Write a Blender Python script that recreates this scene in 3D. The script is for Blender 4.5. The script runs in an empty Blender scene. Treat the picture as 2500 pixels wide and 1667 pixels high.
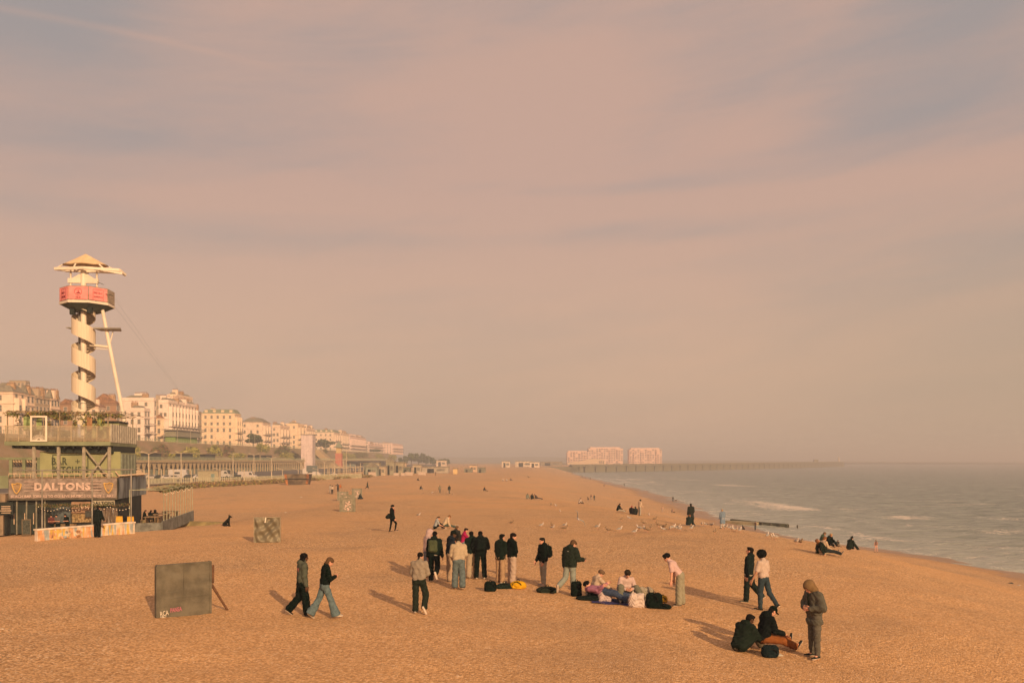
import bpy, bmesh, math, random
import numpy as np
from mathutils import Vector, Matrix, Euler

# ------------------------------------------------------------ camera, sky, sun, exposure
F = 2083.0            # focal length in photograph pixels (30 mm on a 36 mm frame)
CAMZ = 12.5           # the pier deck above the sea
HU, HV = 1250.0, 1122.0
scene = bpy.context.scene
COL = scene.collection
cd = bpy.data.cameras.new('camera'); cam = bpy.data.objects.new('camera', cd); COL.objects.link(cam)
cam.location = (0, 0, CAMZ); cam.rotation_euler = (math.radians(90), 0, 0)
cd.sensor_width = 36.0; cd.lens = 36.0 * F / 2500.0
cd.shift_y = (HV - 833.5) / 2500.0
cd.clip_start = 0.2; cd.clip_end = 30000
scene.camera = cam
scene.cycles.use_denoising = True
scene.cycles.volume_bounces = 0
scene.cycles.max_bounces = 6
scene.view_settings.view_transform = 'Standard'; scene.view_settings.look = 'None'
scene.view_settings.exposure = 0.0; scene.view_settings.gamma = 1.0

SUN_EL = math.radians(20.0)
SUN_AZ = math.radians(180 - 27)      # measured clockwise from +Y: behind the camera, to the right
sdir = Vector((math.sin(SUN_AZ) * math.cos(SUN_EL), math.cos(SUN_AZ) * math.cos(SUN_EL), math.sin(SUN_EL)))
ld = bpy.data.lights.new('sun', 'SUN'); ld.energy = 5.0; ld.angle = math.radians(0.6); ld.color = (1.0, 0.66, 0.36)
sun = bpy.data.objects.new('sun', ld); COL.objects.link(sun)
sun.rotation_euler = sdir.to_track_quat('Z', 'Y').to_euler()

class NT:
    """small helper to write node maths"""
    def __init__(s, tree): s.t = tree
    def n(s, kind, **kw):
        nd = s.t.nodes.new(kind)
        for k, v in kw.items(): setattr(nd, k, v)
        return nd
    def put(s, sock, v):
        if hasattr(v, 'is_output'): s.t.links.new(v, sock)
        else: sock.default_value = v
    def m(s, op, a, b=0.0, c=None):
        nd = s.n('ShaderNodeMath', operation=op)
        s.put(nd.inputs[0], a); s.put(nd.inputs[1], b)
        if c is not None: s.put(nd.inputs[2], c)
        return nd.outputs[0]
    def mixc(s, f, a, b, mode='MIX'):
        nd = s.n('ShaderNodeMix', data_type='RGBA', blend_type=mode)
        s.put(nd.inputs[0], f); s.put(nd.inputs[6], a if hasattr(a, 'is_output') else (*a, 1)); s.put(nd.inputs[7], b if hasattr(b, 'is_output') else (*b, 1))
        return nd.outputs[2]
    def noise(s, vec, scale, detail=4, rough=0.55, dist=0.0):
        nd = s.n('ShaderNodeTexNoise'); s.put(nd.inputs['Vector'], vec)
        nd.inputs['Scale'].default_value = scale; nd.inputs['Detail'].default_value = detail
        nd.inputs['Roughness'].default_value = rough; nd.inputs['Distortion'].default_value = dist
        return nd.outputs[0]
    def smooth(s, x, a, b, lo=0.0, hi=1.0):
        nd = s.n('ShaderNodeMapRange', interpolation_type='SMOOTHSTEP')
        s.put(nd.inputs[0], x); nd.inputs[1].default_value = a; nd.inputs[2].default_value = b
        nd.inputs[3].default_value = lo; nd.inputs[4].default_value = hi
        return nd.outputs[0]
    def comb(s, x, y, z):
        nd = s.n('ShaderNodeCombineXYZ'); s.put(nd.inputs[0], x); s.put(nd.inputs[1], y); s.put(nd.inputs[2], z)
        return nd.outputs[0]

def build_world():
    w = bpy.data.worlds.new('World'); scene.world = w; w.use_nodes = True
    t = w.node_tree; t.nodes.clear(); N = NT(t)
    sky = N.n('ShaderNodeTexSky', sky_type='NISHITA'); sky.sun_disc = False
    sky.sun_elevation = SUN_EL; sky.sun_rotation = SUN_AZ; sky.dust_density = 4; sky.air_density = 1.5
    tc = N.n('ShaderNodeTexCoord'); sep = N.n('ShaderNodeSeparateXYZ'); t.links.new(tc.outputs['Generated'], sep.inputs[0])
    x, y, z = sep.outputs
    az = N.m('ARCTAN2', x, y)
    hyp = N.m('SQRT', N.m('ADD', N.m('MULTIPLY', x, x), N.m('MULTIPLY', y, y)))
    el = N.m('ARCTAN2', z, hyp)
    # thin high cloud: broad soft patches, drawn out sideways and slightly tilted
    el2 = N.m('ADD', el, N.m('MULTIPLY', az, -0.10))
    big = N.noise(N.comb(N.m('MULTIPLY', az, 1.5), N.m('MULTIPLY', el2, 5.2), 3.7), 1.35, 4, 0.5, 0.5)
    fine = N.noise(N.comb(N.m('MULTIPLY', az, 2.2), N.m('MULTIPLY', el2, 15.0), 9.1), 1.6, 6, 0.62, 0.35)
    def blob(a0, e0, sa, se, tilt=0.0):
        da = N.m('SUBTRACT', az, a0); de = N.m('SUBTRACT', el, e0)
        de = N.m('SUBTRACT', de, N.m('MULTIPLY', da, tilt))
        q = N.m('ADD', N.m('POWER', N.m('ABSOLUTE', N.m('DIVIDE', da, sa)), 2.0), N.m('POWER', N.m('ABSOLUTE', N.m('DIVIDE', de, se)), 2.0))
        return N.m('EXPONENT', N.m('MULTIPLY', q, -1.0))
    c = N.m('ADD', N.m('MULTIPLY', big, 1.0), N.m('MULTIPLY', fine, 0.55))
    c = N.m('SUBTRACT', c, 0.25)
    for (a0, e0, sa, se, tl, wgt) in ((0.0, 0.36, 0.30, 0.09, 0.0, 0.30), (0.10, 0.29, 0.14, 0.05, -0.1, 0.16), (-0.36, 0.30, 0.3, 0.04, 0.05, 0.10),
                                  (-0.56, 0.46, 0.16, 0.07, 0.0, -0.85), (0.44, 0.36, 0.14, 0.05, 0.15, -0.25), (-0.33, 0.345, 0.16, 0.07, 0.0, -0.06), (-0.5, 0.16, 0.25, 0.05, 0.0, 0.10), (-0.2, 0.285, 0.35, 0.012, 0.03, 0.20), (0.38, 0.292, 0.30, 0.014, 0.05, 0.26), (0.12, 0.305, 0.16, 0.010, 0.0, -0.22), (0.0, 0.252, 0.5, 0.010, 0.02, -0.14), (-0.3, 0.325, 0.25, 0.018, 0.02, -0.14), (0.35, 0.335, 0.2, 0.018, 0.1, -0.16), (-0.1, 0.21, 0.3, 0.012, -0.03, 0.12), (0.25, 0.345, 0.10, 0.03, 0.1, 0.16), (0.13, 0.262, 0.10, 0.012, 0.12, -0.20),
                                  (0.5, 0.46, 0.10, 0.05, 0.0, -0.34), (0.45, 0.22, 0.25, 0.05, 0.0, -0.14), (0.2, 0.235, 0.25, 0.012, 0.10, 0.14)):
        c = N.m('ADD', c, N.m('MULTIPLY', blob(a0, e0, sa, se, tl), wgt))
    cl = N.smooth(c, 0.06, 0.78)
    # a faded vapour trail at the upper left
    tr = N.m('SUBTRACT', el, N.m('ADD', N.m('ADD', 0.4263, N.m('MULTIPLY', N.m('ADD', az, 0.39), -0.0447)), N.m('MULTIPLY', N.m('MULTIPLY', N.m('ADD', az, 0.39), N.m('ADD', az, 0.39)), -0.32)))
    tr = N.m('EXPONENT', N.m('MULTIPLY', N.m('POWER', N.m('ABSOLUTE', N.m('DIVIDE', tr, 0.0035)), 2.0), -1.0))
    tr = N.m('MULTIPLY', tr, N.smooth(az, -0.20, -0.42))
    cl = N.m('ADD', cl, N.m('MULTIPLY', tr, 0.26))
    cl = N.m('MINIMUM', cl, 1.0)
    hi = N.smooth(el, 0.02, 0.34)
    cloud = N.mixc(hi, (0.700, 0.450, 0.305), (0.600, 0.388, 0.308))
    gap = N.mixc(hi, (0.590, 0.405, 0.290), (0.372, 0.325, 0.315))
    col = N.mixc(cl, gap, cloud)
    right = N.m('MULTIPLY', N.smooth(az, 0.15, 0.6), N.smooth(el, 0.35, 0.0))
    col = N.mixc(N.m('MULTIPLY', right, 0.55), col, (0.42, 0.34, 0.245))
    b1 = N.n('ShaderNodeBackground'); t.links.new(sky.outputs[0], b1.inputs[0]); b1.inputs[1].default_value = 0.08
    b2 = N.n('ShaderNodeBackground'); t.links.new(col, b2.inputs[0]); b2.inputs[1].default_value = 1.0
    mx = N.n('ShaderNodeMixShader'); mx.inputs[0].default_value = 0.93
    t.links.new(b1.outputs[0], mx.inputs[1]); t.links.new(b2.outputs[0], mx.inputs[2])
    out = N.n('ShaderNodeOutputWorld'); t.links.new(mx.outputs[0], out.inputs[0])
build_world()

# ------------------------------------------------------------ helpers
rng = random.Random(7)
MATS = {}
def mat(name, col, rough=0.8, var=0.12, scale=3.0, bump=0.0, bscale=None, metal=0.0, alpha=1.0, spec=0.3, col2=None, stretch=(1, 1, 1), detail=5, emit=None, lo=0.35, hi=0.65):
    if name in MATS: return MATS[name]
    m = bpy.data.materials.new(name); m.use_nodes = True; t = m.node_tree; N = NT(t)
    b = t.nodes['Principled BSDF']; b.inputs['Roughness'].default_value = rough; b.inputs['Metallic'].default_value = metal
    b.inputs['Specular IOR Level'].default_value = spec; b.inputs['Alpha'].default_value = alpha
    tc = N.n('ShaderNodeTexCoord'); mp = N.n('ShaderNodeMapping'); mp.inputs['Scale'].default_value = stretch
    t.links.new(tc.outputs['Object'], mp.inputs[0]); v = mp.outputs[0]
    f = N.smooth(N.noise(v, scale, detail, 0.6), lo, hi)
    c2 = col2 if col2 else tuple(c * (1 - 2 * var) for c in col)
    c1 = col if col2 else tuple(min(1, c * (1 + var)) for c in col)
    t.links.new(N.mixc(f, c2, c1), b.inputs['Base Color'])
    if bump:
        bn = N.n('ShaderNodeBump'); bn.inputs['Strength'].default_value = min(1, bump); bn.inputs['Distance'].default_value = 0.02 if bump <= 1 else bump * 0.02
        t.links.new(N.noise(v, bscale or scale * 4, 4, 0.6), bn.inputs['Height']); t.links.new(bn.outputs[0], b.inputs['Normal'])
    if emit:
        b.inputs['Emission Color'].default_value = (*col, 1); b.inputs['Emission Strength'].default_value = emit
    MATS[name] = m
    return m

def tag(o, label=None, cat=None, group=None, kind=None):
    if label: o['label'] = label
    if cat: o['category'] = cat
    if group: o['group'] = group
    if kind: o['kind'] = kind
    return o
def empty(name, loc, rz=0.0, label=None, cat=None, group=None):
    o = bpy.data.objects.new(name, None); COL.objects.link(o); o.location = loc; o.rotation_euler = (0, 0, rz)
    return tag(o, label, cat, group)
def link(name, me, parent=None, mats=(), loc=None, rot=None, smooth=False):
    for m in mats: me.materials.append(m)
    if smooth and len(me.polygons): me.polygons.foreach_set('use_smooth', [True] * len(me.polygons))
    o = bpy.data.objects.new(name, me); COL.objects.link(o)
    if parent: o.parent = parent
    if loc is not None: o.location = loc
    if rot is not None: o.rotation_euler = rot
    return o
KIDS = {}
def copy_tree(o, parent=None, recursive=True):
    c = o.copy(); COL.objects.link(c)
    if parent: c.parent = parent
    for ch in list(o.children): copy_tree(ch, c)
    return c

class MB:
    """collects boxes, bars, tubes and sheets into ONE mesh"""
    def __init__(s): s.v = []; s.f = []; s.mi = []
    def add(s, v, f, mi=0):
        o = len(s.v); s.v += [tuple(p) for p in v]; s.f += [tuple(i + o for i in q) for q in f]; s.mi += [mi] * len(f); return s
    def box(s, x0, x1, y0, y1, z0, z1, mi=0, M=None):
        v = [(x, y, z) for x in (x0, x1) for y in (y0, y1) for z in (z0, z1)]
        if M is not None: v = [tuple(M @ Vector(p)) for p in v]
        return s.add(v, [(0, 1, 3, 2), (4, 6, 7, 5), (0, 4, 5, 1), (2, 3, 7, 6), (0, 2, 6, 4), (1, 5, 7, 3)], mi)
    def tube(s, a, b, r, r2=None, n=8, mi=0, cap=True):
        a = Vector(a); b = Vector(b); r2 = r if r2 is None else r2
        d = (b - a).normalized(); u = d.orthogonal().normalized(); w = d.cross(u)
        v = []
        for p, rr in ((a, r), (b, r2)):
            for k in range(n):
                t = 2 * math.pi * (k + .5) / n; v.append(p + (u * math.cos(t) + w * math.sin(t)) * rr)
        f = [(k, (k + 1) % n, n + (k + 1) % n, n + k) for k in range(n)]
        if cap: f += [tuple(range(n))[::-1], tuple(range(n, 2 * n))]
        return s.add(v, f, mi)
    def path(s, pts, r, n=6, mi=0):
        for a, b in zip(pts[:-1], pts[1:]):
            if (Vector(a) - Vector(b)).length > 1e-5: s.tube(a, b, r, n=n, mi=mi)
        return s
    def bar(s, a, b, w, h, mi=0):
        a = Vector(a); b = Vector(b); d = (b - a); L = d.length; d.normalize()
        up = Vector((0, 0, 1)) if abs(d.z) < .95 else Vector((0, 1, 0))
        x = d.cross(up).normalized(); z = x.cross(d)
        v = []
        for p in (a, b):
            for (i, j) in ((-1, -1), (1, -1), (1, 1), (-1, 1)): v.append(p + x * (w / 2 * i) + z * (h / 2 * j))
        return s.add(v, [(0, 3, 2, 1), (4, 5, 6, 7), (0, 1, 5, 4), (1, 2, 6, 5), (2, 3, 7, 6), (3, 0, 4, 7)], mi)
    def prism(s, poly, lo, hi, axis='z', mi=0):
        n = len(poly); v = []
        for h in (lo, hi):
            for (p, q) in poly: v.append({'z': (p, q, h), 'y': (p, h, q), 'x': (h, p, q)}[axis])
        f = [tuple(range(n)), tuple(range(n, 2 * n))[::-1]] + [(k, n + k, n + (k + 1) % n, (k + 1) % n) for k in range(n)]
        return s.add(v, f, mi)
    def loft(s, rings, close=True, cap=True, mi=0):
        n = len(rings[0]); v = [p for r in rings for p in r]; f = []
        for i in range(len(rings) - 1):
            for k in range(n if close else n - 1):
                k2 = (k + 1) % n; f.append((i * n + k, i * n + k2, (i + 1) * n + k2, (i + 1) * n + k))
        if cap: f += [tuple(range(n))[::-1], tuple((len(rings) - 1) * n + k for k in range(n))]
        return s.add(v, f, mi)
    def lathe(s, prof, c=(0, 0, 0), n=16, mi=0):
        rings = [[(c[0] + r * math.cos(2 * math.pi * k / n), c[1] + r * math.sin(2 * math.pi * k / n), c[2] + z) for k in range(n)] for r, z in prof]
        return s.loft(rings, True, True, mi)
    def mesh(s, name, fix=True):
        me = bpy.data.meshes.new(name); me.from_pydata(s.v, [], s.f); me.polygons.foreach_set('material_index', s.mi)
        if fix:
            bm = bmesh.new(); bm.from_mesh(me); bmesh.ops.recalc_face_normals(bm, faces=bm.faces); bm.to_mesh(me); bm.free()
        me.update(); return me
    def build(s, name, mats, parent=None, smooth=False, loc=None, rot=None, fix=True):
        if not isinstance(mats, (list, tuple)): mats = [mats]
        return link(name, s.mesh(name, fix), parent, mats, loc, rot, smooth)

def np_mesh(name, V, Q, mats, parent=None, smooth=True, mi=None, loc=None, rot=None):
    me = bpy.data.meshes.new(name); V = np.asarray(V, np.float32); Q = np.asarray(Q, np.int32)
    k = Q.shape[1]
    me.vertices.add(len(V)); me.vertices.foreach_set('co', V.ravel())
    me.loops.add(Q.size); me.loops.foreach_set('vertex_index', Q.ravel())
    me.polygons.add(len(Q)); me.polygons.foreach_set('loop_start', np.arange(0, Q.size, k, dtype=np.int32))
    if mi is not None: me.polygons.foreach_set('material_index', np.asarray(mi, np.int32))
    me.polygons.foreach_set('use_smooth', np.full(len(Q), smooth, bool))
    me.update(calc_edges=True); me.validate()
    return link(name, me, parent, mats, loc, rot)

# ------------------------------------------------------------ the lie of the land
def sst(a, b, x):
    t = np.clip((x - a) / (b - a), 0, 1); return t * t * (3 - 2 * t)
def wv(x, y, seed, n=7, base=0.05, lac=1.7, gain=0.62):
    r = np.random.RandomState(seed); s = 0 * x; a = 1.0; k = base
    for i in range(n):
        th = r.rand() * 6.28; ph = r.rand(2) * 6.28
        s = s + a * np.sin(k * (x * math.cos(th) + y * math.sin(th)) + ph[0] + 1.3 * np.sin(k * .6 * (x * math.sin(th) - y * math.cos(th)) + ph[1]))
        a *= gain; k *= lac
    return s
def base_H(y): return np.interp(y, [0, 45, 83, 155, 300, 560, 900, 3000], [4.2, 4.15, 5.1, 6.0, 6.3, 6.8, 7.0, 6.5])
def x_crest(y): return np.interp(y, [-50, 0, 20, 53, 79, 88, 100, 155, 210, 300, 450, 800, 1000], [10, 10, 12, 18, 15, 14.2, 12.5, 2, -2, 0, 10, 30, 60])
def x_water(y): return np.interp(y, [-50, 0, 93, 109, 125, 131, 140, 154, 186, 210, 241, 280, 352, 554, 704, 868, 930, 1000, 1100], [62, 58, 56, 55, 49, 46.5, 45, 44.6, 45, 46.4, 50, 52.4, 54.4, 54, 55, 60, 100, 200, 300])
def ground_z(x, y):
    x = np.asarray(x, float); y = np.asarray(y, float)
    H = base_H(y) + 1.25 * sst(-18, -31, x) * sst(47, 64, y) * sst(190, 120, y)
    xc = x_crest(y); xw = x_water(y)
    t0 = (x - xc) / (xw - xc); t = np.clip(0.5 * (t0 + np.sqrt(t0 * t0 + 0.022)) / 1.0055, 0, 1.6)
    tt = np.where(t < 1, t, 1)
    H = H + (1 - np.power(1 - tt, 1.3)) * (CAMZ - H) + (t > 1) * (t - 1) * 5.0
    amp = 0.060 * sst(5, 20, y) * sst(1.0, 0.9, t)
    H = H + amp * wv(x, y, 3, 6, 0.22, 1.7, 0.7) + 0.10 * wv(x, y, 5, 3, 0.05) * sst(60, 160, y) * sst(1.0, 0.85, t)
    H = H + 0.07 * np.sin(y * .31 + 2 * np.sin(y * .083)) * sst(.8, 1.0, t) * (y > 60) + 0.045 * np.sin((x - xw) * .55 + .8 * np.sin(y * .06)) * sst(0.12, 0.3, t) * sst(1.0, .9, t)
    return CAMZ - H
def gz(x, y): return float(ground_z(x, y))
def at(u, v, zmax=3000.0):
    """the first point of the ground the sight line through a spot of the photo meets"""
    k = (v - HV) / F; kx = (u - HU) / F
    ys = np.exp(np.linspace(math.log(6), math.log(zmax), 6000))
    d = (CAMZ - k * ys) - ground_z(kx * ys, ys)
    i = int(np.argmax(d < 0)) if (d < 0).any() else len(ys) - 1
    i = max(i, 1); a, b = ys[i - 1], ys[i]; da, db = d[i - 1], d[i]
    y = a + (b - a) * (da / (da - db) if da != db else .5)
    return Vector((kx * y, y, gz(kx * y, y)))
def px(p, v): return (p - HU) / F * v           # picture offset to metres at depth v
def pz(v, Y): return CAMZ - (v - HV) / F * Y

def grid_mesh(name, xs, ys, zf, mats, cut=None):
    X, Y = np.meshgrid(xs, ys, indexing='ij'); Z = zf(X, Y)
    V = np.stack([X, Y, Z], -1).reshape(-1, 3); nx, ny = X.shape
    i, j = np.meshgrid(np.arange(nx - 1), np.arange(ny - 1), indexing='ij')
    a = (i * ny + j).ravel(); Q = np.stack([a, a + ny, a + ny + 1, a + 1], 1)
    if cut is not None:
        k = cut(X, Y).reshape(-1); keep = k[Q].any(1); Q = Q[keep]
        used = np.unique(Q); mp = np.full(len(V), -1); mp[used] = np.arange(len(used)); V = V[used]; Q = mp[Q]
    return np_mesh(name, V, Q, mats)

def shingle_material():
    m = bpy.data.materials.new('shingle'); m.use_nodes = True; t = m.node_tree; N = NT(t); b = t.nodes['Principled BSDF']
    tc = N.n('ShaderNodeTexCoord'); v = tc.outputs['Object']
    vo = N.n('ShaderNodeTexVoronoi'); t.links.new(v, vo.inputs['Vector']); vo.inputs['Scale'].default_value = 23.0
    hue = N.n('ShaderNodeSeparateColor'); t.links.new(vo.outputs['Color'], hue.inputs[0])
    big = N.noise(v, 0.05, 5, 0.55); mid = N.noise(v, 0.5, 5, 0.6); fn = N.noise(v, 13.0, 3, 0.6)
    c = N.mixc(N.smooth(hue.outputs[0], 0.10, 0.95), (0.27, 0.140, 0.056), (0.88, 0.55, 0.29))
    c = N.mixc(N.smooth(hue.outputs[1], 0.90, 0.97), c, (0.92, 0.72, 0.50))       # pale flints
    c = N.mixc(N.smooth(hue.outputs[2], 0.83, 0.95), c, (0.20, 0.115, 0.06))       # dark flints
    c = N.mixc(N.smooth(fn, 0.35, 0.7), c, (0.50, 0.27, 0.105)) if False else c
    c = N.mixc(0.30, c, N.mixc(N.smooth(fn, 0.35, 0.65), (0.34, 0.185, 0.072), (0.76, 0.47, 0.22)))
    c = N.mixc(N.m('MULTIPLY', N.smooth(big, 0.42, 0.62), 0.35), c, (0.74, 0.40, 0.165))
    c = N.mixc(N.m('MULTIPLY', N.smooth(mid, 0.45, 0.75), 0.18), c, (0.40, 0.245, 0.115))
    grey = N.noise(v, 0.16, 6, 0.65, 0.6); c = N.mixc(N.m('MULTIPLY', N.smooth(grey, 0.52, 0.68), 0.30), c, (0.30, 0.20, 0.115))
    # wet band by the water
    sp = N.n('ShaderNodeSeparateXYZ'); t.links.new(v, sp.inputs[0])
    wet = N.smooth(N.m('ADD', sp.outputs[2], N.m('MULTIPLY', mid, 0.5)), 1.1, 0.45)
    c = N.mixc(N.m('MULTIPLY', wet, 0.6), c, (0.20, 0.115, 0.055))
    t.links.new(c, b.inputs['Base Color'])
    t.links.new(N.smooth(wet, 0, 1, 0.95, 0.35), b.inputs['Roughness']); b.inputs['Specular IOR Level'].default_value = 0.2
    bp = N.n('ShaderNodeBump'); bp.inputs['Strength'].default_value = 0.8; bp.inputs['Distance'].default_value = 0.035
    hgt = N.m('ADD', N.m('MULTIPLY', vo.outputs['Distance'], -0.8), N.m('MULTIPLY', fn, 1.2))
    t.links.new(hgt, bp.inputs['Height'])
    bp2 = N.n('ShaderNodeBump'); bp2.inputs['Strength'].default_value = 0.5; bp2.inputs['Distance'].default_value = 0.12
    t.links.new(N.m('ADD', mid, N.m('MULTIPLY', N.noise(v, 2.4, 3, 0.5), 0.5)), bp2.inputs['Height']); t.links.new(bp.outputs[0], bp2.inputs['Normal'])
    t.links.new(bp2.outputs[0], b.inputs['Normal'])
    return m
SHINGLE = shingle_material()

def sea_material():
    m = bpy.data.materials.new('sea_water'); m.use_nodes = True; t = m.node_tree; N = NT(t); b = t.nodes['Principled BSDF']
    tc = N.n('ShaderNodeTexCoord'); v = tc.outputs['Object']
    sp = N.n('ShaderNodeSeparateXYZ'); t.links.new(v, sp.inputs[0])
    st = N.comb(N.m('MULTIPLY', sp.outputs[0], 0.33), sp.outputs[1], 0.0)     # crests run along x
    at_ = N.n('ShaderNodeAttribute'); at_.attribute_name = 'foam'
    chop = N.noise(st, 0.55, 6, 0.65, 0.4); rip = N.noise(st, 2.6, 4, 0.6)
    lace = N.noise(N.comb(N.m('MULTIPLY', sp.outputs[0], 0.5), sp.outputs[1], 0), 1.1, 7, 0.72, 1.2)
    foam = N.smooth(N.m('ADD', at_.outputs['Fac'], N.m('MULTIPLY', N.m('SUBTRACT', lace, 0.5), 3.6)), 0.50, 1.05)
    crest = N.noise(N.comb(N.m('MULTIPLY', sp.outputs[0], 0.035), N.m('MULTIPLY', sp.outputs[1], 0.22), 2.0), 1.0, 5, 0.62, 0.5)
    foam = N.m('MAXIMUM', foam, N.m('MULTIPLY', N.m('MULTIPLY', N.smooth(crest, 0.57, 0.68), N.smooth(lace, 0.42, 0.62)), N.m('MULTIPLY', N.smooth(sp.outputs[1], 700, 150), 0.75)))
    sh_ = N.n('ShaderNodeAttribute'); sh_.attribute_name = 'shallow'
    base = N.mixc(N.smooth(chop, 0.38, 0.66), (0.070, 0.112, 0.088), (0.29, 0.33, 0.285))  # wave shading put into the colour, darker and lighter with the chop
    base = N.mixc(sh_.outputs['Fac'], base, (0.52, 0.52, 0.455))
    t.links.new(N.mixc(foam, base, (0.80, 0.70, 0.60)), b.inputs['Base Color'])
    t.links.new(N.smooth(foam, 0, 1, 0.24, 0.8), b.inputs['Roughness']); b.inputs['IOR'].default_value = 1.33
    b.inputs['Specular IOR Level'].default_value = 0.38
    bp = N.n('ShaderNodeBump'); bp.inputs['Strength'].default_value = 1.0; bp.inputs['Distance'].default_value = 1.2
    t.links.new(N.m('ADD', N.m('MULTIPLY', chop, 1.0), N.m('MULTIPLY', rip, 0.22)), bp.inputs['Height'])
    t.links.new(bp.outputs[0], b.inputs['Normal'])
    return m

def build_ground():
    xs = np.unique(np.concatenate([np.arange(-330, -40, 3.0), np.arange(-40, 32, 0.4), np.arange(32, 75, 1.0), np.arange(75, 330, 12)]))
    ys = np.unique(np.concatenate([np.arange(-40, 8, 4.0), np.arange(8, 62, 0.4), np.arange(62, 130, 1.0), np.arange(130, 330, 3.0), np.arange(330, 1500, 12.0)]))
    o = grid_mesh('beach', xs, ys, ground_z, [SHINGLE]); tag(o, kind='structure')
    # the wide land beyond and beside
    land = mat('far_land', (0.26, 0.20, 0.09), 0.95, col2=(0.42, 0.30, 0.15), scale=0.006)
    mb = MB()
    mb.add([(-6900, -6900, 5.2), (-325, -6900, 5.2), (-325, 1490, 5.2), (-6900, 1490, 5.2)], [(0, 1, 2, 3)])
    mb.add([(-325, -6900, 5.2), (-60, -6900, 5.2), (-60, -38, 5.2), (-325, -38, 5.2)], [(0, 1, 2, 3)])
    mb.add([(-6900, 1490, 5.2), (330, 1490, 5.2), (700, 6900, 5.2), (-6900, 6900, 5.2)], [(0, 1, 2, 3)])
    tag(mb.build('ground', land, fix=False), kind='structure')
    # sea: a waved sheet near the shore, joined to flat water out to the horizon
    xs = np.concatenate([[-60.0], np.arange(30, 90, 0.7), np.geomspace(90, 520, 150)[1:], np.geomspace(520, 6900, 16)[1:]])
    ys = np.concatenate([np.linspace(-6900, 40, 8), np.arange(41, 260, 0.7), np.geomspace(260, 1300, 230)[1:], np.geomspace(1300, 6900, 14)[1:]])
    def sea_z(X, Y):
        near = sst(6900, 400, np.maximum(np.abs(X), Y)) ** 1
        near = np.exp(-np.hypot(X, Y) / 500.0) * (Y > 41.5)
        a = 0.10 * np.sin(Y * 0.50 + X * 0.16 + 1.2 * np.sin(X * 0.06 + Y * .02)) + 0.07 * np.sin(Y * 0.93 + X * 0.21 + 2 * np.sin(X * .09)) + 0.05 * wv(X, Y, 21, 6, 0.4, 1.5, 0.8)
        return a * near * 1.1
    X, Y = np.meshgrid(xs, ys, indexing='ij')
    o = grid_mesh('sea', xs, ys, sea_z, [sea_material()]); tag(o, kind='structure')
    # foam: a swash edge, broken lines of surf, a few white horses
    xw = x_water(Y); d = X - xw
    foam = 0.55 * np.exp(-((d - 0.2) / 1.1) ** 2) + 0.42 * np.exp(-((d - 3.5 - np.sin(Y * .09)) / 2.2) ** 2) + 0.46 * np.exp(-((d - 12 - 2.5 * np.sin(Y * .05)) / 2.0) ** 2) * (.5 + .5 * np.sin(Y * .13 + 1)) + 0.42 * np.exp(-((d - 24 - 4 * np.sin(Y * .04)) / 2.6) ** 2) * (.5 + .5 * np.sin(Y * .10 + 3))
    def streak(u, v, du, w, a, tilt=0.0):
        Yc = (CAMZ * F / (v - HV)); Xc = (u - HU) / F * Yc; L = du / F * Yc
        nonlocal foam
        foam = foam + a * np.exp(-((X - Xc) / L) ** 4 - ((Y - Yc - tilt * (X - Xc) + 1.5 * np.sin(X * .35 + u) + 4 * np.sin(X * .11 + u)) / (w * 4)) ** 2)
    for s in ((1840, 1224, 60, 5, .62, -.3), (1890, 1236, 75, 3.0, .66, -.25), (1945, 1245, 70, 2.2, .62, -.2), (2080, 1244, 45, 2.8, .62, 0), (2180, 1262, 50, 1.8, .66, -.15), (2240, 1262, 60, 1.8, .55, 0),
              (2430, 1293, 90, 1.5, .66, .05), (2290, 1288, 60, 1.2, .5, 0), (2470, 1268, 60, 1.6, .55, .1), (1700, 1200, 50, 4, .55, -.3), (1560, 1178, 60, 9, .55, -.2), (1770, 1183, 40, 6, .5, 0),
              (1600, 1166, 90, 14, .4, 0), (1520, 1170, 60, 9, .5, 0), (2120, 1205, 50, 4, .45, 0), (1990, 1290, 60, 1.4, .55, -.1), (2050, 1300, 50, 1.0, .5, 0), (2350, 1230, 50, 2.4, .45, 0),
              (2400, 1185, 50, 5, .35, 0), (2120, 1312, 90, .8, .5, 0), (2260, 1325, 120, .7, .5, .0), (2420, 1330, 90, .8, .45, 0), (1810, 1186, 60, 5, .5, -.1), (1690, 1172, 50, 9, .45, 0)):
        streak(*s)
    at_ = o.data.attributes.new('shallow', 'FLOAT', 'POINT'); at_.data.foreach_set('value', (0.75 * np.exp(-np.clip(d, 0, None) / 45.0) * np.exp(-np.clip(Y, 0, None) / 900)).reshape(-1).astype(np.float32))
    at_ = o.data.attributes.new('foam', 'FLOAT', 'POINT'); at_.data.foreach_set('value', np.clip(foam, 0, 1.2).reshape(-1).astype(np.float32))
build_ground()

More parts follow.
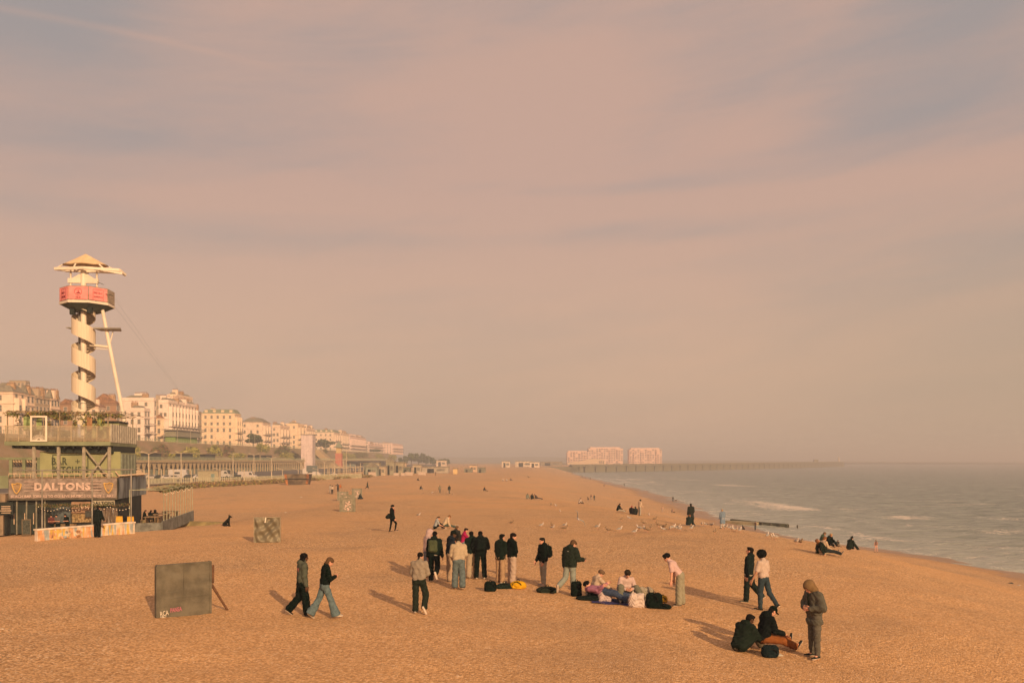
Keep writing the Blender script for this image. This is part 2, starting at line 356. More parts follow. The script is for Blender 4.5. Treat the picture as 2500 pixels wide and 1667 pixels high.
# ------------------------------------------------------------ lettering
def text_mesh(txt, h, ext=0.01, spacing=1.0, width=None, bold=0.0):
    cu = bpy.data.curves.new('t', 'FONT'); cu.body = txt; cu.size = 1.0; cu.align_x = 'CENTER'; cu.align_y = 'CENTER'
    cu.space_character = spacing; cu.extrude = ext; cu.offset = bold; cu.resolution_u = 3
    o = bpy.data.objects.new('t', cu); COL.objects.link(o)
    dg = bpy.context.evaluated_depsgraph_get(); dg.update()
    me = bpy.data.meshes.new_from_object(o.evaluated_get(dg))
    bpy.data.objects.remove(o); bpy.data.curves.remove(cu)
    co = np.empty(len(me.vertices) * 3, np.float32); me.vertices.foreach_get('co', co); co = co.reshape(-1, 3)
    if len(co):
        mn, mx = co.min(0), co.max(0); c = (mn + mx) / 2; s = h / (mx[1] - mn[1]); sx = s if width is None else width / (mx[0] - mn[0])
        out = np.stack([(co[:, 0] - c[0]) * sx, co[:, 2] - c[2] , (co[:, 1] - c[1]) * s], 1)     # stands upright, reads from -Y
        me.vertices.foreach_set('co', out.astype(np.float32).ravel()); me.update()
    return me
def lettering(name, txt, h, m, parent, loc, rz=0.0, width=None, ext=0.012, spacing=1.0, bold=0.0):
    me = text_mesh(txt, h, ext, spacing, width, bold); me.materials.clear()
    return link(name, me, parent, [m], loc, (0, 0, rz))

def leaves(name, blobs, n, size, m, parent=None, seed=1, tri=False):
    """leaf-sized faces scattered through the volume of a few blobs"""
    r = np.random.RandomState(seed); w = np.array([b[3] * b[4] * b[5] for b in blobs], float) ** 0.8; w /= w.sum()
    k = r.choice(len(blobs), n, p=w); B = np.array(blobs, float)[k]
    d = r.normal(size=(n, 3)); d /= np.linalg.norm(d, axis=1)[:, None]
    rad = (0.45 + 0.6 * r.rand(n) ** 0.6)[:, None]
    C = B[:, :3] + d * rad * B[:, 3:6]
    a = r.normal(size=(n, 3)); a /= np.linalg.norm(a, axis=1)[:, None]
    b = np.cross(a, r.normal(size=(n, 3))); b /= np.linalg.norm(b, axis=1)[:, None]
    s = size * (0.5 + r.rand(n))[:, None]
    V = np.stack([C - a * s, C + b * s * .6, C + a * s, C - b * s * .6], 1).reshape(-1, 3)
    return np_mesh(name, V, np.arange(4 * n).reshape(n, 4), m if isinstance(m, list) else [m], parent, False, mi=(r.rand(n) * len(m)).astype(int) if isinstance(m, list) else None)

LEAF1 = mat('leaf_dark', (0.055, 0.085, 0.03), 0.8, 0.3, 0.8); LEAF2 = mat('leaf_mid', (0.11, 0.13, 0.035), 0.8, 0.3, 0.8)
LEAF3 = mat('leaf_yellow', (0.36, 0.32, 0.07), 0.85, 0.25, 0.5); TWIG = mat('dry_twig', (0.24, 0.14, 0.07), 0.9, 0.25, 1.0)
WHITE = mat('painted_steel', (0.72, 0.62, 0.50), 0.55, 0.06, 0.7, spec=0.4); STEEL = mat('galvanised_steel', (0.30, 0.27, 0.23), 0.5, 0.15, 2.0, metal=0.3)
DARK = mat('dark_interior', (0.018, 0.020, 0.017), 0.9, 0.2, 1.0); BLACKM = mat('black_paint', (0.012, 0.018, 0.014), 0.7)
GREEN = mat('sage_cladding', (0.30, 0.30, 0.155), 0.75, 0.08, 0.6, bump=0.2); GREEND = mat('sage_frame', (0.20, 0.22, 0.13), 0.7, 0.1, 1.0)
WOOD = mat('weathered_wood', (0.26, 0.17, 0.09), 0.85, 0.25, 6.0, bump=0.4, stretch=(1, 1, .3)); TIMBER = mat('dark_timber', (0.10, 0.085, 0.055), 0.9, 0.3, 3.0, bump=0.5)
GLASSR = mat('rail_glass', (0.40, 0.34, 0.25), 0.15, 0.05, 1.0, alpha=0.35, spec=0.6)
TAN = mat('tan_letters', (0.62, 0.44, 0.30), 0.7); PINKL = mat('pale_pink_letters', (0.54, 0.39, 0.33), 0.6)

# ------------------------------------------------------------ the beach bar
BX, BY, BZG = -32.4, 70.0, None
def build_bar():
    BG = gz(-34, 68) - 0.05
    e = math.atan2(0.2, 0.98)
    root = empty('beach_bar', (BX, BY, BG), e, 'three storey green beach bar with cladded kitchen box, dark front and roof terrace', 'beach bar')
    S = 29.76
    def Z(v): return CAMZ - (v - HV) / S - BG        # heights at the front face
    def A(u, b=0.0):
        k = (u - HU) / F; return (k * (BY + .98 * b) - BX + .2 * b) / (.98 - .2 * k)             # along the front, 0 at its right corner
    # -- ground floor
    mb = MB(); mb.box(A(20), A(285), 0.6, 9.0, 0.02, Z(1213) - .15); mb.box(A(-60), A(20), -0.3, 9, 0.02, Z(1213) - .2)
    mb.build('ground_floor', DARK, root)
    # entrance front, left: doors, frames and posts
    for k, u in enumerate((22, 48, 70)):
        d = MB(); d.box(A(u) - .30, A(u) + .30, .50, .58, .05, 2.35); dd = d.build('door', mat('bar_door', (0.03, 0.04, 0.035), 0.35), root)
        h = MB(); h.box(A(u) + .2, A(u) + .25, .40, .50, .8, 1.7); h.build('handle', TAN, dd)
    mb = MB()
    for u in (8, 36, 60, 84, 105): mb.box(A(u) - .05, A(u) + .05, .42, .55, 0, 2.749)
    mb.box(A(0), A(110), .40, .56, 2.75, 2.9)
    mb.build('door_frame', mat('grey_frame', (0.22, 0.20, 0.15), 0.7), root)
    mb = MB(); mb.box(A(-60), A(20), -.6, .3, 2.55, 3.3); mb.box(A(-60), A(14), -.55, -.1, 0.0, 2.5); mb.build('side_bay', mat('taupe_panel', (0.25, 0.18, 0.12), 0.8), root)
    mb = MB(); mb.box(A(0), A(40), -.7, -.5, Z(1252), Z(1222)); so = mb.build('box_sign', BLACKM, root)
    mb = MB()
    for i, (x0, x1) in enumerate(((.25, .75), (.25, .75), (.2, .8), (.25, .75))):
        z = Z(1232) - .17 * i; mb.box(A(0) + 1.34 * x0, A(0) + 1.34 * x1, -.72, -.705, z - .03, z + .03)
    mb.build('stripe', TAN, so)
    # -- main banner
    sag = MB(); nx = 60; rows = []
    for j in range(9):
        row = []
        for i in range(nx + 1):
            x = A(22) + (A(285) - A(22)) * i / nx; t = j / 8
            z = Z(1215) + (Z(1167) - Z(1215)) * t
            y = -0.05 - 0.05 * math.sin(i * .55 + j * .9) * math.sin(math.pi * t) - .03 * math.sin(i * 1.3 - j * 1.4)
            row.append((x, y, z))
        rows.append(row)
    sag.loft(rows, False, False)
    rows2 = [[(x, y + .05, z) for x, y, z in r] for r in rows]; sag.loft(rows2, False, False)
    ban = sag.build('banner', mat('taupe_canvas', (0.25, 0.195, 0.165), 0.75, 0.15, 2.5), root, smooth=True)
    f = -0.17
    lettering('lettering', 'DALTONS', .62, PINKL, ban, (A(154.5), f, Z(1186)), width=4.2, bold=.055, spacing=1.15)
    for wd, ua, ub in (('BEACH BAR', 31, 77), ('DRINKS TO GO', 89, 145), ('LIVE MUSIC', 156, 202), ('COMEDY', 215, 248), ('ART', 262, 278)):
        lettering('lettering', wd, .22, PINKL, ban, (A((ua + ub) / 2), f, Z(1209.5)), width=(ub - ua) / S, bold=.035)
    for u in (83, 150.5, 208.5, 255):
        mb = MB(); mb.box(A(u) - .015, A(u) + .015, f - .01, f + .01, Z(1214), Z(1205)); mb.build('divider', PINKL, ban)
    mb = MB()
    for i in range(4):
        v = 1174.5 + i * 7.2
        mb.box(A(60), A(86 if i < 3 else 249), f - .01, f + .01, Z(v) - .022, Z(v) + .022)
        if i < 3: mb.box(A(224 if i else 223), A(249), f - .01, f + .01, Z(v) - .022, Z(v) + .022)
    mb.build('rule_line', PINKL, ban)
    gold = mat('gold_emblem', (0.60, 0.36, 0.10), 0.6)
    for u in (42, 266):
        mb = MB(); c = A(u); zz = Z(1190)
        mb.path([(c - .36, f, zz + .38), (c - .10, f, zz + .33), (c + .05, f, zz + .42), (c + .3, f, zz + .36), (c + .36, f, zz + .30)], .04, 5)
        mb.path([(c - .34, f, zz + .36), (c - .28, f, zz + .05), (c - .12, f, zz - .30), (c + .02, f, zz - .44)], .045, 5)
        mb.path([(c + .34, f, zz + .30), (c + .28, f, zz - .02), (c + .14, f, zz - .28), (c, f, zz - .44)], .05, 5)
        for k in range(7): mb.tube((c - .25 + .08 * k, f, zz + .34), (c - .20 + .062 * k, f, zz - .05 - .03 * k), .012, n=4)
        mb.build('harp_emblem', gold, ban)
    mb = MB(); mb.box(A(20), A(286), .02, .5, Z(1215) - .12, Z(1166)); mb.build('fascia', mat('grey_fascia', (0.12, 0.105, 0.075), .8), root)
    # blue sheet on the return side
    sag = MB(); rows = []
    for j in range(9):
        rows.append([(0.10 + .05 * math.sin(i * .8 + j * .4), .05 + 10.2 * i / 40, Z(1218) + (Z(1167) - Z(1218)) * j / 8 + .01 * math.sin(i)) for i in range(41)])
    sag.loft(rows, False, False); sag.loft([[(x - .05, y, z) for x, y, z in r] for r in rows], False, False)
    sag.build('side_sheet', mat('blue_grey_sheet', (0.17, 0.185, 0.195), .7, .3, 1.2, stretch=(1, 1, .15)), root, smooth=True)
    mb = MB(); mb.box(A(22), 0.0, .3, 10.2, Z(1167) + .0, Z(1167) + .12); mb.build('first_floor_deck', WOOD, root)
    mb = MB()
    mb.bar((.05, 0, .12), (-.25, 0, .55), .12, .06); mb.bar((-.03, 0, .23), (.5, 0, .23), .10, .08); rf = mb.build('rafter', TAN, root)
    for k in range(16):
        q = rf if k == 0 else rf.copy()
        if k: COL.objects.link(q); q.parent = root
        q.location = (0, .6 + k * .6, Z(1167))
    # -- under the banner: signs, brick pier, foil curtain, counter
    mb = MB(); mb.box(A(173), A(219), .35, .55, .9, Z(1224)); mb.build('brick_pier', mat('yellow_brick', (0.30, 0.205, 0.10), .9, .3, 7.0, bump=.6), root)
    mb = MB(); mb.box(A(173), A(219), .12, .30, Z(1251), Z(1224)); s1 = mb.build('sign_board', mat('brown_board', (0.30, 0.18, 0.11), .8), root)
    lettering('lettering', 'PRAVHA', .30, TAN, s1, (A(196), .10, Z(1236)), width=1.25, bold=.02)
    lettering('lettering', 'A CZECH BEER FROM PRAGUE', .07, TAN, s1, (A(196), .10, Z(1246)), width=1.2) if False else None
    mb = MB(); mb.box(A(223), A(279), .05, .25, Z(1233), Z(1221)); s2 = mb.build('sign_board', mat('pale_board', (0.42, 0.36, 0.26), .8), root)
    lettering('lettering', 'DALTONS', .26, BLACKM, s2, (A(251), .03, Z(1227)), width=1.7, bold=.04, spacing=1.2)
    rows = []
    for j in range(14):
        t = j / 13; rows.append([(A(228) + 1.75 * i / 50 * (1 + .05 * t), .30 + .11 * math.sin(i * .9 + 2.2 * t + math.sin(i * .37 + 5 * t)) * (.3 + t), Z(1240) - 1.55 * t) for i in range(51)])
    mb = MB(); mb.loft(rows, False, False); mb.build('foil_curtain', mat('silver_foil', (0.42, 0.36, 0.30), .22, .1, 3, metal=.85), root, smooth=True)
    mb = MB(); mb.box(A(128), A(185), -.25, .2, .75, .82); mb.box(A(128), A(185), -.2, .15, 0, .75); mb.build('counter', WOOD, root)
    mb = MB(); mb.box(A(208), A(223), -.02, .05, 1.35, 1.85); mb.build('menu_board', mat('menu_dark', (0.05, 0.05, 0.045), .7), root)
    mb = MB(); mb.box(A(198), A(204), .28, .33, 1.75, 2.0); mb.build('notice', mat('paper', (0.62, 0.50, 0.40), .9), root)
    for u in (127, 171.5):
        mb = MB(); mb.box(A(u), A(u + 1.5), -.1, .55, .1, Z(1228)); mb.build('partition', mat('blue_dark_glass', (0.07, 0.085, 0.09), .3), root)
    mb = MB(); mb.box(A(129), A(172), .45, .58, 0.9, 2.2); mb.build('back_window', mat('bar_back_glass', (0.10, 0.12, 0.125), .25), root)
    # -- string of bulbs and greenery along the eaves
    mb = MB(); bl = MB()
    pts = []
    for i in range(60):
        u = 104 + (326 - 104) * i / 59; z = Z(1232) - .34 * abs(math.sin(math.pi * i / 15)) ** .8; pts.append((A(u), -1.0, z))
    mb.path(pts, .008, 4); sl = mb.build('light_string', BLACKM, root); bl.lathe([(.0, .035), (.03, .02), (.035, 0), (.0, -.03)], (0, 0, 0), 6); b0 = bl.build('bulb', mat('lit_bulb', (1.0, 0.70, 0.42), .4, emit=.6), sl)
    for i in range(0, 60, 2):
        q = b0 if i == 0 else b0.copy()
        if i: COL.objects.link(q); q.parent = sl
        q.location = (pts[i][0], pts[i][1], pts[i][2] - .05)
    leaves('garland', [(A(104 + k * 8), -.9, Z(1231) + .05 * math.sin(k), .22, .15, .14) for k in range(28)], 1500, .05, [LEAF1, LEAF2, TWIG], root, 3)
    # -- first floor: cladded kitchen box
    b = 0.95; S2 = F / (BY + b)
    def A2(u): return A(u, b)      # the box stands back on the deck
    def Z2(v): return CAMZ - (v - HV) / S2 - BG
    x0, x1 = A2(98), A2(294)
    mb = MB(); mb.box(x0, x1, b, b + 5.5, Z(1167) + .1, Z2(1105))
    for k in range(int((Z2(1105) - Z(1167)) / .16)): mb.box(x0 - .01, x1 + .01, b - .02, b, Z(1167) + .12 + .16 * k, Z(1167) + .26 + .16 * k)
    kb = mb.build('kitchen_box', GREEN, root)
    mb = MB(); mb.box(x1, x1 + .05, b + .1, b + 5.4, Z(1167) + .12, Z2(1108))
    for k in range(5): mb.box(x1 + .05, x1 + .09, b + .2 + k * 1.1, b + .28 + k * 1.1, Z(1167) + .12, Z2(1108))
    mb.build('side_cladding', mat('grey_green_cladding', (0.22, 0.245, 0.185), .8), root)
    ls = mat('stencil_dark', (0.06, 0.07, 0.04), .8)
    cx = (A2(128) + A2(216)) / 2; w = A2(216) - A2(128); zc = Z2(1139) + .10; hh = Z2(1113) - Z2(1166)
    mb = MB(); t = .07
    mb.box(cx - w / 2, cx + w / 2, b - .05, b - .03, zc + hh / 2 - t, zc + hh / 2); mb.box(cx - w / 2, cx + w / 2, b - .05, b - .03, zc - hh / 2, zc - hh / 2 + t)
    mb.box(cx - w / 2, cx - w / 2 + t, b - .051, b - .031, zc - hh / 2, zc + hh / 2); mb.box(cx + w / 2 - t, cx + w / 2, b - .051, b - .031, zc - hh / 2, zc + hh / 2)
    fr = mb.build('sign_frame', ls, root)
    lettering('lettering', 'BAR', .60, ls, fr, (cx - w * .30, b - .045, zc + hh * .20), width=1.18, bold=.03, spacing=1.1)
    lettering('lettering', '+', .36, ls, fr, (cx + w * .20, b - .045, zc + hh * .19), width=.36)
    lettering('lettering', 'KITCHEN', .60, ls, fr, (cx, b - .045, zc - hh * .20), width=w * .93, bold=.03, spacing=1.15)
    # open terrace left of the box
    mb = MB()
    for u in (5, 38, 75): mb.box(A(u) - .12, A(u) + .12, 1.8, 2.0, Z(1167), Z(1120))
    mb.box(A(-30), A(95), 1.8, 2.0, Z(1122), Z(1116)); sb = MB(); sb.box(A(-60), A(20), .0, .5, Z(1190), Z(1160)); sb.build('corner_panel', GREEND, root)
    mb.build('terrace_screen', GREEND, root); mb = MB(); mb.box(A(-10), A(95), 4.5, 4.6, Z(1167), Z(1150)); mb.build('back_screen', GREEND, root)
    mb = MB()
    for k in range(14): mb.bar((A(-4 + k * 7), 2.2, Z(1122)), (A(4 + k * 7), 2.2, Z(1137)), .05, .05)
    mb.build('lattice', mat('brown_lattice', (0.16, 0.10, 0.06), .8), root)
    mb = MB(); mb.box(A(40), A(72), 1.9, 1.92, Z(1165), Z(1140)); mb.box(A(4), A(35), 1.9, 1.92, Z(1165), Z(1140)); mb.build('window', GLASSR, root)
    mb = MB(); mb.box(A(20), A(275), .1, .14, Z(1156), Z(1154.5))
    for k in range(20): mb.box(A(20 + k * 13.4) - .015, A(20 + k * 13.4) + .015, .1, .13, Z(1167), Z(1155))
    mb.build('railing', TAN, root)
    # -- steel posts, X brace, terrace slab
    for u in (82, 142, 204, 266):
        mb = MB(); mb.box(A(u) - .10, A(u) + .10, -.02, .02 + .0, Z(1167), Z(1090)); mb.box(A(u) - .10, A(u) + .10, .22, .26, Z(1167), Z(1090)); mb.box(A(u) - .02, A(u) + .02, 0.02, .22, Z(1167), Z(1090))
        mb.build('post', mat('post_steel', (0.30, 0.26, 0.20), .6), root)
    for (p, q) in (((206, 1097), (262, 1165)), ((264, 1099), (214, 1165))):
        mb = MB(); mb.bar((A(p[0]), .3, Z(p[1])), (A(q[0]), .3, Z(q[1])), .09, .12); mb.build('brace', mat('post_steel', (0.30, 0.26, 0.20), .6), root)
    zs, zt = Z(1088), Z(1078)
    mb = MB(); mb.box(A(14), A(272), -.3, 9.0, zs, zt); sl = mb.build('terrace_slab', GREEND, root)
    mb = MB()
    for k in range(12): mb.box(A(30) + k * .64, A(30) + k * .64 + .1, -.1, 8.8, zs - .22, zs - .003)
    mb.build('joist', BLACKM, sl)
    mb = MB(); mb.prism([(A(14), zs), (A(60), zs - .16), (A(118), zs - .55), (A(270), zs - .62), (A(270), zs)], .60, .72, 'y'); mb.prism([(A(268), zs - .62), (A(268), zs), (A(271), zs), (A(271), zs - .62)], .72, 8.5, 'y')  # black sheets standing in for the shade under the slab
    mb.build('slab_shade_sheet', BLACKM, root)
    # terrace balustrade
    mb = MB()
    for i in range(9): x = A(16) + (A(270) - A(16)) * i / 8; mb.box(x - .025, x + .025, -.28, -.23, zt, zt + 1.2)
    mb.box(A(14), A(272), -.29, -.22, zt + 1.2, zt + 1.25)
    mb.build('balustrade', mat('rail_tan', (0.42, 0.33, 0.22), .6), root)
    mb = MB(); mb.box(A(17), A(270), -.26, -.25, zt + .05, zt + 1.18); mb.build('glass_panel', GLASSR, root)
    mb = MB(); mb.box(A(16), A(270), -.20, -.12, zt, zt + .28); mb.build('planter', WOOD, root)
    mb = MB(); mb.box(A(272) - .02, A(272) + .03, -.28, 8.9, zt - .05, zt + 1.45)
    for k in range(12): mb.box(A(272) + .03, A(272) + .06, -.2 + k * .77, -.12 + k * .77, zt - .05, zt + 1.45)
    mb.build('side_screen', mat('pale_corrugated', (0.44, 0.40, 0.32), .6), root)
    # pergola with vines
    mb = MB(); ztop = Z(1008)
    for y in (.1, 4.4, 8.7):
        for u in (17, 145, 263): mb.box(A(u) - .04, A(u) + .04, y - .04, y + .04, zt, ztop)
    for y in (.1, 4.4, 8.7): mb.box(A(14), A(268), y - .05, y + .05, ztop, ztop + .08)
    for k in range(14): mb.box(A(20) + k * .64 - .02, A(20) + k * .64 + .02, -.1, 8.9, ztop + .081, ztop + .13)
    mb.build('pergola_frame', mat('pergola_tan', (0.28, 0.21, 0.13), .8), root)
    r = random.Random(4)
    bl = [(A(18 + r.random() * 250), r.choice([.1, .1, 4.4, 8.6]), ztop + .02 - r.random() * .3, .5, .25, .16) for _ in range(46)]
    bl += [(A(18 + r.random() * 250), .2, ztop - .5 - r.random() * .6, .16, .2, .4) for _ in range(8)]
    leaves('vine', bl, 3000, .075, [LEAF2, TWIG, TWIG, LEAF1, LEAF3], root, 5)
    # terrace bar, white frame with sunburst, hanging plants, furniture
    mb = MB(); mb.box(A(181), A(268), 3.0, 6.0, zt, Z(1028)); tb = mb.build('terrace_bar', GREEN, root)
    mb = MB(); mb.box(A(178), A(270), 2.8, 6.1, Z(1028), Z(1024)); mb.build('bar_roof', BLACKM, tb)
    mb = MB(); x0, x1 = A(78), A(119); y = -.42
    mb.box(x0, x0 + .13, y, y + .08, zt - .02, Z(1017)); mb.box(x1 - .13, x1, y, y + .08, zt - .02, Z(1017)); mb.box(x0 + .131, x1 - .131, y, y + .08, Z(1021), Z(1017)); mb.box(x0 + .131, x1 - .131, y, y + .08, zt - .02, zt + .1)
    sunb = (x0 + x1) / 2
    for k in range(17):
        a = math.pi * k / 16; mb.bar((sunb + .12 * math.cos(a), y + .04, zt + .1 + .1 * math.sin(a)), (sunb + .5 * math.cos(a), y + .04, zt + .12 + .42 * math.sin(a)), .02, .025)
    mb.build('white_frame', WHITE, root)
    for i, u in enumerate((58, 66, 90, 214, 240)):
        mb = MB(); mb.box(A(u) - .2, A(u) + .2, .5, .56, Z(1052), Z(1018)); mb.build('banner_cloth', mat('green_cloth', (0.26, 0.32, 0.13), .8, .2, 4) if i != 3 else mat('brown_cloth', (0.33, 0.17, 0.08), .8), root)
    dk = mat('dark_chair', (0.05, 0.055, 0.045), .7)
    for i in range(7):
        u = 122 + i * 11 if i < 4 else 60 + (i - 4) * 6
        mb = MB(); x = A(u)
        for (dx, dy) in ((-.2, 0), (.2, 0), (-.2, .4), (.2, .4)): mb.box(x + dx - .02, x + dx + .02, 1.2 + dy, 1.24 + dy, zt, zt + .45)
        mb.box(x - .22, x + .22, 1.2, 1.64, zt + .45, zt + .5); mb.box(x - .22, x + .22, 1.6, 1.64, zt + .5, zt + .95)
        o = mb.build('cafe_chair', dk); o.parent = None
        o.matrix_world = Matrix.Translation((BX, BY, BG)) @ Matrix.Rotation(e, 4, 'Z')
        # put the origin at its feet
        tag(o, ('dark cafe chair on the roof terrace, ' + ['first', 'second', 'third', 'fourth'][i] + ' from the left right of the white frame') if i < 4 else 'dark cafe chair on the roof terrace, ' + ['first', 'second', 'third'][i - 4] + ' from the left beside the green cloths', 'chair', 'dark chairs on the roof terrace')
    mb = MB(); 
    for k in range(9):
        u = 190 + k * 8; mb.tube((A(u), .6 + .1 * k % 3, zt + .3), (A(u + 16), .8, zt + .75 + .1 * math.sin(k)), .02, n=5)
    mb.build('rattan_bench', TAN, root)
    # -- scaffold frame and low mural wall in front
    M = Matrix.Translation((BX, BY, BG)) @ Matrix.Rotation(e, 4, 'Z'); Mi = M.inverted()
    p0 = Mi @ at(91, 1321); p1 = Mi @ at(329, 1302)
    w0 = M @ Vector((p0.x, p0.y, 0)); w1 = M @ Vector((p1.x, p1.y, 0)); d = (w1 - w0); L = d.length; ang = math.atan2(d.y, d.x)
    zg = min(gz(w0.x, w0.y), gz(w1.x, w1.y)) - .1
    mr = empty('mural_wall', (w0.x, w0.y, zg), ang, 'low white topped wall painted with orange and blue triangles before the bar', 'wall')
    mb = MB(); mb.box(0, L, 0, .22, 0, .72); mb.build('wall', mat('mural_ground', (0.66, 0.54, 0.44), .8, .1), mr)
    mb = MB(); mb.box(-.03, L + .03, -.05, .27, .72, .80); mb.build('coping', mat('white_coping', (0.72, 0.60, 0.48), .8), mr)
    pcs = [mat('mural_orange', (0.62, 0.32, 0.15), .8), mat('mural_peach', (0.66, 0.36, 0.20), .8), mat('mural_blue', (0.36, 0.40, 0.40), .8), mat('mural_cream', (0.68, 0.54, 0.38), .8), mat('mural_yellow', (0.62, 0.40, 0.10), .8)]
    mb = MB(); r = random.Random(2); n = 34
    for k in range(n):
        xa = L * k / n; xb = L * (k + 1) / n; up = k % 2
        a_, b_ = (.04, .70) if up else (.70, .04)
        mb.add([(xa, -.006, a_), ((xa + xb) / 2, -.006, b_), (xb, -.006, a_)], [(0, 1, 2)], r.randrange(5))
        mb.add([(xa - (xb - xa) * .45, -.004, b_), ((xa + xb) / 2, -.004, b_), (xa, -.004, a_)], [(0, 1, 2)], r.randrange(5)) if k else None
    for k in range(26):
        c = (L * (.12 + .3 * r.random()), .15 + .45 * r.random()); rr = .04 + .09 * r.random()
        mb.add([(c[0] + rr * math.cos(t) * 1.2, -.009, c[1] + rr * math.sin(t)) for t in [6.283 * q / 7 for q in range(7)]], [tuple(range(7))], r.randrange(5))
    mb.build('mural', pcs, mr, fix=False)
    sc = empty('scaffold_frame', (w0.x, w0.y, zg), ang, 'thin grey scaffold pole frame standing on the painted wall', 'frame')
    for k, x in enumerate((.35, L * .55, L - .15)):
        mb = MB(); mb.tube((x, .12, .80), (x, .12, 4.15 - .25), .035, n=6); mb.build('pole', STEEL, sc)
    mb = MB(); mb.tube((0.1, .12, 3.85), (L, .12, 3.85), .035, n=6); mb.tube((0.35, .12, 3.85), (.35, 2.2, 3.85), .03, n=6); mb.build('rail', STEEL, sc)
    # -- terrace to the right: poles, netting posts, deck with seats
    dk0 = M @ Vector((.8, 0.5, 0)); tr = empty('side_terrace', tuple(dk0), e, 'raised side terrace of the bar with slim green poles, planters and string lights', 'terrace')
    tr.location.z = gz(dk0.x, dk0.y) - .1
    mb = MB(); mb.box(0, 2.6, 0, 15, 0, .5); mb.build('platform', WOOD, tr)
    mb = MB(); mb.box(2.6, 2.75, -.5, 15, 0, 1.0); mb.box(0, 2.75, -.55, -.45, 0, .9); mb.build('parapet', mat('blue_grey_planks', (0.17, 0.17, 0.15), .85, .2, 2), tr)
    for k in range(12):
        mb = MB(); mb.tube((2.68, .2 + k * 1.3, .9), (2.68, .2 + k * 1.3, 3.6), .03, n=6); mb.build('pole', mat('pale_green_pole', (0.36, 0.36, 0.24), .6), tr)
    mb = MB(); mb.tube((2.68, 0, 3.6), (2.68, 14.6, 3.6), .03, n=6); mb.tube((0, 0.2, 3.6), (2.68, .2, 3.6), .03, n=6); mb.tube((0, 0.2, .5), (0, .2, 3.6), .03, n=6)
    for k in range(1, 12, 2): mb.tube((0, .2 + k * 1.3, 3.55), (2.68, .2 + k * 1.3, 3.55), .02, n=5)
    mb.build('rail', mat('pale_green_pole', (0.36, 0.36, 0.24), .6), tr)
    leaves('garland', [(2.68 - .3 * (k % 3), .2 + k * .5, 3.45 + .1 * math.sin(k), .2, .3, .14) for k in range(29)], 1500, .06, [LEAF1, LEAF2, TWIG], tr, 9)
    bl = MB()
    bl.lathe([(.0, .035), (.035, .0), (.0, -.035)], (0, 0, 0), 6); b0 = bl.build('bulb', mat('lit_bulb', (1.0, 0.70, 0.42), .4, emit=.6), tr)
    for k in range(28):
        q = b0 if k == 0 else b0.copy()
        if k: COL.objects.link(q); q.parent = tr
        q.location = (2.72, .3 + k * .5, 3.25 - .12 * math.sin(k * 1.1))
    for k in range(3):
        mb = MB(); y = 1.5 + 3.8 * k; mb.box(.8, 2.1, y, y + 1.6, 1.2, 1.26)
        for dx in (.9, 1.9): mb.box(dx, dx + .08, y + .1, y + 1.5, .5, 1.2)
        mb.build('picnic_table', WOOD, tr)
    for k in range(2):
        p = M @ Vector((.35 + .9 * k, -.9 - .2 * k, 0)); z = gz(p.x, p.y)
        mb = MB(); mb.add([(-.28, -.05, 0), (.28, -.05, 0), (.24, .1, 1.35), (-.24, .1, 1.35)], [(0, 1, 2, 3)]); mb.add([(-.28, .35, 0), (.28, .35, 0), (.24, .14, 1.35), (-.24, .14, 1.35)], [(3, 2, 1, 0)]); mb.box(-.25, .25, .09, .15, 1.33, 1.37)
        o = mb.build('standing_sign', mat('yellow_board', (0.62, 0.33, 0.03), .7), None, loc=(p.x, p.y, z), rot=(0, 0, e))
        tag(o, ['yellow folding sign board standing near the foil curtain', 'yellow folding sign board nearer the side terrace'][k], 'sign', 'yellow folding signs')
    p = M @ Vector((A(68), -.3, 0)); z = gz(p.x, p.y)
    mb = MB(); mb.box(-.34, .34, 0, .05, .05, 1.35); o = mb.build('chalkboard', mat('chalk_frame', (0.17, 0.12, 0.07), .8), None, loc=(p.x, p.y, z), rot=(.06, 0, e)); tag(o, 'brown framed chalkboard leaning by the dark bar doors', 'sign')
    mb = MB(); mb.box(-.28, .28, -.01, -.002, .15, 1.28); mb.build('board', mat('chalk_board', (0.07, 0.075, 0.06), .8, .3, 9), o)
    return M
BAR_M = build_bar()

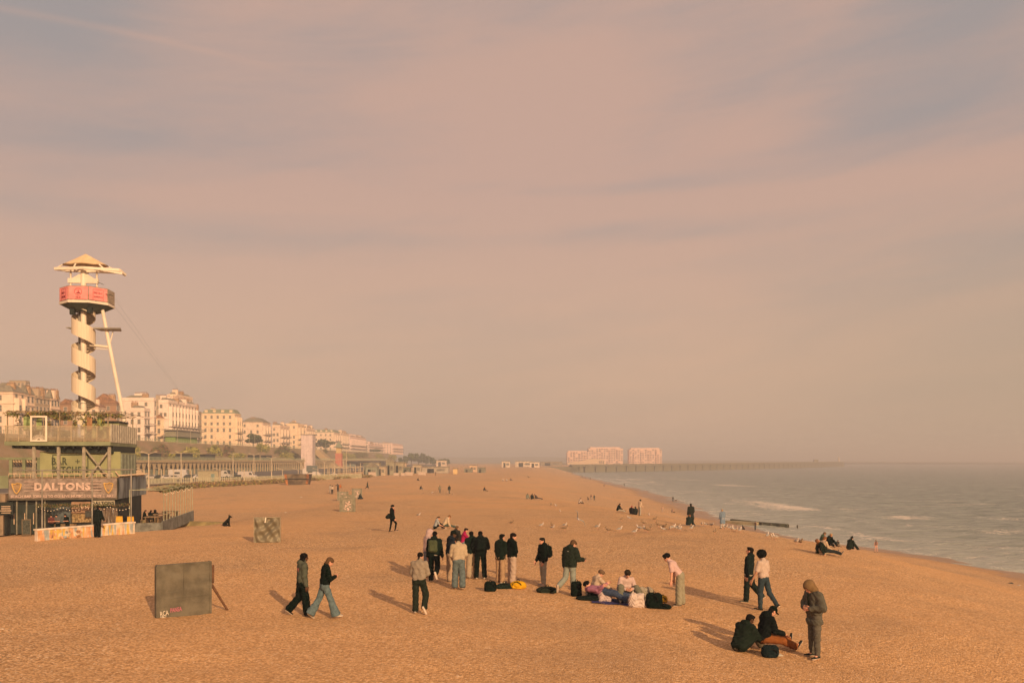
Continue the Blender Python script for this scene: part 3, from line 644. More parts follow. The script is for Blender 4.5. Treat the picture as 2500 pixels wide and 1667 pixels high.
# ------------------------------------------------------------ zip wire tower
def build_tower():
    Y = 78.0; S = F / Y
    X = (204 - HU) / S; G = gz(X, Y) - .1
    def Z(v): return CAMZ - (v - HV) / S - G
    def D(u): return (u - 204) / S
    root = empty('zip_wire_tower', (X, Y, G), 0.10, 'tall cream observation tower with spiral stair, pink banner platform and conical roof', 'tower')
    mb = MB(); mb.tube((0, 0, 0), (0, 0, Z(655)), .25, n=16); mb.build('column', WHITE, root, smooth=False)
    mb = MB()
    for v in (825, 900, 985): mb.tube((0, 0, Z(v)), (0, 0, Z(v) + .06), .29, n=16)
    mb.tube((-.46, .25, Z(1005)), (-.46, .25, Z(745)), .10, n=8); mb.build('collar', STEEL, root)
    # spiral stair: guard sheet, treads
    R = 1.0; pitch = 2.63; top = Z(745); turns = 4.15
    n = int(turns * 40); rings = []; rail = []
    a0 = -2.0
    gi = []; go = []
    for i in range(n + 1):
        a = a0 + 2 * math.pi * i / 40; z = top - pitch * i / 40 * 1.0
        c, s = math.cos(a), math.sin(a)
        r_ = R * (1 + .004 * (i % 2))
        rings.append([(r_ * c, r_ * s, z - .25), (r_ * c, r_ * s, z + 1.2), ((r_ - .03) * c, (r_ - .03) * s, z + 1.2), ((r_ - .03) * c, (r_ - .03) * s, z - .25)])
    mb = MB(); mb.loft(rings, True, True); mb.build('stair_guard', mat('ribbed_guard', (0.68, 0.56, 0.42), .6, .06, 9, stretch=(1, 1, .05)), root, smooth=False)
    mb = MB()
    for i in range(0, n):
        if i % 3: continue
        a = a0 + 2 * math.pi * i / 40; b = a + .2; z = top - pitch * i / 40 - .1
        q = [(.25 * math.cos(a), .25 * math.sin(a)), (.96 * math.cos(a), .96 * math.sin(a)), (.96 * math.cos(b), .96 * math.sin(b)), (.25 * math.cos(b), .25 * math.sin(b))]
        mb.prism(q, z - .04, z)
    mb.build('stair_tread', mat('tread_steel', (0.45, 0.37, 0.28), .7), root)
    # platform: an octagon carried on brackets
    cx = D(210); zd = Z(741)
    def octa(r, rot=math.pi / 8): return [(cx + r * math.cos(rot + k * math.pi / 4), .3 + r * math.sin(rot + k * math.pi / 4)) for k in range(8)]
    mb = MB(); mb.prism(octa(2.3), zd - .22, zd); pl = mb.build('platform', WHITE, root)
    mb = MB(); rings = [[(x, y, zd - .225) for x, y in octa(2.24)], [(x, y, zd - .75) for x, y in octa(1.2)]]; mb.loft(rings); mb.build('soffit', mat('dark_soffit', (0.07, 0.085, 0.065), .8), root)
    mb = MB(); mb.box(cx - 1.1, cx - .7, -.9, -.5, zd - 1.15, zd - .6); mb.box(cx + .55, cx + .95, -1.3, -.9, zd - 1.05, zd - .55); mb.build('floodlight', BLACKM, root)
    mb = MB(); oc = octa(2.24)
    for k in range(8):
        (x, y), (x2, y2) = oc[k], oc[(k + 1) % 8]
        mb.tube((x, y, zd), (x, y, zd + 1.25), .03, n=6); mb.tube((x, y, zd + 1.25), (x2, y2, zd + 1.25), .03, n=6); mb.tube((x, y, zd + .1), (x2, y2, zd + .1), .025, n=6)
    rl = mb.build('railing', mat('rail_brown', (0.30, 0.22, 0.14), .6), root)
    pk = mat('pink_banner', (0.85, 0.27, 0.25), .6, .08, 1.5); gl = mat('mesh_infill', (0.42, 0.33, 0.24), .6, alpha=.75)
    oc = octa(2.27); inkm = mat('banner_ink', (0.25, 0.03, 0.04), .7)
    for k in range(8):
        (x, y), (x2, y2) = oc[k], oc[(k + 1) % 8]
        mx, my = (x + x2) / 2, (y + y2) / 2; ang = math.atan2(y2 - y, x2 - x)
        nx_, ny_ = mx - cx, my - .3; ln = math.hypot(nx_, ny_); nx_ /= ln; ny_ /= ln
        face = ny_ < -.3
        L = math.hypot(x2 - x, y2 - y) * .94
        mb = MB(); mb.box(-L / 2, L / 2, -.012, .012, .08, 1.22)
        o = mb.build('pink_panel' if face else 'mesh_panel', pk if face else gl, root, loc=(mx, my, zd), rot=(0, 0, ang))
        if face:
            rz = 0.0 if True else 0
            if nx_ < -.3:
                lettering('lettering', 'BAR +', .20, inkm, o, (0, -.025, .72), width=.62, bold=.01); lettering('lettering', 'KITCHEN', .20, inkm, o, (0, -.025, .36), width=.66, bold=.01)
                q = (.42, .52)
            elif nx_ > .3:
                lettering('lettering', 'FIND US AT', .17, inkm, o, (0, -.025, .74), width=.78, bold=.005); lettering('lettering', 'SHOREDITCH', .14, inkm, o, (0, -.025, .40), width=.78)
                q = (.46, .50)
            else:
                lettering('lettering', 'THE ZIP', .16, inkm, o, (0, -.025, .24), width=.42)
                m2 = MB(); m2.path([(.31 * math.cos(t), -.025, .74 + .31 * math.sin(t)) for t in [6.2832 * j / 20 for j in range(21)]], .018, 4)
                m2.prism([(-.06, .60), (.07, .60), (.02, .95)], -.035, -.02, 'y'); m2.prism([(-.2, .58), (.2, .58), (.14, .70), (-.12, .66)], -.033, -.022, 'y'); m2.build('round_emblem', inkm, o); q = None
            if q:
                m2 = MB(); m2.path([(-q[0], -.025, .56 - q[1]), (q[0], -.025, .56 - q[1]), (q[0], -.025, .56 + q[1]), (-q[0], -.025, .56 + q[1]), (-q[0], -.025, .56 - q[1])], .012, 4); m2.build('sign_border', inkm, o)
    # upper frame: cross beam, hangers, canopy beams, cone
    zb = Z(688)
    mb = MB(); mb.box(D(168), D(239), -.12, .12, zb - .14, zb + .28)
    mb.prism([(-1.0, zb + .28), (1.0, zb + .28), (.28, zb + .72), (-.28, zb + .72)], -.1, .1, 'y'); mb.build('cross_beam', WHITE, root)
    mb = MB()
    for u in (174, 235):
        mb.tube((D(u), -.0, zd), (D(u), 0, Z(660)), .075, n=8)
        for v in (671, 684, 700): mb.tube((D(u), 0, Z(v)), (D(u), 0, Z(v) + .1), .11, n=8)
    mb.build('hanger', WHITE, root)
    zc = Z(660)
    mb = MB()
    mb.bar((D(141), -.4, zc), (D(212), -.8, zc + .06), .20, .24); mb.bar((D(212), -.8, zc + .06), (D(292), -.4, zc), .20, .24)
    mb.bar((D(141), -.4, zc), (D(166), 1.0, zc + .15), .2, .24); mb.bar((D(166), 1.0, zc + .15), (D(270), 1.1, zc + .1), .2, .22)
    mb.bar((D(160), .2, zc - .02), (D(292), .2, zc - .05), .18, .24); mb.bar((D(292), -.4, zc + .0), (D(298), .5, zc - .25), .18, .22)
    mb.bar((D(250), -.6, zc - .02), (D(298), -.3, zc - .28), .15, .2); mb.bar((D(204), -.7, zc - .01), (D(204), 1.0, zc), .2, .22)
    mb.build('canopy_beam', WHITE, root)
    ap = Z(618); ze = Z(647); rings = []
    for j in range(7):
        t = j / 6; ring = []
        for k in range(24):
            a = 2 * math.pi * k / 24 + math.radians(15); sc = abs(math.sin(a * 3)) * .07 * t ** 3
            ring.append((D(206) + 2.0 * (t + .01) * math.cos(a), .3 + 0.95 * (t + .01) * math.sin(a), ap + (ze - ap) * t + sc))
        rings.append(ring)
    mb = MB(); mb.loft(rings, True, False); mb.loft([[(x, y, z - .05) for x, y, z in r] for r in rings[::-1]], True, False)
    mb.build('cone_roof', mat('sand_canvas', (0.66, 0.47, 0.28), .8, .05), root, smooth=False, fix=False)
    mb = MB()
    for k in range(6):
        a = 2 * math.pi * k / 6 + math.radians(15) ; mb.tube((D(206) + 2.0 * math.cos(a), .3 + .95 * math.sin(a), ze), (D(206) + 2.6 * math.cos(a), .3 + 1.0 * math.sin(a), Z(657)), .07, n=6)
        mb.tube((D(206), .3, Z(652)), (D(206) + 2.6 * math.cos(a), .3 + 1.0 * math.sin(a), Z(657)), .07, n=6)
    mb.build('roof_rafter', WHITE, root)
    # leaning leg, mid strut, small landings
    mb = MB(); la = (D(247), 0, zd - .3); lb = (D(312), .2, Z(1100)); mb.tube(la, lb, .155, .175, n=12)
    mb.build('leaning_leg', WHITE, root)
    mb = MB(); mb.tube((D(219), 0, Z(842)), (D(263), .1, Z(846)), .12, n=10); mb.tube((D(228), 0, Z(850)), (D(260), .1, Z(852)), .04, n=6); mb.tube((D(263), .1, Z(846)), (D(272), .1, Z(808)), .05, n=6); mb.build('strut', WHITE, root)
    zl = Z(801)
    mb = MB(); mb.prism([(D(168), -.5), (D(196), -.5), (D(190), 1.0), (D(175), 1.0)], zl - .08, zl); mb.prism([(D(232), -.6), (D(296), -.6), (D(285), .9), (D(236), .9)], zl - .12, zl); mb.build('landing', STEEL, root)
    mb = MB(); mb.bar((D(255), -.6, Z(718)), (D(283), -1.0, Z(726)), .05, .05); mb.bar((D(240), -.4, Z(690)), (D(255), -.4, Z(696)), .04, .04); mb.build('launch_arm', BLACKM, root)
    # the two cables leaving over the beach
    for k, (dx, dz) in enumerate(((0, 0), (.9, -.9))):
        p0 = Vector((X + D(277) - dx * .2, Y - .6 + dx, G + zd + .9 + dz)); p1 = Vector((-105 + 1.2 * k, 330, 9.6))
        pts = [p0.lerp(p1, t / 24) + Vector((0, 0, -1.2 * math.sin(math.pi * t / 24))) for t in range(25)]
        mb = MB(); mb.path([tuple(p) for p in pts], .006, 4)
        o = mb.build('zip_wire', BLACKM); tag(o, ['upper thin zip wire running from the pink platform over the beach', 'lower thin zip wire running from the pink platform over the beach'][k], 'cable', 'zip wires')
build_tower()

# ------------------------------------------------------------ the road, terrace arcade and cliff
XA, XF = -130.0, -155.0     # arcade line, house fronts
ROADZ, DECKZ, TOPZ = 6.15, 12.3, 19.8
def yu(X, u): return -X * F / (HU - u)          # where the sight line at offset u crosses the plane x = X
def build_sea_front():
    asph = mat('asphalt', (0.13, 0.11, 0.09), .9, .15, .3)
    mb = MB(); mb.box(-XA * 0 - 129.9, -86, 60, 1100, 5.0, ROADZ + .35); tag(mb.build('road', asph), kind='structure')
    mb = MB()
    for k in range(60): mb.add([(-112.1, 150 + k * 12, ROADZ + .354), (-111.9, 150 + k * 12, ROADZ + .354), (-111.9, 154 + k * 12, ROADZ + .354), (-112.1, 154 + k * 12, ROADZ + .354)], [(0, 1, 2, 3)])
    tag(mb.build('road_marking', mat('road_paint', (0.7, 0.66, 0.6), .8), fix=False), kind='structure')
    mb = MB(); mb.box(-90, -86, 60, 900, ROADZ + .2, ROADZ + .52); tag(mb.build('pavement', mat('paving', (0.33, 0.27, 0.20), .9)), kind='structure')
    # cliff face with the parade on top
    cl = mat('cliff_wall', (0.30, 0.20, 0.12), .95, .2, .12, bump=1, bscale=.8, col2=(0.22, 0.17, 0.085))
    ys = np.arange(150, 1010, 4.0); zs = np.linspace(5.5, TOPZ, 9)
    rows = []
    for y in ys:
        rows.append([(XA - 3.0 - 8.5 * (z - 5.5) / (TOPZ - 5.5) - 3 + .6 * math.sin(y * .11 + z) + .4 * math.sin(y * .37 - z * 1.3), y, z) for z in zs] + [(-700, y, TOPZ)])
    mb = MB(); mb.loft(rows, False, False); o = mb.build('cliff', cl, smooth=True); tag(o, kind='structure')
    mb = MB(); mb.add([(-700, 150, TOPZ + .02), (-146.0, 150, TOPZ + .02), (-146.0, 1010, TOPZ + .02), (-700, 1010, TOPZ + .02)], [(0, 1, 2, 3)])
    mb.add([(-700, 1010, TOPZ + .02), (-146.0, 1010, TOPZ + .02), (-146.0, 1012, 5), (-700, 1012, 5)], [(0, 1, 2, 3)])
    tag(mb.build('parade', asph, fix=False), kind='structure')
    # parade railing and parapet
    y0, y1 = 190, 960
    rt = empty('parade_railing', (-144.9, y0, TOPZ), 0, 'long pale green railing along the top of the cliff', 'railing')
    mb = MB(); mb.box(-.35, .1, 0, y1 - y0, -.6, .25); mb.build('parapet', mat('parapet_stone', (0.42, 0.33, 0.22), .9), rt)
    mb = MB(); y = 0
    while y < y1 - y0: mb.box(-.1, .0, y, y + .22, .25, 1.25); y += 1.9
    mb.box(-.1, 0, 0, y1 - y0, 1.2, 1.3); mb.box(-.08, -.02, 0, y1 - y0, .75, .82); mb.build('rail', mat('rail_green', (0.40, 0.42, 0.27), .7), rt)
    # terrace arcade
    ar = empty('terrace_arcade', (XA, 235, ROADZ), 0, 'long two level arcade of pointed dark arches with a railed walkway on top', 'arcade')
    st = mat('arcade_cream', (0.46, 0.34, 0.19), .85, .12, 1.0); L = 700
    mb = MB(); mb.box(-8.5, .9, 0, L, DECKZ - ROADZ - .55, DECKZ - ROADZ); mb.box(.9, 1.1, 0, L, DECKZ - ROADZ - .8, DECKZ - ROADZ - .1); mb.build('walkway', st, ar)
    mb = MB(); y = 0
    while y < L: mb.box(.75, .85, y, y + .12, DECKZ - ROADZ, DECKZ - ROADZ + 1.1); y += 1.1
    mb.box(.72, .88, 0, L, DECKZ - ROADZ + 1.1, DECKZ - ROADZ + 1.2); mb.box(.75, .85, 0, L, DECKZ - ROADZ + .1, DECKZ - ROADZ + .2); mb.build('walkway_railing', mat('rail_green', (0.40, 0.42, 0.27), .7), ar)
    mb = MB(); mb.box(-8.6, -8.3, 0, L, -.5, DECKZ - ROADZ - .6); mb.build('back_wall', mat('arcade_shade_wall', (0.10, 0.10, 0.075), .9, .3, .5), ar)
    W = 4.35
    def arch():
        m = MB(); H = DECKZ - ROADZ - .55; h0 = 2.7; hs = H - .3; w = W / 2 - .50
        pts = []
        for k in range(13):
            t = k / 12; x = -w + 2 * w * t; z = h0 + (hs - h0) * (1 - abs(2 * t - 1) ** 1.35) ** .85; pts.append((x, z))
        f = []; v = []
        for x, z in pts: v += [(.0, x, z), (.0, x, H), (.3, x, z), (.3, x, H)]
        for k in range(12):
            a = 4 * k; f += [(a, a + 1, a + 5, a + 4), (a + 2, a + 6, a + 7, a + 3), (a, a + 4, a + 6, a + 2)]
        m.add(v, f)
        m.box(-.02, .34, -W / 2, -w, 0, H); m.box(-.02, .34, w, W / 2 - .001, 0, H)
        m.box(-.06, .38, -W / 2, -w + .05, h0 - .15, h0 + .05)
        return m
    a0 = arch().build('arch', st, ar); a0.location = (.3, W / 2, 0)
    for k in range(1, 99):
        c = a0.copy(); COL.objects.link(c); c.parent = ar; c.location = (.3, W / 2 + W * k, 0)
    # kiosks' greenish fronts behind the arches
    mb = MB()
    for k in range(55): mb.box(-.6, -.45, k * W * 2, k * W * 2 + W * 1.9, 0, 2.5 + .2 * (k % 3))
    mb.build('kiosk_front', mat('kiosk_green', (0.27, 0.30, 0.22), .8, .2, .4), ar)
    # ivy on the cliff
    for i, (u, v, w, h, m) in enumerate(((325, 1104, 11, 15, LEAF3), (352, 1112, 9, 8, LEAF3), (398, 1106, 8, 15, TWIG), (412, 1100, 6, 16, TWIG), (436, 1112, 8, 8, LEAF3), (478, 1106, 9, 14, LEAF3), (492, 1112, 8, 8, LEAF3), (540, 1104, 9, 15, LEAF3), (575, 1100, 6, 18, TWIG),
                                  (590, 1112, 9, 8, LEAF3), (662, 1096, 9, 14, LEAF3), (702, 1104, 11, 18, LEAF2), (718, 1114, 14, 10, LEAF3), (780, 1112, 16, 12, LEAF3), (860, 1115, 20, 9, LEAF3), (890, 1113, 16, 9, LEAF2), (935, 1115, 16, 8, LEAF3), (962, 1117, 14, 7, LEAF3), (800, 1104, 10, 8, LEAF2))):
        Y = yu(XA - 9, u); z = min(pz(v, Y), 18.3); s = Y / F
        x = XA - 5.6 - 8.5 * (z - 5.5) / (TOPZ - 5.5)
        r = random.Random(i); bl = []
        for k in range(7): bl.append(((r.random() - .5) * .5, (r.random() - .5) * w * s * 9, (r.random() - .6) * h * s * 1.1, 1.2, w * s * 3.2, h * s * .75))
        o = leaves('creeper', bl, 1900, .42, [m, m, m, LEAF2] if m is LEAF3 else [m, TWIG, LEAF2], None, 30 + i); o.location = (x, Y, z)
        tag(o, ('yellow green' if m is LEAF3 else 'dry brown' if m is TWIG else 'dull green') + ' creeper on the cliff wall, number %s from the left' % ['one', 'two', 'three', 'four', 'five', 'six', 'seven', 'eight', 'nine', 'ten', 'eleven', 'twelve', 'thirteen', 'fourteen', 'fifteen', 'sixteen', 'seventeen', 'eighteen', 'nineteen'][sorted([325, 352, 398, 412, 436, 478, 492, 540, 575, 590, 662, 702, 718, 780, 860, 890, 935, 962, 800]).index(u)], 'creeper', 'creepers on the cliff wall')
    # shelters on the walkway
    for i, u in enumerate((376, 456, 513, 624, 655)):
        Y = yu(XA - 2, u); o = empty('shelter', (XA - 3.0, Y, DECKZ), 0, 'dark flat roofed shelter on the arcade walkway, %s from the left' % ['first', 'second', 'third', 'fourth', 'fifth'][i], 'shelter', 'shelters on the arcade walkway')
        mb = MB(); mb.prism([(-2.3, -8.5), (2.3, -8.5), (2.3, 8.5), (-2.3, 8.5)], 2.7, 2.95); mb.build('roof', mat('shelter_roof', (0.34, 0.26, 0.18), .8), o)
        mb = MB(); mb.box(-1.2, 1.2, -6, 6, .0, 2.2 + .4); mb.build('screen', mat('shelter_dark', (0.07, 0.08, 0.065), .7), o)
build_sea_front()

# ------------------------------------------------------------ houses
CREAMS = {'white': (0.80, 0.64, 0.54), 'cream': (0.78, 0.585, 0.44), 'yellow': (0.80, 0.59, 0.40), 'pink': (0.80, 0.58, 0.50), 'stone': (0.44, 0.33, 0.23), 'brown': (0.34, 0.19, 0.11)}
WIN = mat('window_glass', (0.19, 0.17, 0.135), .25, .2, .5, spec=.6); SLATE = mat('slate_roof', (0.24, 0.21, 0.16), .85, .15, 1.0); TILE = mat('brown_tile', (0.30, 0.15, 0.08), .9, .2, 1.0)
GREENR = mat('copper_green_roof', (0.22, 0.24, 0.16), .8)
CHIM = mat('chimney_brick', (0.42, 0.26, 0.15), .9, .2, 1.5)
WMESH = {}
def window(parent, x, y, z, w, h, side):
    key = (round(w, 2), round(h, 2), side)
    if key not in WMESH:
        mb = MB(); a = .09
        if side:      # on the wall that faces -Y
            mb.box(-w / 2, w / 2, -.03, .05, 0, h, 1)
            for (x0, x1, z0, z1) in ((-w / 2 - a, -w / 2, -a, h + a), (w / 2, w / 2 + a, -a, h + a), (-w / 2, w / 2, h, h + a), (-w / 2, w / 2, -a * 1.6, 0), (-w / 2, w / 2, h * .5 - .04, h * .5 + .04)): mb.box(x0, x1, -.12, -.031, z0, z1, 0)
        else:
            mb.box(-.05, .03, -w / 2, w / 2, 0, h, 1)
            for (x0, x1, z0, z1) in ((-w / 2 - a, -w / 2, -a, h + a), (w / 2, w / 2 + a, -a, h + a), (-w / 2, w / 2, h, h + a), (-w / 2, w / 2, -a * 1.6, 0), (-w / 2, w / 2, h * .5 - .04, h * .5 + .04)): mb.box(.031, .12, x0, x1, z0, z1, 0)
        me = mb.mesh('window'); me.materials.append(mat('window_trim', (0.62, 0.50, 0.40), .7)); me.materials.append(WIN); WMESH[key] = me
    o = bpy.data.objects.new('window', WMESH[key]); COL.objects.link(o); o.parent = parent; o.location = (x, y, z); return o
def house(name, label, uc, wside, vtop, ue, col, storeys=5, bays=0, roof='parapet', gw=2, chim=2, setb=0.0, balc=True, wins=None, base=TOPZ, cat='house', group='houses along the cliff top parade', skip=0, rnd=0):
    X = XF - setb; Y0 = yu(X, uc); Y1 = yu(X, ue); W = wside * Y0 / F; H = pz(vtop, Y0) - base; L = Y1 - Y0
    root = empty(name, (X, Y0, base), 0, label, cat, group)
    m = mat('stucco_' + col, CREAMS[col], .85, .05, .4)
    mb = MB(); mb.box(-W, 0, 0, L, 0, H); mb.build('wall', m, root)
    mb = MB()
    sh = H / storeys
    for k in range(1, storeys + 1):
        if k in (1, 3, storeys) or k == storeys: mb.box(-W - .0, .35, -.25, L, k * sh - .25 - (0 if k < storeys else .35), k * sh - (0 if k < storeys else .35))
    mb.build('cornice', m, root)
    r = random.Random(int(uc * 7 + rnd))
    ww, wh = 1.15, min(1.9, sh * .55)
    # windows on the side that faces the pier
    for s in range(storeys):
        for g in range(gw):
            if gw > 1 and r.random() < (.28 if not wins else 0) or (skip and g in (1, 2) and s == 1): continue
            x = -W * (g + .75) / (gw + .4)
            window(root, x, 0, s * sh + sh * .25, ww, wh * (1.15 if s == 0 else .8 if s > 2 else 1), True)
    # the front that faces the sea: bays, windows, balconies
    nb = max(1, bays or int(L / 6))
    nb = min(nb, 14)
    for b_ in range(nb):
        yc = L * (b_ + .5) / nb; bw = L / nb
        if roof != 'flat' and L / nb > 3.2:
            mb = MB(); q = bw * .30; mb.prism([(0, yc - q * 1.25), (1.3, yc - q * .6), (1.3, yc + q * .6), (0, yc + q * 1.25)], 0, H - sh * .55); mb.build('bay', m, root)
        for s in range(storeys):
            xx = 1.3 if (roof != 'flat' and L / nb > 3.2 and s < storeys - 1) else 0
            window(root, xx, yc, s * sh + sh * .25, 1.3, wh, False)
        
    if balc:
        mb = MB()
        for s in (1, 2):
            mb.box(0, 1.9, .2, L - .2, s * sh, s * sh + .14); 
            y = .3
            while y < L: mb.box(1.8, 1.86, y, y + .10, s * sh + .14, s * sh + 1.05); y += .8
            mb.box(1.78, 1.88, .2, L - .2, s * sh + 1.05, s * sh + 1.13)
        mb.build('balcony', mat('balcony_iron', (0.12, 0.11, 0.09), .7), root)
    # roof
    mb = MB()
    if roof == 'parapet':
        mb.box(-W, 0.1, -.1, .3, H, H + .8); mb.box(-W, -W + .3, .3, L, H, H + .8); mb.box(-.2, .1, .3, L, H, H + .8); mb.build('parapet', m, root)
        mb = MB(); mb.prism([(-W + .5, H), (-.6, H), (-W * .35, H + 1.8), (-W * .65, H + 1.8)], .4, L - .3, 'y'); mb.build('roof', SLATE, root)
    elif roof == 'mansard':
        mb.loft([[(-W, 0, H), (0, 0, H), (0, L, H), (-W, L, H)], [(-W + 1.6, 1.6, H + 2.4), (-1.6, 1.6, H + 2.4), (-1.6, L - .8, H + 2.4), (-W + 1.6, L - .8, H + 2.4)]]); ro = mb.build('roof', GREENR, root)
        n = max(2, int(W / 4))
        for k in range(n):
            mb = MB(); x = -W * (k + .5) / n; mb.box(x - .8, x + .8, .5, 2.0, H + .05, H + 1.9); mb.build('dormer', m, ro)
    elif roof == 'gable':
        mb.prism([(-W - .3, H), (.4, H), (-W / 2, H + min(W * .38, 5))], -.4, L, 'y'); mb.build('roof', TILE, root)
    elif roof == 'hip':
        mb.loft([[(-W - .3, -.3, H), (.3, -.3, H), (.3, L, H), (-W - .3, L, H)], [(-W * .65, W * .3, H + 3), (-W * .35, W * .3, H + 3), (-W * .35, L - 1, H + 3), (-W * .65, L - 1, H + 3)]]); mb.build('roof', SLATE, root)
    else:
        mb.box(-W, 0.0, 0, L, H, H + .3); mb.build('roof', SLATE, root)
    for k in range(chim):
        x = -W * (.2 + .6 * r.random()); y = .8 + (L - 3) * (k + .2) / max(1, chim)
        mb = MB(); hh = H + (2.4 if roof != 'parapet' else 2.2) + r.random(); mb.box(x - 1.3, x + 1.3, y, y + 1.0, H - .2, hh); c = mb.build('chimney', CHIM if r.random() < .5 else m, root)
        mb = MB()
        for q in range(4): mb.tube((x - 1 + q * .65, y + .5, hh), (x - 1 + q * .65, y + .5, hh + .6), .16, .13, n=6)
        mb.build('chimney_pots', TILE, c)
    return root
def build_houses():
    house('town_house', 'large cream house at the left edge with tall sash windows', 32, 60, 956, 62, 'cream', 4, 2, 'hip', 1, 1)
    house('town_house', 'cream bow fronted house second from the left edge', 64, 20, 962, 84, 'cream', 4, 2, 'hip', 1, 1)
    house('town_house', 'stone coloured house wrapped in dark balconies behind the pergola', 86, 18, 968, 122, 'stone', 5, 4, 'flat', 1, 2)
    house('town_house', 'cream house with rounded bays left of the spiral stair', 124, 12, 972, 146, 'cream', 4, 3, 'hip', 1, 2)
    house('tower_block', 'hazy grey tower block far behind the left houses', 104, 60, 948, 118, 'stone', 10, 3, 'flat', 6, 0, setb=70, balc=False, cat='tower block', group='')
    house('tower_block', 'hazy stepped grey block furthest left behind the houses', 62, 40, 930, 72, 'stone', 10, 3, 'flat', 4, 0, setb=70, balc=False, cat='tower block', group='')
    house('brick_house', 'low orange brick gabled building just left of the spiral stair', 176, 30, 985, 190, 'brown', 3, 2, 'gable', 1, 0, balc=False)
    house('brick_house', 'brown tiled building with a dark red gable right of the spiral stair', 284, 62, 984, 292, 'brown', 4, 2, 'gable', 2, 3, balc=False)
    house('town_house', 'cream gabled house between the stair and the leaning leg', 240, 36, 992, 258, 'cream', 3, 2, 'gable', 2, 1, balc=False)
    house('town_house', 'white five storey house with side chimneys right of the leaning leg', 376, 88, 975, 381, 'white', 5, 1, 'parapet', 3, 3)
    house('town_house', 'lower white house with round bay before the leaning leg', 352, 40, 1000, 366, 'white', 4, 2, 'parapet', 2, 1, setb=-1.5)
    house('town_house', 'narrow yellow house with sloping side roof between two white blocks', 400, 22, 1020, 407, 'yellow', 3, 1, 'gable', 1, 0, setb=2, balc=False)
    house('terrace_block', 'tall white terrace with a long bow fronted facade', 411, 24, 980, 481, 'white', 5, 9, 'parapet', 2, 7, cat='terrace')
    house('town_house', 'shaded ochre house wall in the gap between two white blocks', 393, 12, 978, 400, 'stone', 4, 1, 'flat', 1, 1, setb=14, balc=False)
    house('terrace_block', 'upper white gable block behind the tall white terrace', 432, 24, 966, 470, 'cream', 6, 5, 'parapet', 3, 3, setb=8, balc=False, cat='terrace')
    house('scaffolded_house', 'hazy house with dark balconies right of the tall terrace', 476, 10, 1004, 492, 'stone', 5, 3, 'flat', 1, 1)
    house('corner_block', 'broad yellow cream block with flat side wall and green mansard roof', 573, 81, 1009, 588, 'yellow', 5, 3, 'mansard', 5, 1, wins=True, skip=1, cat='house')
    house('corner_block', 'cream block behind the dark round tree on the parade', 641, 54, 1030, 660, 'cream', 4, 3, 'hip', 3, 1)
    house('terrace_block', 'cream terrace right of the dark round tree', 684, 20, 1040, 706, 'cream', 4, 3, 'parapet', 2, 2, cat='terrace')
    house('terrace_block', 'cream block with tall plain side wall left of the wrapped lift tower', 727, 30, 1036, 742, 'yellow', 5, 2, 'parapet', 2, 2, cat='terrace')
    house('terrace_block', 'cream terrace hidden behind the wrapped lift tower', 748, 8, 1046, 768, 'cream', 4, 4, 'parapet', 1, 3, cat='terrace')
    house('corner_block', 'broad cream block with dormered dark roof right of the wrapped lift tower', 815, 50, 1055, 830, 'cream', 4, 3, 'mansard', 4, 2, wins=True, cat='house')
    house('terrace_block', 'cream terrace stepping down right of the dormered block', 832, 6, 1058, 850, 'cream', 5, 4, 'parapet', 1, 3, cat='terrace')
    house('terrace_block', 'pink white bow fronted terrace in the haze', 854, 8, 1066, 893, 'pink', 5, 12, 'parapet', 1, 6, cat='terrace')
    house('terrace_block', 'low pink terrace left of the last hazy block', 899, 6, 1084, 934, 'pink', 3, 10, 'parapet', 1, 5, cat='terrace')
    house('corner_block', 'last pink white block at the far end of the cliff top', 958, 36, 1083, 983, 'pink', 4, 8, 'parapet', 5, 4, wins=True, cat='house')
    # green fronted pub ground floor on the tall terrace
    Y = yu(-150, 440); o = empty('pub_front', (-150.5, Y, TOPZ), 0, 'green shopfront with a glazed canopy below the tall white terrace', 'shopfront')
    mb = MB(); mb.box(-3, 1.5, -8, 18, 0, 3.0); mb.build('shopfront', mat('bright_green', (0.20, 0.30, 0.06), .7), o)
    mb = MB(); mb.box(-4, 2.5, -9, 22, 3.0, 3.4); mb.box(-3, 2.0, -8.5, 21, 3.4, 5.8); mb.build('glazed_floor', mat('pub_glazing', (0.26, 0.24, 0.17), .5), o)
    mb = MB(); mb.box(-4, 2.8, -10, 23, 5.8, 6.2); mb.build('canopy', mat('grey_canopy', (0.42, 0.36, 0.28), .8), o)
build_houses()

# ------------------------------------------------------------ trees
def crown_tree(name, label, x, y, z, h, r, n, size, seed, ms=None, trunk=.35):
    root = empty(name, (x, y, z), 0, label, 'tree')
    mb = MB(); mb.tube((0, 0, -.3), (0, 0, h * .45), trunk, trunk * .6, n=7)
    rr = random.Random(seed); bl = []
    for k in range(11):
        a = rr.random() * 6.28; q = rr.random() ** .6 * r * .75; zz = h * (.38 + .5 * rr.random() * (1 - (q / r) ** 2 * .5))
        bl.append((q * math.cos(a), q * math.sin(a), zz, r * (.28 + .2 * rr.random()), r * (.28 + .2 * rr.random()), h * (.12 + .08 * rr.random())))
        mb.tube((0, 0, h * .3), (q * math.cos(a) * .8, q * math.sin(a) * .8, zz), trunk * .35, trunk * .1, n=5)
    mb.build('trunk', mat('bark', (0.12, 0.09, 0.06), .9, .3, 2), root)
    leaves('crown', bl, n, size, ms or [LEAF1, LEAF2], root, seed)
    return root
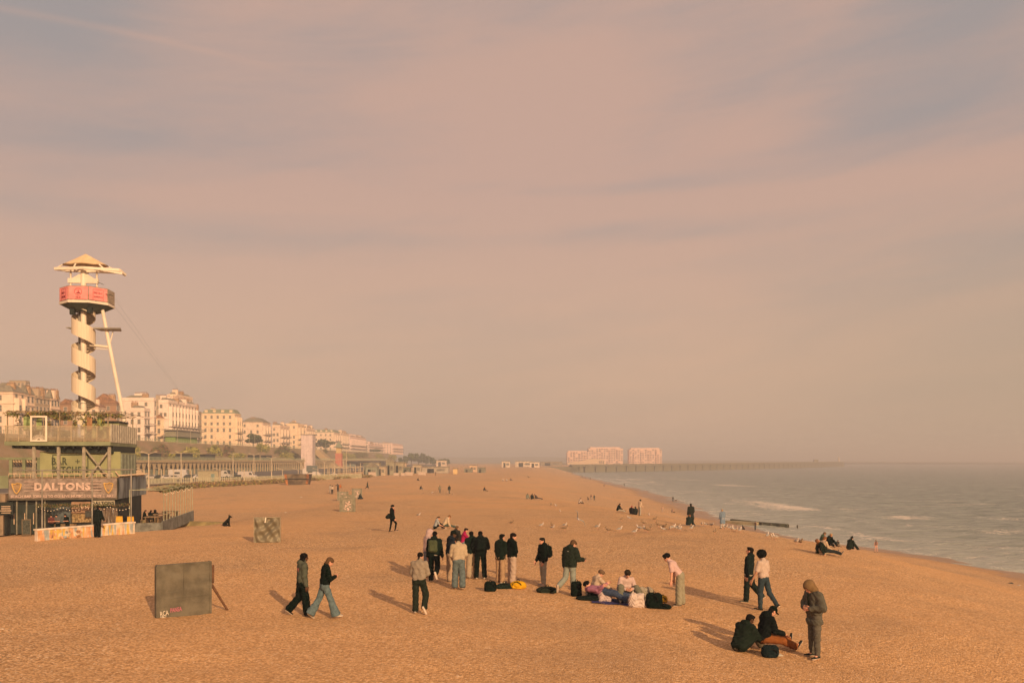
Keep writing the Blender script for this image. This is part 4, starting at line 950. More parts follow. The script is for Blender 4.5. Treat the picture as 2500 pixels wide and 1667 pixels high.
def build_trees():
    Y = yu(-150, 618); crown_tree('evergreen_tree', 'dark round evergreen tree on the parade before a cream block', -150, Y, TOPZ, (pz(1060, Y) - TOPZ) * 1.05, 5.8, 3200, .45, 4)
    Y = yu(-150, 793); crown_tree('evergreen_tree', 'rounded hazy tree between the lift tower and the pagoda', -150, Y, TOPZ, 9, 8.5, 1800, .6, 6)
    Y = yu(-150, 912); crown_tree('evergreen_tree', 'low bush like tree before the far pink terrace', -150, Y, TOPZ, 5, 8, 1200, .6, 8)
    for i, (u, vt, w, Y) in enumerate(((985, 1112, 16, 900), (1004, 1106, 18, 930), (1022, 1104, 20, 950), (1040, 1111, 18, 960), (1060, 1116, 20, 930), (1082, 1119, 20, 960))):
        x = px(u, Y); crown_tree('hillside_tree', 'hazy dark tree beyond the last white block, %s from the left' % ['first', 'second', 'third', 'fourth', 'fifth', 'sixth'][i], x, Y, 5.6, pz(vt, Y) - 5.6, w * Y / F * .8, 1100, 1.1, 20 + i, trunk=.5)['group'] = 'trees at the far end of the cliff'
    # dry scrub between the beach and the car park
    r = np.random.RandomState(3); bl = []
    for k in range(420):
        t = r.rand(); u = 395 + t * 520; v = np.interp(u, [395, 450, 640, 840, 915], [1200, 1194, 1183, 1169, 1166]) - r.rand() * 6
        p = at(u, v); bl.append((p.x - 1.5, p.y, p.z + .15, .8 + r.rand(), .8 + r.rand() * 2, .35 + .5 * r.rand()))
    o = leaves('scrub', bl, 30000, .2, [TWIG, TWIG, LEAF3, LEAF2, mat('dry_leaf', (0.33, 0.19, 0.09), .9, .3, 1)], None, 77); tag(o, kind='stuff')
    # weedy bank by the bar terrace
    bl = []
    for k in range(60):
        t = r.rand(); p = at(355 + t * 60, 1290 - t * 12 + r.rand() * 4); bl.append((p.x, p.y, p.z + .05, .5, .5, .16))
    o = leaves('weeds', bl, 2600, .08, [LEAF3, LEAF2, TWIG], None, 78); tag(o, kind='stuff')
build_trees()

def build_lifts():
    Y = yu(-127, 752); S = F / Y
    X = -127; w = 36 / S; G = ROADZ
    o = empty('lift_tower', (px(735, Y), Y, G), 0, 'tall square tower wrapped in pale pink sheeting before the cliff', 'tower')
    H = pz(1061, Y) - G; D = 7
    rows = [[(i * w * .78 / 12, -.06 * math.sin(i * .9 + j * .5) - .04 * math.sin(i * 2.3), H * j / 14) for i in range(13)] + [(w * .78 + .05 * math.sin(i * 1.1 + j * .7), D * i / 10, H * j / 14) for i in range(1, 11)] + [(0, D, H * j / 14)] for j in range(15)]
    mb = MB(); mb.loft(rows, True, True); mb.build('wrapping', mat('pale_sheeting', (0.66, 0.52, 0.50), .7, .06, .5), o, smooth=False)
    mb = MB(); mb.box(-.4, w * .78 + .4, -.5, D + .4, H, H + .35); mb.build('cap', SLATE, o)
    mb = MB()
    for x in (w * .78 + .2,):
        for y in np.linspace(0, D, 4): mb.tube((x, y, 0), (x, y, H), .06, n=5)
        for z in np.arange(2, H, 2.0): mb.tube((x, 0, z), (x, D, z), .05, n=5)
    mb.build('scaffold', STEEL, o)
    Y = yu(-127, 826); S = F / Y; o = empty('pagoda_lift', (px(826, Y), Y, ROADZ), 0, 'brick red lift shaft with a pagoda shaped green roof', 'tower')
    w = 15 / S / 2; z1 = pz(1106, Y) - ROADZ
    mb = MB(); mb.box(-w, w, 0, 2 * w, 0, z1); mb.build('shaft', mat('lift_red', (0.50, 0.16, 0.10), .8), o)
    z2 = pz(1092, Y) - ROADZ; mb = MB(); mb.box(-w * .8, w * .8, .3 * w, 1.7 * w, z1, z2); mb.build('cabin', mat('lift_yellow', (0.60, 0.42, 0.18), .8), o)
    mb = MB(); hh = pz(1077, Y) - ROADZ - z2
    mb.loft([[(s_ * a * w, w + t_ * a * w, z2 + q * hh) for (s_, t_) in ((-1, -1), (1, -1), (1, 1), (-1, 1))] for a, q in ((1.35, 0), (.9, .2), (.65, .45), (.4, .7), (.06, 1))]); mb.build('pagoda_roof', GREENR, o)
    # zigzag ramp stair down the cliff by the tower
    o = empty('cliff_stair', (-133, yu(-133, 800), ROADZ), 0, 'sandy stepped ramp running down the cliff right of the wrapped tower', 'stairs')
    mb = MB(); mb.prism([(-9, 13.6), (-6, 13.6), (8, .4), (8, 0), (3.5, 0), (-9, 11)], -4, 8, 'y'); mb.build('ramp', mat('ramp_sand', (0.42, 0.30, 0.17), .9), o)
build_lifts()

# ------------------------------------------------------------ vehicles and street furniture
CARM = {}
def car_meshes(kind):
    if kind in CARM: return CARM[kind]
    if kind == 'car': prof = [(-2.1, .35), (-2.15, .75), (-1.95, .95), (-1.35, 1.42), (.35, 1.45), (1.0, .98), (2.0, .80), (2.12, .35)]; W = .86; wins = [(-1.25, .98), (-1.0, 1.36), (.25, 1.38), (.75, .98)]; wb = 1.3
    elif kind == 'van': prof = [(-2.7, .35), (-2.75, 2.2), (-2.6, 2.45), (1.3, 2.45), (1.7, 2.25), (2.2, 1.35), (2.75, 1.15), (2.8, .35)]; W = .98; wins = [(.9, 1.4), (.9, 2.05), (1.55, 2.05), (1.95, 1.4)]; wb = 1.75
    else: prof = [(-3.0, .4), (-3.05, 2.7), (-2.9, 2.9), (1.6, 2.95), (2.4, 2.75), (2.3, 2.1), (2.7, 1.4), (3.1, 1.25), (3.15, .4)]; W = 1.1; wins = [(-1.2, 1.5), (-1.2, 2.1), (.4, 2.1), (.4, 1.5)]; wb = 1.9
    mb = MB(); rings = []
    for s, k in ((-1, .88), (-.92, 1.0), (.92, 1.0), (1, .88)): rings.append([(s * W, x * (1 if z < 1 else k * .5 + .5), z if z < .9 else .9 + (z - .9) * (k * .3 + .7)) for x, z in prof])
    mb.loft(rings); body = mb.mesh('body')
    mb = MB()
    for s in (-1, 1): mb.prism(wins, s * (W * .93), s * (W + .012), 'x')
    a, b = prof[-3], prof[-4]
    mb.add([(-W * .8, a[0] + .02, a[1] + .05), (W * .8, a[0] + .02, a[1] + .05), (W * .75, b[0] + .04, b[1] - .05), (-W * .75, b[0] + .04, b[1] - .05)], [(0, 1, 2, 3)])
    a, b = prof[1], prof[2]
    if kind == 'car': a, b = prof[2], prof[3]
    mb.add([(-W * .75, a[0] - .03, a[1] + .03), (W * .75, a[0] - .03, a[1] + .03), (W * .7, b[0] - .03, b[1] - .04), (-W * .7, b[0] - .03, b[1] - .04)], [(3, 2, 1, 0)])
    win = mb.mesh('windows')
    mb = MB(); mb.tube((-.1, 0, 0), (.1, 0, 0), .33, n=12); wh = mb.mesh('wheel'); wh.materials.append(BLACKM)
    win.materials.append(mat('car_glass', (0.05, 0.055, 0.05), .1, .1, 1, spec=.8))
    CARM[kind] = (body, win, wh, W, wb); return CARM[kind]
def vehicle(kind, name, label, x, y, z, rz, m, cat, group):
    body, win, wh, W, wb = car_meshes(kind)
    root = empty(name, (x, y, z), rz, label, cat, group)
    b = bpy.data.objects.new('body', body.copy()); b.data.materials.append(m); COL.objects.link(b); b.parent = root
    w = bpy.data.objects.new('windows', win); COL.objects.link(w); w.parent = root
    for s in (-1, 1):
        for t in (-1, 1):
            q = bpy.data.objects.new('wheel', wh); COL.objects.link(q); q.parent = root; q.location = (s * (W - .08), t * wb, .33)
    return root
def build_traffic():
    P = {'white': mat('white_car_paint', (0.50, 0.45, 0.42), .35, .02, 1, spec=.5), 'black': mat('black_car_paint', (0.03, 0.035, 0.03), .3, .02, 1, spec=.5), 'grey': mat('grey_car_paint', (0.22, 0.22, 0.20), .35, .02, 1, spec=.5), 'silver': mat('silver_car_paint', (0.45, 0.40, 0.35), .35, .02, 1, spec=.5), 'blue': mat('blue_car_paint', (0.16, 0.20, 0.21), .35, .02, 1)}
    z = ROADZ + .36
    spec = [('camper', 'camper_van', 'large white camper van among the parked cars', 437, 272, 'white', 'camper van', ''), ('van', 'white_van', 'white van by the arcade, right of the dark cars', 604, 262, 'white', 'van', ''),
            ('van', 'delivery_van', 'pale van parked by the arcade behind the small cabin', 541, 285, 'silver', 'van', ''), ('van', 'dark_van', 'dark van parked right of the pale van', 560, 292, 'black', 'van', ''),
            ('camper', 'camper_van', 'white van parked by the dark blue board near the ramp', 760, 300, 'white', 'camper van', '')]
    for k, n, l, u, Y, c, cat, g in spec: vehicle(k, n, l, px(u, Y), Y, z, math.radians(-78 if u != 604 else -95), P[c], cat, None)
    cars = [(352, 262, 'grey', 'grey car parked nearest the bar'), (374, 262, 'silver', 'silver car second from the bar'), (396, 260, 'black', 'black car left of the white camper van'), (412, 256, 'white', 'white car in front of the white camper van'), (428, 254, 'silver', 'silver car under the white camper van'),
            (466, 268, 'black', 'black car just right of the white camper van'), (478, 270, 'grey', 'grey car right of the black car'), (490, 262, 'white', 'white car half hidden by the small cabin'), (578, 270, 'blue', 'blue grey car left of the white car'), (588, 262, 'black', 'black car before the white van'), (612, 285, 'white', 'white car just beyond the white van'), (596, 290, 'grey', 'grey car behind the white van'), (795, 310, 'grey', 'grey car near the wrapped tower'), (810, 316, 'white', 'white car near the wrapped tower')]
    for u, Y, c, l in cars: vehicle('car', 'parked_car', l, px(u, Y), Y, z, math.radians(-82 + 8 * math.sin(u)), P[c], 'car', 'cars parked below the arcade')
    # small cabin
    o = empty('cabin', (px(508, 240), 240, gz(px(508, 240), 240)), .1, 'small grey green utility cabin beside the car park fence', 'cabin')
    mb = MB(); mb.box(-2.8, 2.8, 0, 3, 0, 3.0); mb.build('wall', mat('cabin_grey', (0.36, 0.31, 0.20), .8), o); mb = MB(); mb.box(-3, 3, -.2, 3.2, 3.0, 3.2); mb.build('roof', SLATE, o); mb = MB(); mb.box(.8, 1.8, -.05, .02, 0, 2.2); mb.build('door', mat('cabin_door', (0.18, 0.25, 0.22), .8), o)
    # fence
    pts = [(-92, 190), (-86, 219), (-74, 228), (-62, 255), (-50, 285)]
    fm = mat('fence_pale', (0.46, 0.42, 0.28), .8)
    root = empty('picket_fence', (pts[0][0], pts[0][1], 6.2), 0, 'long pale picket fence between the beach scrub and the car park', 'fence')
    for a, b in zip(pts[:-1], pts[1:]):
        mb = MB(); A_ = Vector((a[0] - pts[0][0], a[1] - pts[0][1], 0)); B_ = Vector((b[0] - pts[0][0], b[1] - pts[0][1], 0)); L = (B_ - A_).length; n = int(L / .55)
        for k in range(n):
            q = A_.lerp(B_, k / n); mb.box(q.x - .09, q.x + .09, q.y - .05, q.y + .05, -.3, 1.75)
        mb.bar(A_ + Vector((0, 0, 1.4)), B_ + Vector((0, 0, 1.4)), .06, .1); mb.bar(A_ + Vector((0, 0, .4)), B_ + Vector((0, 0, .4)), .06, .1)
        mb.build('fence_panel', fm, root)
    # lamp posts
    lm = mat('lamp_post_paint', (0.55, 0.45, 0.32), .7)
    ords = ['first', 'second', 'third', 'fourth', 'fifth', 'sixth', 'seventh', 'eighth', 'ninth', 'tenth', 'eleventh', 'twelfth', 'thirteenth', 'fourteenth']
    tall = [(363, 1107, 175), (442, 1105, 225), (569, 1108, 262), (620, 1110, 262), (663, 1118, 290), (735, 1128, 300), (792, 1126, 300), (846, 1098, 330), (838, 1122, 320), (816, 1124, 310)]
    short = [(352, 1147, 190), (394, 1145, 215), (424, 1146, 222), (467, 1147, 225), (537, 1146, 230), (564, 1146, 232), (596, 1147, 228), (690, 1146, 250), (728, 1146, 262), (776, 1146, 280)]
    for kind, lst in (('tall', tall), ('short', short)):
        for i, (u, v, Y) in enumerate(lst):
            x = px(u, Y); g = max(gz(x, Y), 5.9); h = pz(v, Y) - g
            root = empty('street_lamp', (x, Y, g), 0, '%s cream lamp post, %s of its kind from the left, %s' % (kind, ords[sorted(q[0] for q in lst).index(u)], 'with two arms' if kind == 'tall' else 'with a single short arm'), 'street lamp', kind + ' lamp posts beside the car park')
            mb = MB(); mb.tube((0, 0, 0), (0, 0, h * .35), .17, .15, n=8); mb.tube((0, 0, h * .35), (0, 0, h), .12, .09, n=8); mb.build('post', lm, root)
            mb = MB()
            for s in ((-1, 1) if kind == 'tall' else (-1,)):
                mb.tube((0, 0, h - .1), (s * 1.3, 0, h + .35), .06, n=6); mb.lathe([(.05, .08), (.3, .05), (.34, -.06), (.12, -.14)], (s * 1.45, 0, h + .38), 8)
            mb.build('lamp_head', lm, root)
    # thin masts on the parade
    for i, u in enumerate((313, 333, 400, 433, 465, 489, 590, 609, 622, 637, 795, 799, 899, 914)):
        Y = yu(-147, u); mb = MB(); mb.tube((0, 0, 0), (0, 0, 6.5), .09, .06, n=6); mb.box(-.3, .3, -.1, .1, 6.5, 6.6)
        o = mb.build('parade_lamp', lm, None, loc=(-147, Y, TOPZ)); tag(o, 'thin lamp post on the cliff top parade, %s from the left' % ords[i], 'street lamp', 'thin lamp posts on the parade')
    # kiosks, huts and hoardings of the lower prom
    def hut(u0, u1, v0, v1, Y, col, label, roof=None, name='seafront_hut', d=5):
        x0, x1 = px(u0, Y), px(u1, Y); zb = pz(v1, Y); zt = pz(v0, Y); g = min(zb, gz((x0 + x1) / 2, Y))
        o = empty(name, ((x0 + x1) / 2, Y, g), 0, label, 'hut', 'low buildings along the lower promenade'); w = (x1 - x0) / 2
        mb = MB(); mb.box(-w, w, 0, d, 0, zt - g); mb.build('wall', mat('hut_%02d%02d%02d' % tuple(int(c * 99) for c in col), col, .85, .1, .6), o)
        mb = MB(); mb.box(-w - .2, w + .2, -.3, d + .2, zt - g, zt - g + .3) if roof is None else mb.prism([(-w - .3, zt - g), (w + .3, zt - g), (0, zt - g + roof)], -.3, d, 'y'); mb.build('roof', SLATE, o)
        if w > 1.2:
            mb = MB(); mb.box(-w * .6, -w * .1, -.06, .02, .1, (zt - g) * .75); mb.build('door', DARK, o)
            mb = MB(); mb.box(w * .1, w * .7, -.06, .02, (zt - g) * .35, (zt - g) * .7); mb.build('window', WIN, o)
    hut(887, 904, 1131, 1142, 345, (0.17, .18, .15), 'dark boxy upper hut of the lower promenade')
    hut(892, 921, 1140, 1155, 335, (0.26, .27, .21), 'grey gabled hut with dark front', 2.0)
    hut(920, 941, 1139, 1152, 345, (0.46, .36, .25), 'plain tan hut right of the grey gabled hut')
    hut(905, 925, 1130, 1140, 370, (0.36, .31, .22), 'tan upper storey behind the gabled hut')
    hut(942, 962, 1127, 1152, 360, (0.30, .27, .19), 'grey brown gabled hut near the middle', 2.2)
    hut(962, 985, 1129, 1150, 375, (0.33, .28, .19), 'second grey brown hut near the middle')
    hut(984, 1000, 1141, 1152, 350, (0.14, .15, .12), 'low dark kiosk with pale stripe')
    hut(979, 990, 1130, 1141, 390, (0.50, .38, .28), 'small pale hut with a round opening')
    hut(1007, 1028, 1135, 1150, 400, (0.40, .33, .24), 'framed stage like hut')
    hut(1030, 1095, 1140, 1153, 420, (0.38, .32, .25), 'long low grey building', None, 'long_pavilion', 8)
    hut(1106, 1116, 1144, 1155, 380, (0.66, .46, .22), 'small bright yellow hut on the beach edge')
    hut(1146, 1164, 1136, 1144, 480, (0.60, .42, .28), 'pale orange hut in the haze')
    hut(1166, 1185, 1142, 1149, 450, (0.20, .20, .16), 'dark low hut in the haze')
    hut(1133, 1152, 1144, 1148, 460, (0.24, .23, .17), 'dark green low hut in the haze')
    hut(1225, 1245, 1126, 1133, 800, (0.62, .50, .38), 'far white house below the downs, leftmost of three')
    hut(1258, 1300, 1126, 1134, 830, (0.58, .46, .34), 'far white house below the downs, middle of three')
    hut(1293, 1317, 1128, 1139, 760, (0.66, .52, .40), 'far white house below the downs, rightmost of three')
    hut(1065, 1090, 1124, 1128, 900, (0.62, .48, .36), 'far pale house among the hillside trees')
    hut(1320, 1372, 1127, 1134, 1000, (0.26, .21, .15), 'long dull roofed shed at the root of the breakwater', None, 'long_shed', 20)
    for i, (u0, u1, vt, vb, c) in enumerate(((900, 917, 1152, 1164, 1), (962, 973, 1154, 1161, 1), (980, 988, 1154, 1161, 0), (990, 1007, 1152, 1160, 1), (1022, 1039, 1152, 1159, 1))):
        Y = 325 + 6 * i; x0, x1 = px(u0, Y), px(u1, Y); g = gz((x0 + x1) / 2, Y)
        mb = MB(); mb.box(-(x1 - x0) / 2, (x1 - x0) / 2, 0, .15, .2, pz(vt, Y) - g)
        for s in (-1, 1): mb.box(s * (x1 - x0) / 2 - .1, s * (x1 - x0) / 2 + .1, -.05, .2, 0, pz(vt, Y) - g + .1)
        o = mb.build('hoarding', mat('hoarding_white', (0.52, 0.40, 0.32), .8), None, loc=((x0 + x1) / 2, Y, g)); tag(o, 'low pale board at the beach edge, %s of five from the left' % ords[i], 'board', 'pale boards at the beach edge')
    Y = 290; x0, x1 = px(748, Y), px(775, Y)
    mb = MB(); mb.box(-(x1 - x0) / 2, (x1 - x0) / 2, 0, .2, 2.2, pz(1136, Y) - 6.3); mb.box(-1.5, -1.3, 0.2, .4, 0, 2.3); mb.box(1.3, 1.5, .2, .4, 0, 2.3); o = mb.build('billboard', mat('dark_board', (0.13, 0.15, 0.15), .7), None, loc=((x0 + x1) / 2, Y, 6.3)); tag(o, 'dark blue grey board on posts below the wrapped tower', 'board')
    # timber posts and frames of the play area
    mb0 = None
    for i, u in enumerate((792, 804, 818, 830, 842, 855, 868, 880)):
        Y = 300 + (i % 3) * 8; x = px(u, Y); g = gz(x, Y); mb = MB(); mb.box(-.12, .12, -.12, .12, 0, 4.2 + i % 2); mb.box(-1.3, 1.3, -.1, .1, 3.4 + i % 2 * .4, 3.6 + i % 2 * .4); mb.box(1.1, 1.3, -.1, .1, 0, 3.4)
        o = mb.build('timber_frame', mat('pale_timber', (0.46, 0.37, 0.25), .85), None, loc=(x, Y, g)); tag(o, 'pale timber goal like frame by the huts, %s from the left' % ords[i], 'frame', 'timber frames left of the huts')
build_traffic()

# ------------------------------------------------------------ rusty skip, far shore, breakwater, groynes
def build_far():
    p = at(725, 1183); s = p.y / F
    o = empty('rusty_hull', (p.x, p.y, p.z), 0.05, 'rusty flared steel barge hull lying on the beach near the scrub', 'barge')
    w = 30 * s; h = 26 * s
    mb = MB(); mb.loft([[(-w * .86, 0, 0), (w * .86, 0, 0), (w * .86, 3.4, 0), (-w * .86, 3.4, 0)], [(-w, -.5, h), (w, -.5, h), (w, 3.9, h), (-w, 3.9, h)]]); b = mb.build('hull', mat('dull_hull', (0.16, 0.12, 0.08), .85, .3, .5), o)
    mb = MB(); 
    for sx in (-1, 1): mb.add([(sx * w * .87, -.02, 0), (sx * w * .70, -.02, 0), (sx * w * .80, -.52, h), (sx * w * 1.0, -.52, h)], [(0, 1, 2, 3)])
    mb.build('rust_plate', mat('rust', (0.36, 0.14, 0.05), .9, .3, 1.0), o)
    mb = MB(); mb.box(-w * .95, w * .95, -.50, -.28, h * .52, h * .58); mb.build('strake', BLACKM, o)
    # downs behind the bay
    rows = []
    for y, sc in ((2400, 0), (2800, .6), (3300, 1.0), (4200, .85), (5200, 0.9)):
        row = []
        for k in range(81):
            x = -3800 + k * 70; q = max(0.0, math.exp(-((x + 1500) / 2100) ** 2)) * 33 + 4 * math.sin(x * .004 + y) + 3 * math.sin(x * .011); e = min(1, max(0, (1750 - 1.0 * x) / 1700)) ** .6
            row.append((x, y, 4.0 + max(0, q) * sc * e * .8))
        rows.append(row)
    mb = MB(); mb.loft(rows, False, False); tag(mb.build('hills', mat('downs', (0.17, 0.15, 0.07), .95, scale=.004, col2=(0.34, 0.26, 0.13)), smooth=True), kind='structure')
    # marina flats
    for i, (u0, u1, vt, Y, st, l) in enumerate(((1385, 1437, 1100, 1290, 8, 'pink white block of flats with stepped top, leftmost of the marina flats'), (1437, 1521, 1091, 1290, 10, 'wide pink white block of flats in the middle of the marina'), (1537, 1616, 1093, 1300, 10, 'pink white block of flats standing apart at the right of the marina'))):
        x0, x1 = px(u0, Y), px(u1, Y); W = x1 - x0; H = pz(vt, Y) - 5; o = empty('block_of_flats', ((x0 + x1) / 2, Y, 5), 0, l, 'flats', 'marina flats')
        m = mat('flats_pink', (0.78, 0.53, 0.42), .85, .04, .3); m2 = mat('flats_shade', (0.16, 0.12, 0.10), .8)  # second material is the dark tone of the window panes
        mb = MB(); mb.box(-W / 2, W / 2, 0, 22, 0, H * .92); mb.build('wall', m, o)
        mb = MB(); mb.box(-W / 2 * .9, W / 2 * .85, 2, 18, H * .92, H); mb.build('penthouse', m, o)
        rr = random.Random(i); nx = int(W / 3.6); cnt = 0; stx = MB()
        for s in range(st - 1):
            for k in range(nx):
                if rr.random() < .3: continue
                a = -W / 2 + (k + .2) * W / nx; z = (s + .3) * H * .92 / (st - 1)
                if cnt < 66:
                    mm = MB(); mm.box(0, W / nx * .62, -.12, .0, 0, H / st * .52); mm.build('window', m2, o, loc=(a, 0, z)); cnt += 1
                else: stx.box(a, a + W / nx * .62, -.12, 0, z, z + H / st * .52)
        if stx.v: tag(stx.build('window_rows', m2, o), kind='stuff')
        mb = MB()
        for k in range(4):
            a = -W / 2 + (k + .6) * W / 4.3
            for s in range(1, st - 1): mb.box(a - 2, a + 2, -1.2, -.13, s * H * .92 / (st - 1), s * H * .92 / (st - 1) + .9)
        mb.build('balcony', m, o)
    Y = 1150; x0, x1 = px(1385, Y), px(1478, Y); o = empty('tent_hall', ((x0 + x1) / 2, Y, 6), 0, 'low cream humped roof hall before the left marina flats', 'hall'); W = x1 - x0
    mb = MB(); mb.prism([(-W / 2, 0), (W / 2, 0), (W / 2, 5.0), (W * .36, 7.6), (W * .2, 8.2), (0, 6.2), (-W * .25, 4.0), (-W / 2, 2.6)], 0, 30, 'y'); mb.build('roof', mat('hall_cream', (0.66, 0.48, 0.32), .8), o)
    mb = MB()
    for k in range(3): mb.box(W * .34 + k * 2.4, W * .34 + 1.4 + k * 2.4, -.1, .1, 1.5, 4.8)
    mb.build('window', m2, o)
    # breakwater of concrete caissons curving out to sea
    bm_ = mat('caisson_concrete', (0.15, 0.13, 0.08), .9, .2, .12); cap = mat('caisson_cap', (0.20, 0.165, 0.10), .9, .1, .2)
    root = empty('breakwater', (70, 860, 0), 0, 'long low concrete breakwater of great blocks reaching out to sea', 'breakwater')
    P = []
    n = 46
    for k in range(n + 1):
        t = k / n; P.append(Vector((60 + 545 * t, 862 + 700 * t ** 1.25, 0)))
    for k in range(n):
        a, b = P[k], P[k + 1]; d = (b - a); L = d.length; ang = math.atan2(d.y, d.x); h = 7.2 + 1.4 * k / n
        mb = MB(); mb.prism([(0.9, -2.8), (L - .9, -2.8), (L - .9, 4), (0.9, 4)], -3, h - 1.6); mb.prism([(0, 0), (L, 0), (L, 3.4), (0, 3.4)], -3, h - 1.4)
        c = mb.build('caisson', bm_, root, loc=(a.x - 70, a.y - 860, 0), rot=(0, 0, ang))
        mb = MB(); mb.prism([(-.3, -3.2), (L + .3, -3.2), (L + .3, 4.2), (-.3, 4.2)], h - 1.4 if k % 2 else h - 1.403, h - .3 if k % 2 else h - .303); mb.prism([(.4, 1.5), (L - .4, 1.5), (L - .4, 3.5), (.4, 3.5)], h - .3, h + .7); mb.build('parapet', cap, c)
    e = P[-1]; mb = MB(); mb.tube((e.x - 78, e.y - 863, 8.3), (e.x - 78, e.y - 863, 16.5), 2.0, 1.5, n=10); mb.tube((e.x - 78, e.y - 863, 16.5), (e.x - 78, e.y - 863, 18.5), .9, n=8); mb.build('light_tower', mat('light_white', (0.6, .5, .42), .8), root)
    q = P[37]; mb = MB(); mb.box(q.x - 75, q.x - 68, q.y - 862, q.y - 858, 7, 13); mb.build('hut', cap, root)
    # harbour arm foot
    mb = MB(); mb.prism([(-10, 865), (66, 858), (74, 874), (-10, 900)], 0, 5.5); o = mb.build('harbour_wall', bm_); tag(o, 'low sloping wall where the breakwater meets the beach', 'wall')
    # timber and concrete groyne
    xa, ya, xb, yb = 43.5, 167.2, 51.4, 158.8
    o = empty('groyne', (xa, ya, 0), math.atan2(yb - ya, xb - xa), 'weathered dark concrete groyne running from the beach into the sea', 'groyne'); L = math.hypot(xb - xa, yb - ya)
    mb = MB(); mb.loft([[(x, -.5, -1.5), (x, .5, -1.5), (x, .42, zt), (x, -.42, zt)] for x, zt in ((-.6, .9), (L * .3, .72), (L * .5, .62), (L - .2, .56), (L, .35))]); mb.build('wall', mat('algae_concrete', (0.085, 0.085, 0.05), .9, .35, .8), o)
    for k in range(8):
        mb = MB(); mb.box(k * 1.8 + 1, k * 1.8 + 1.2, -.66, -.5, -1, .55); mb.build('pile', TIMBER, o)
    mb = MB(); mb.box(-1.0, L * .5, -2.2, -.51, -.2, .62); mb.build('step', mat('sand_concrete', (0.36, 0.29, 0.17), .9, .2, .8), o)
    # low grassy kerb wall by the bar
    pts = [at(345, 1285), at(600, 1269)]
    d = pts[1] - pts[0]; L = d.length
    o = empty('low_wall', (pts[0].x, pts[0].y, pts[0].z), math.atan2(d.y, d.x), 'low greenish concrete ledge tapering across the beach from the bar', 'wall')
    mb = MB(); mb.loft([[(t * L, -.25, -.8), (t * L, .45, -.8), (t * L, .4, h), (t * L, -.25, h)] for t, h in ((0, .55), (.3, .42), (.6, .26), (1, .03))]); mb.build('ledge', mat('mossy_ledge', (0.26, 0.21, 0.10), .95, .2, 1), o)
build_far()

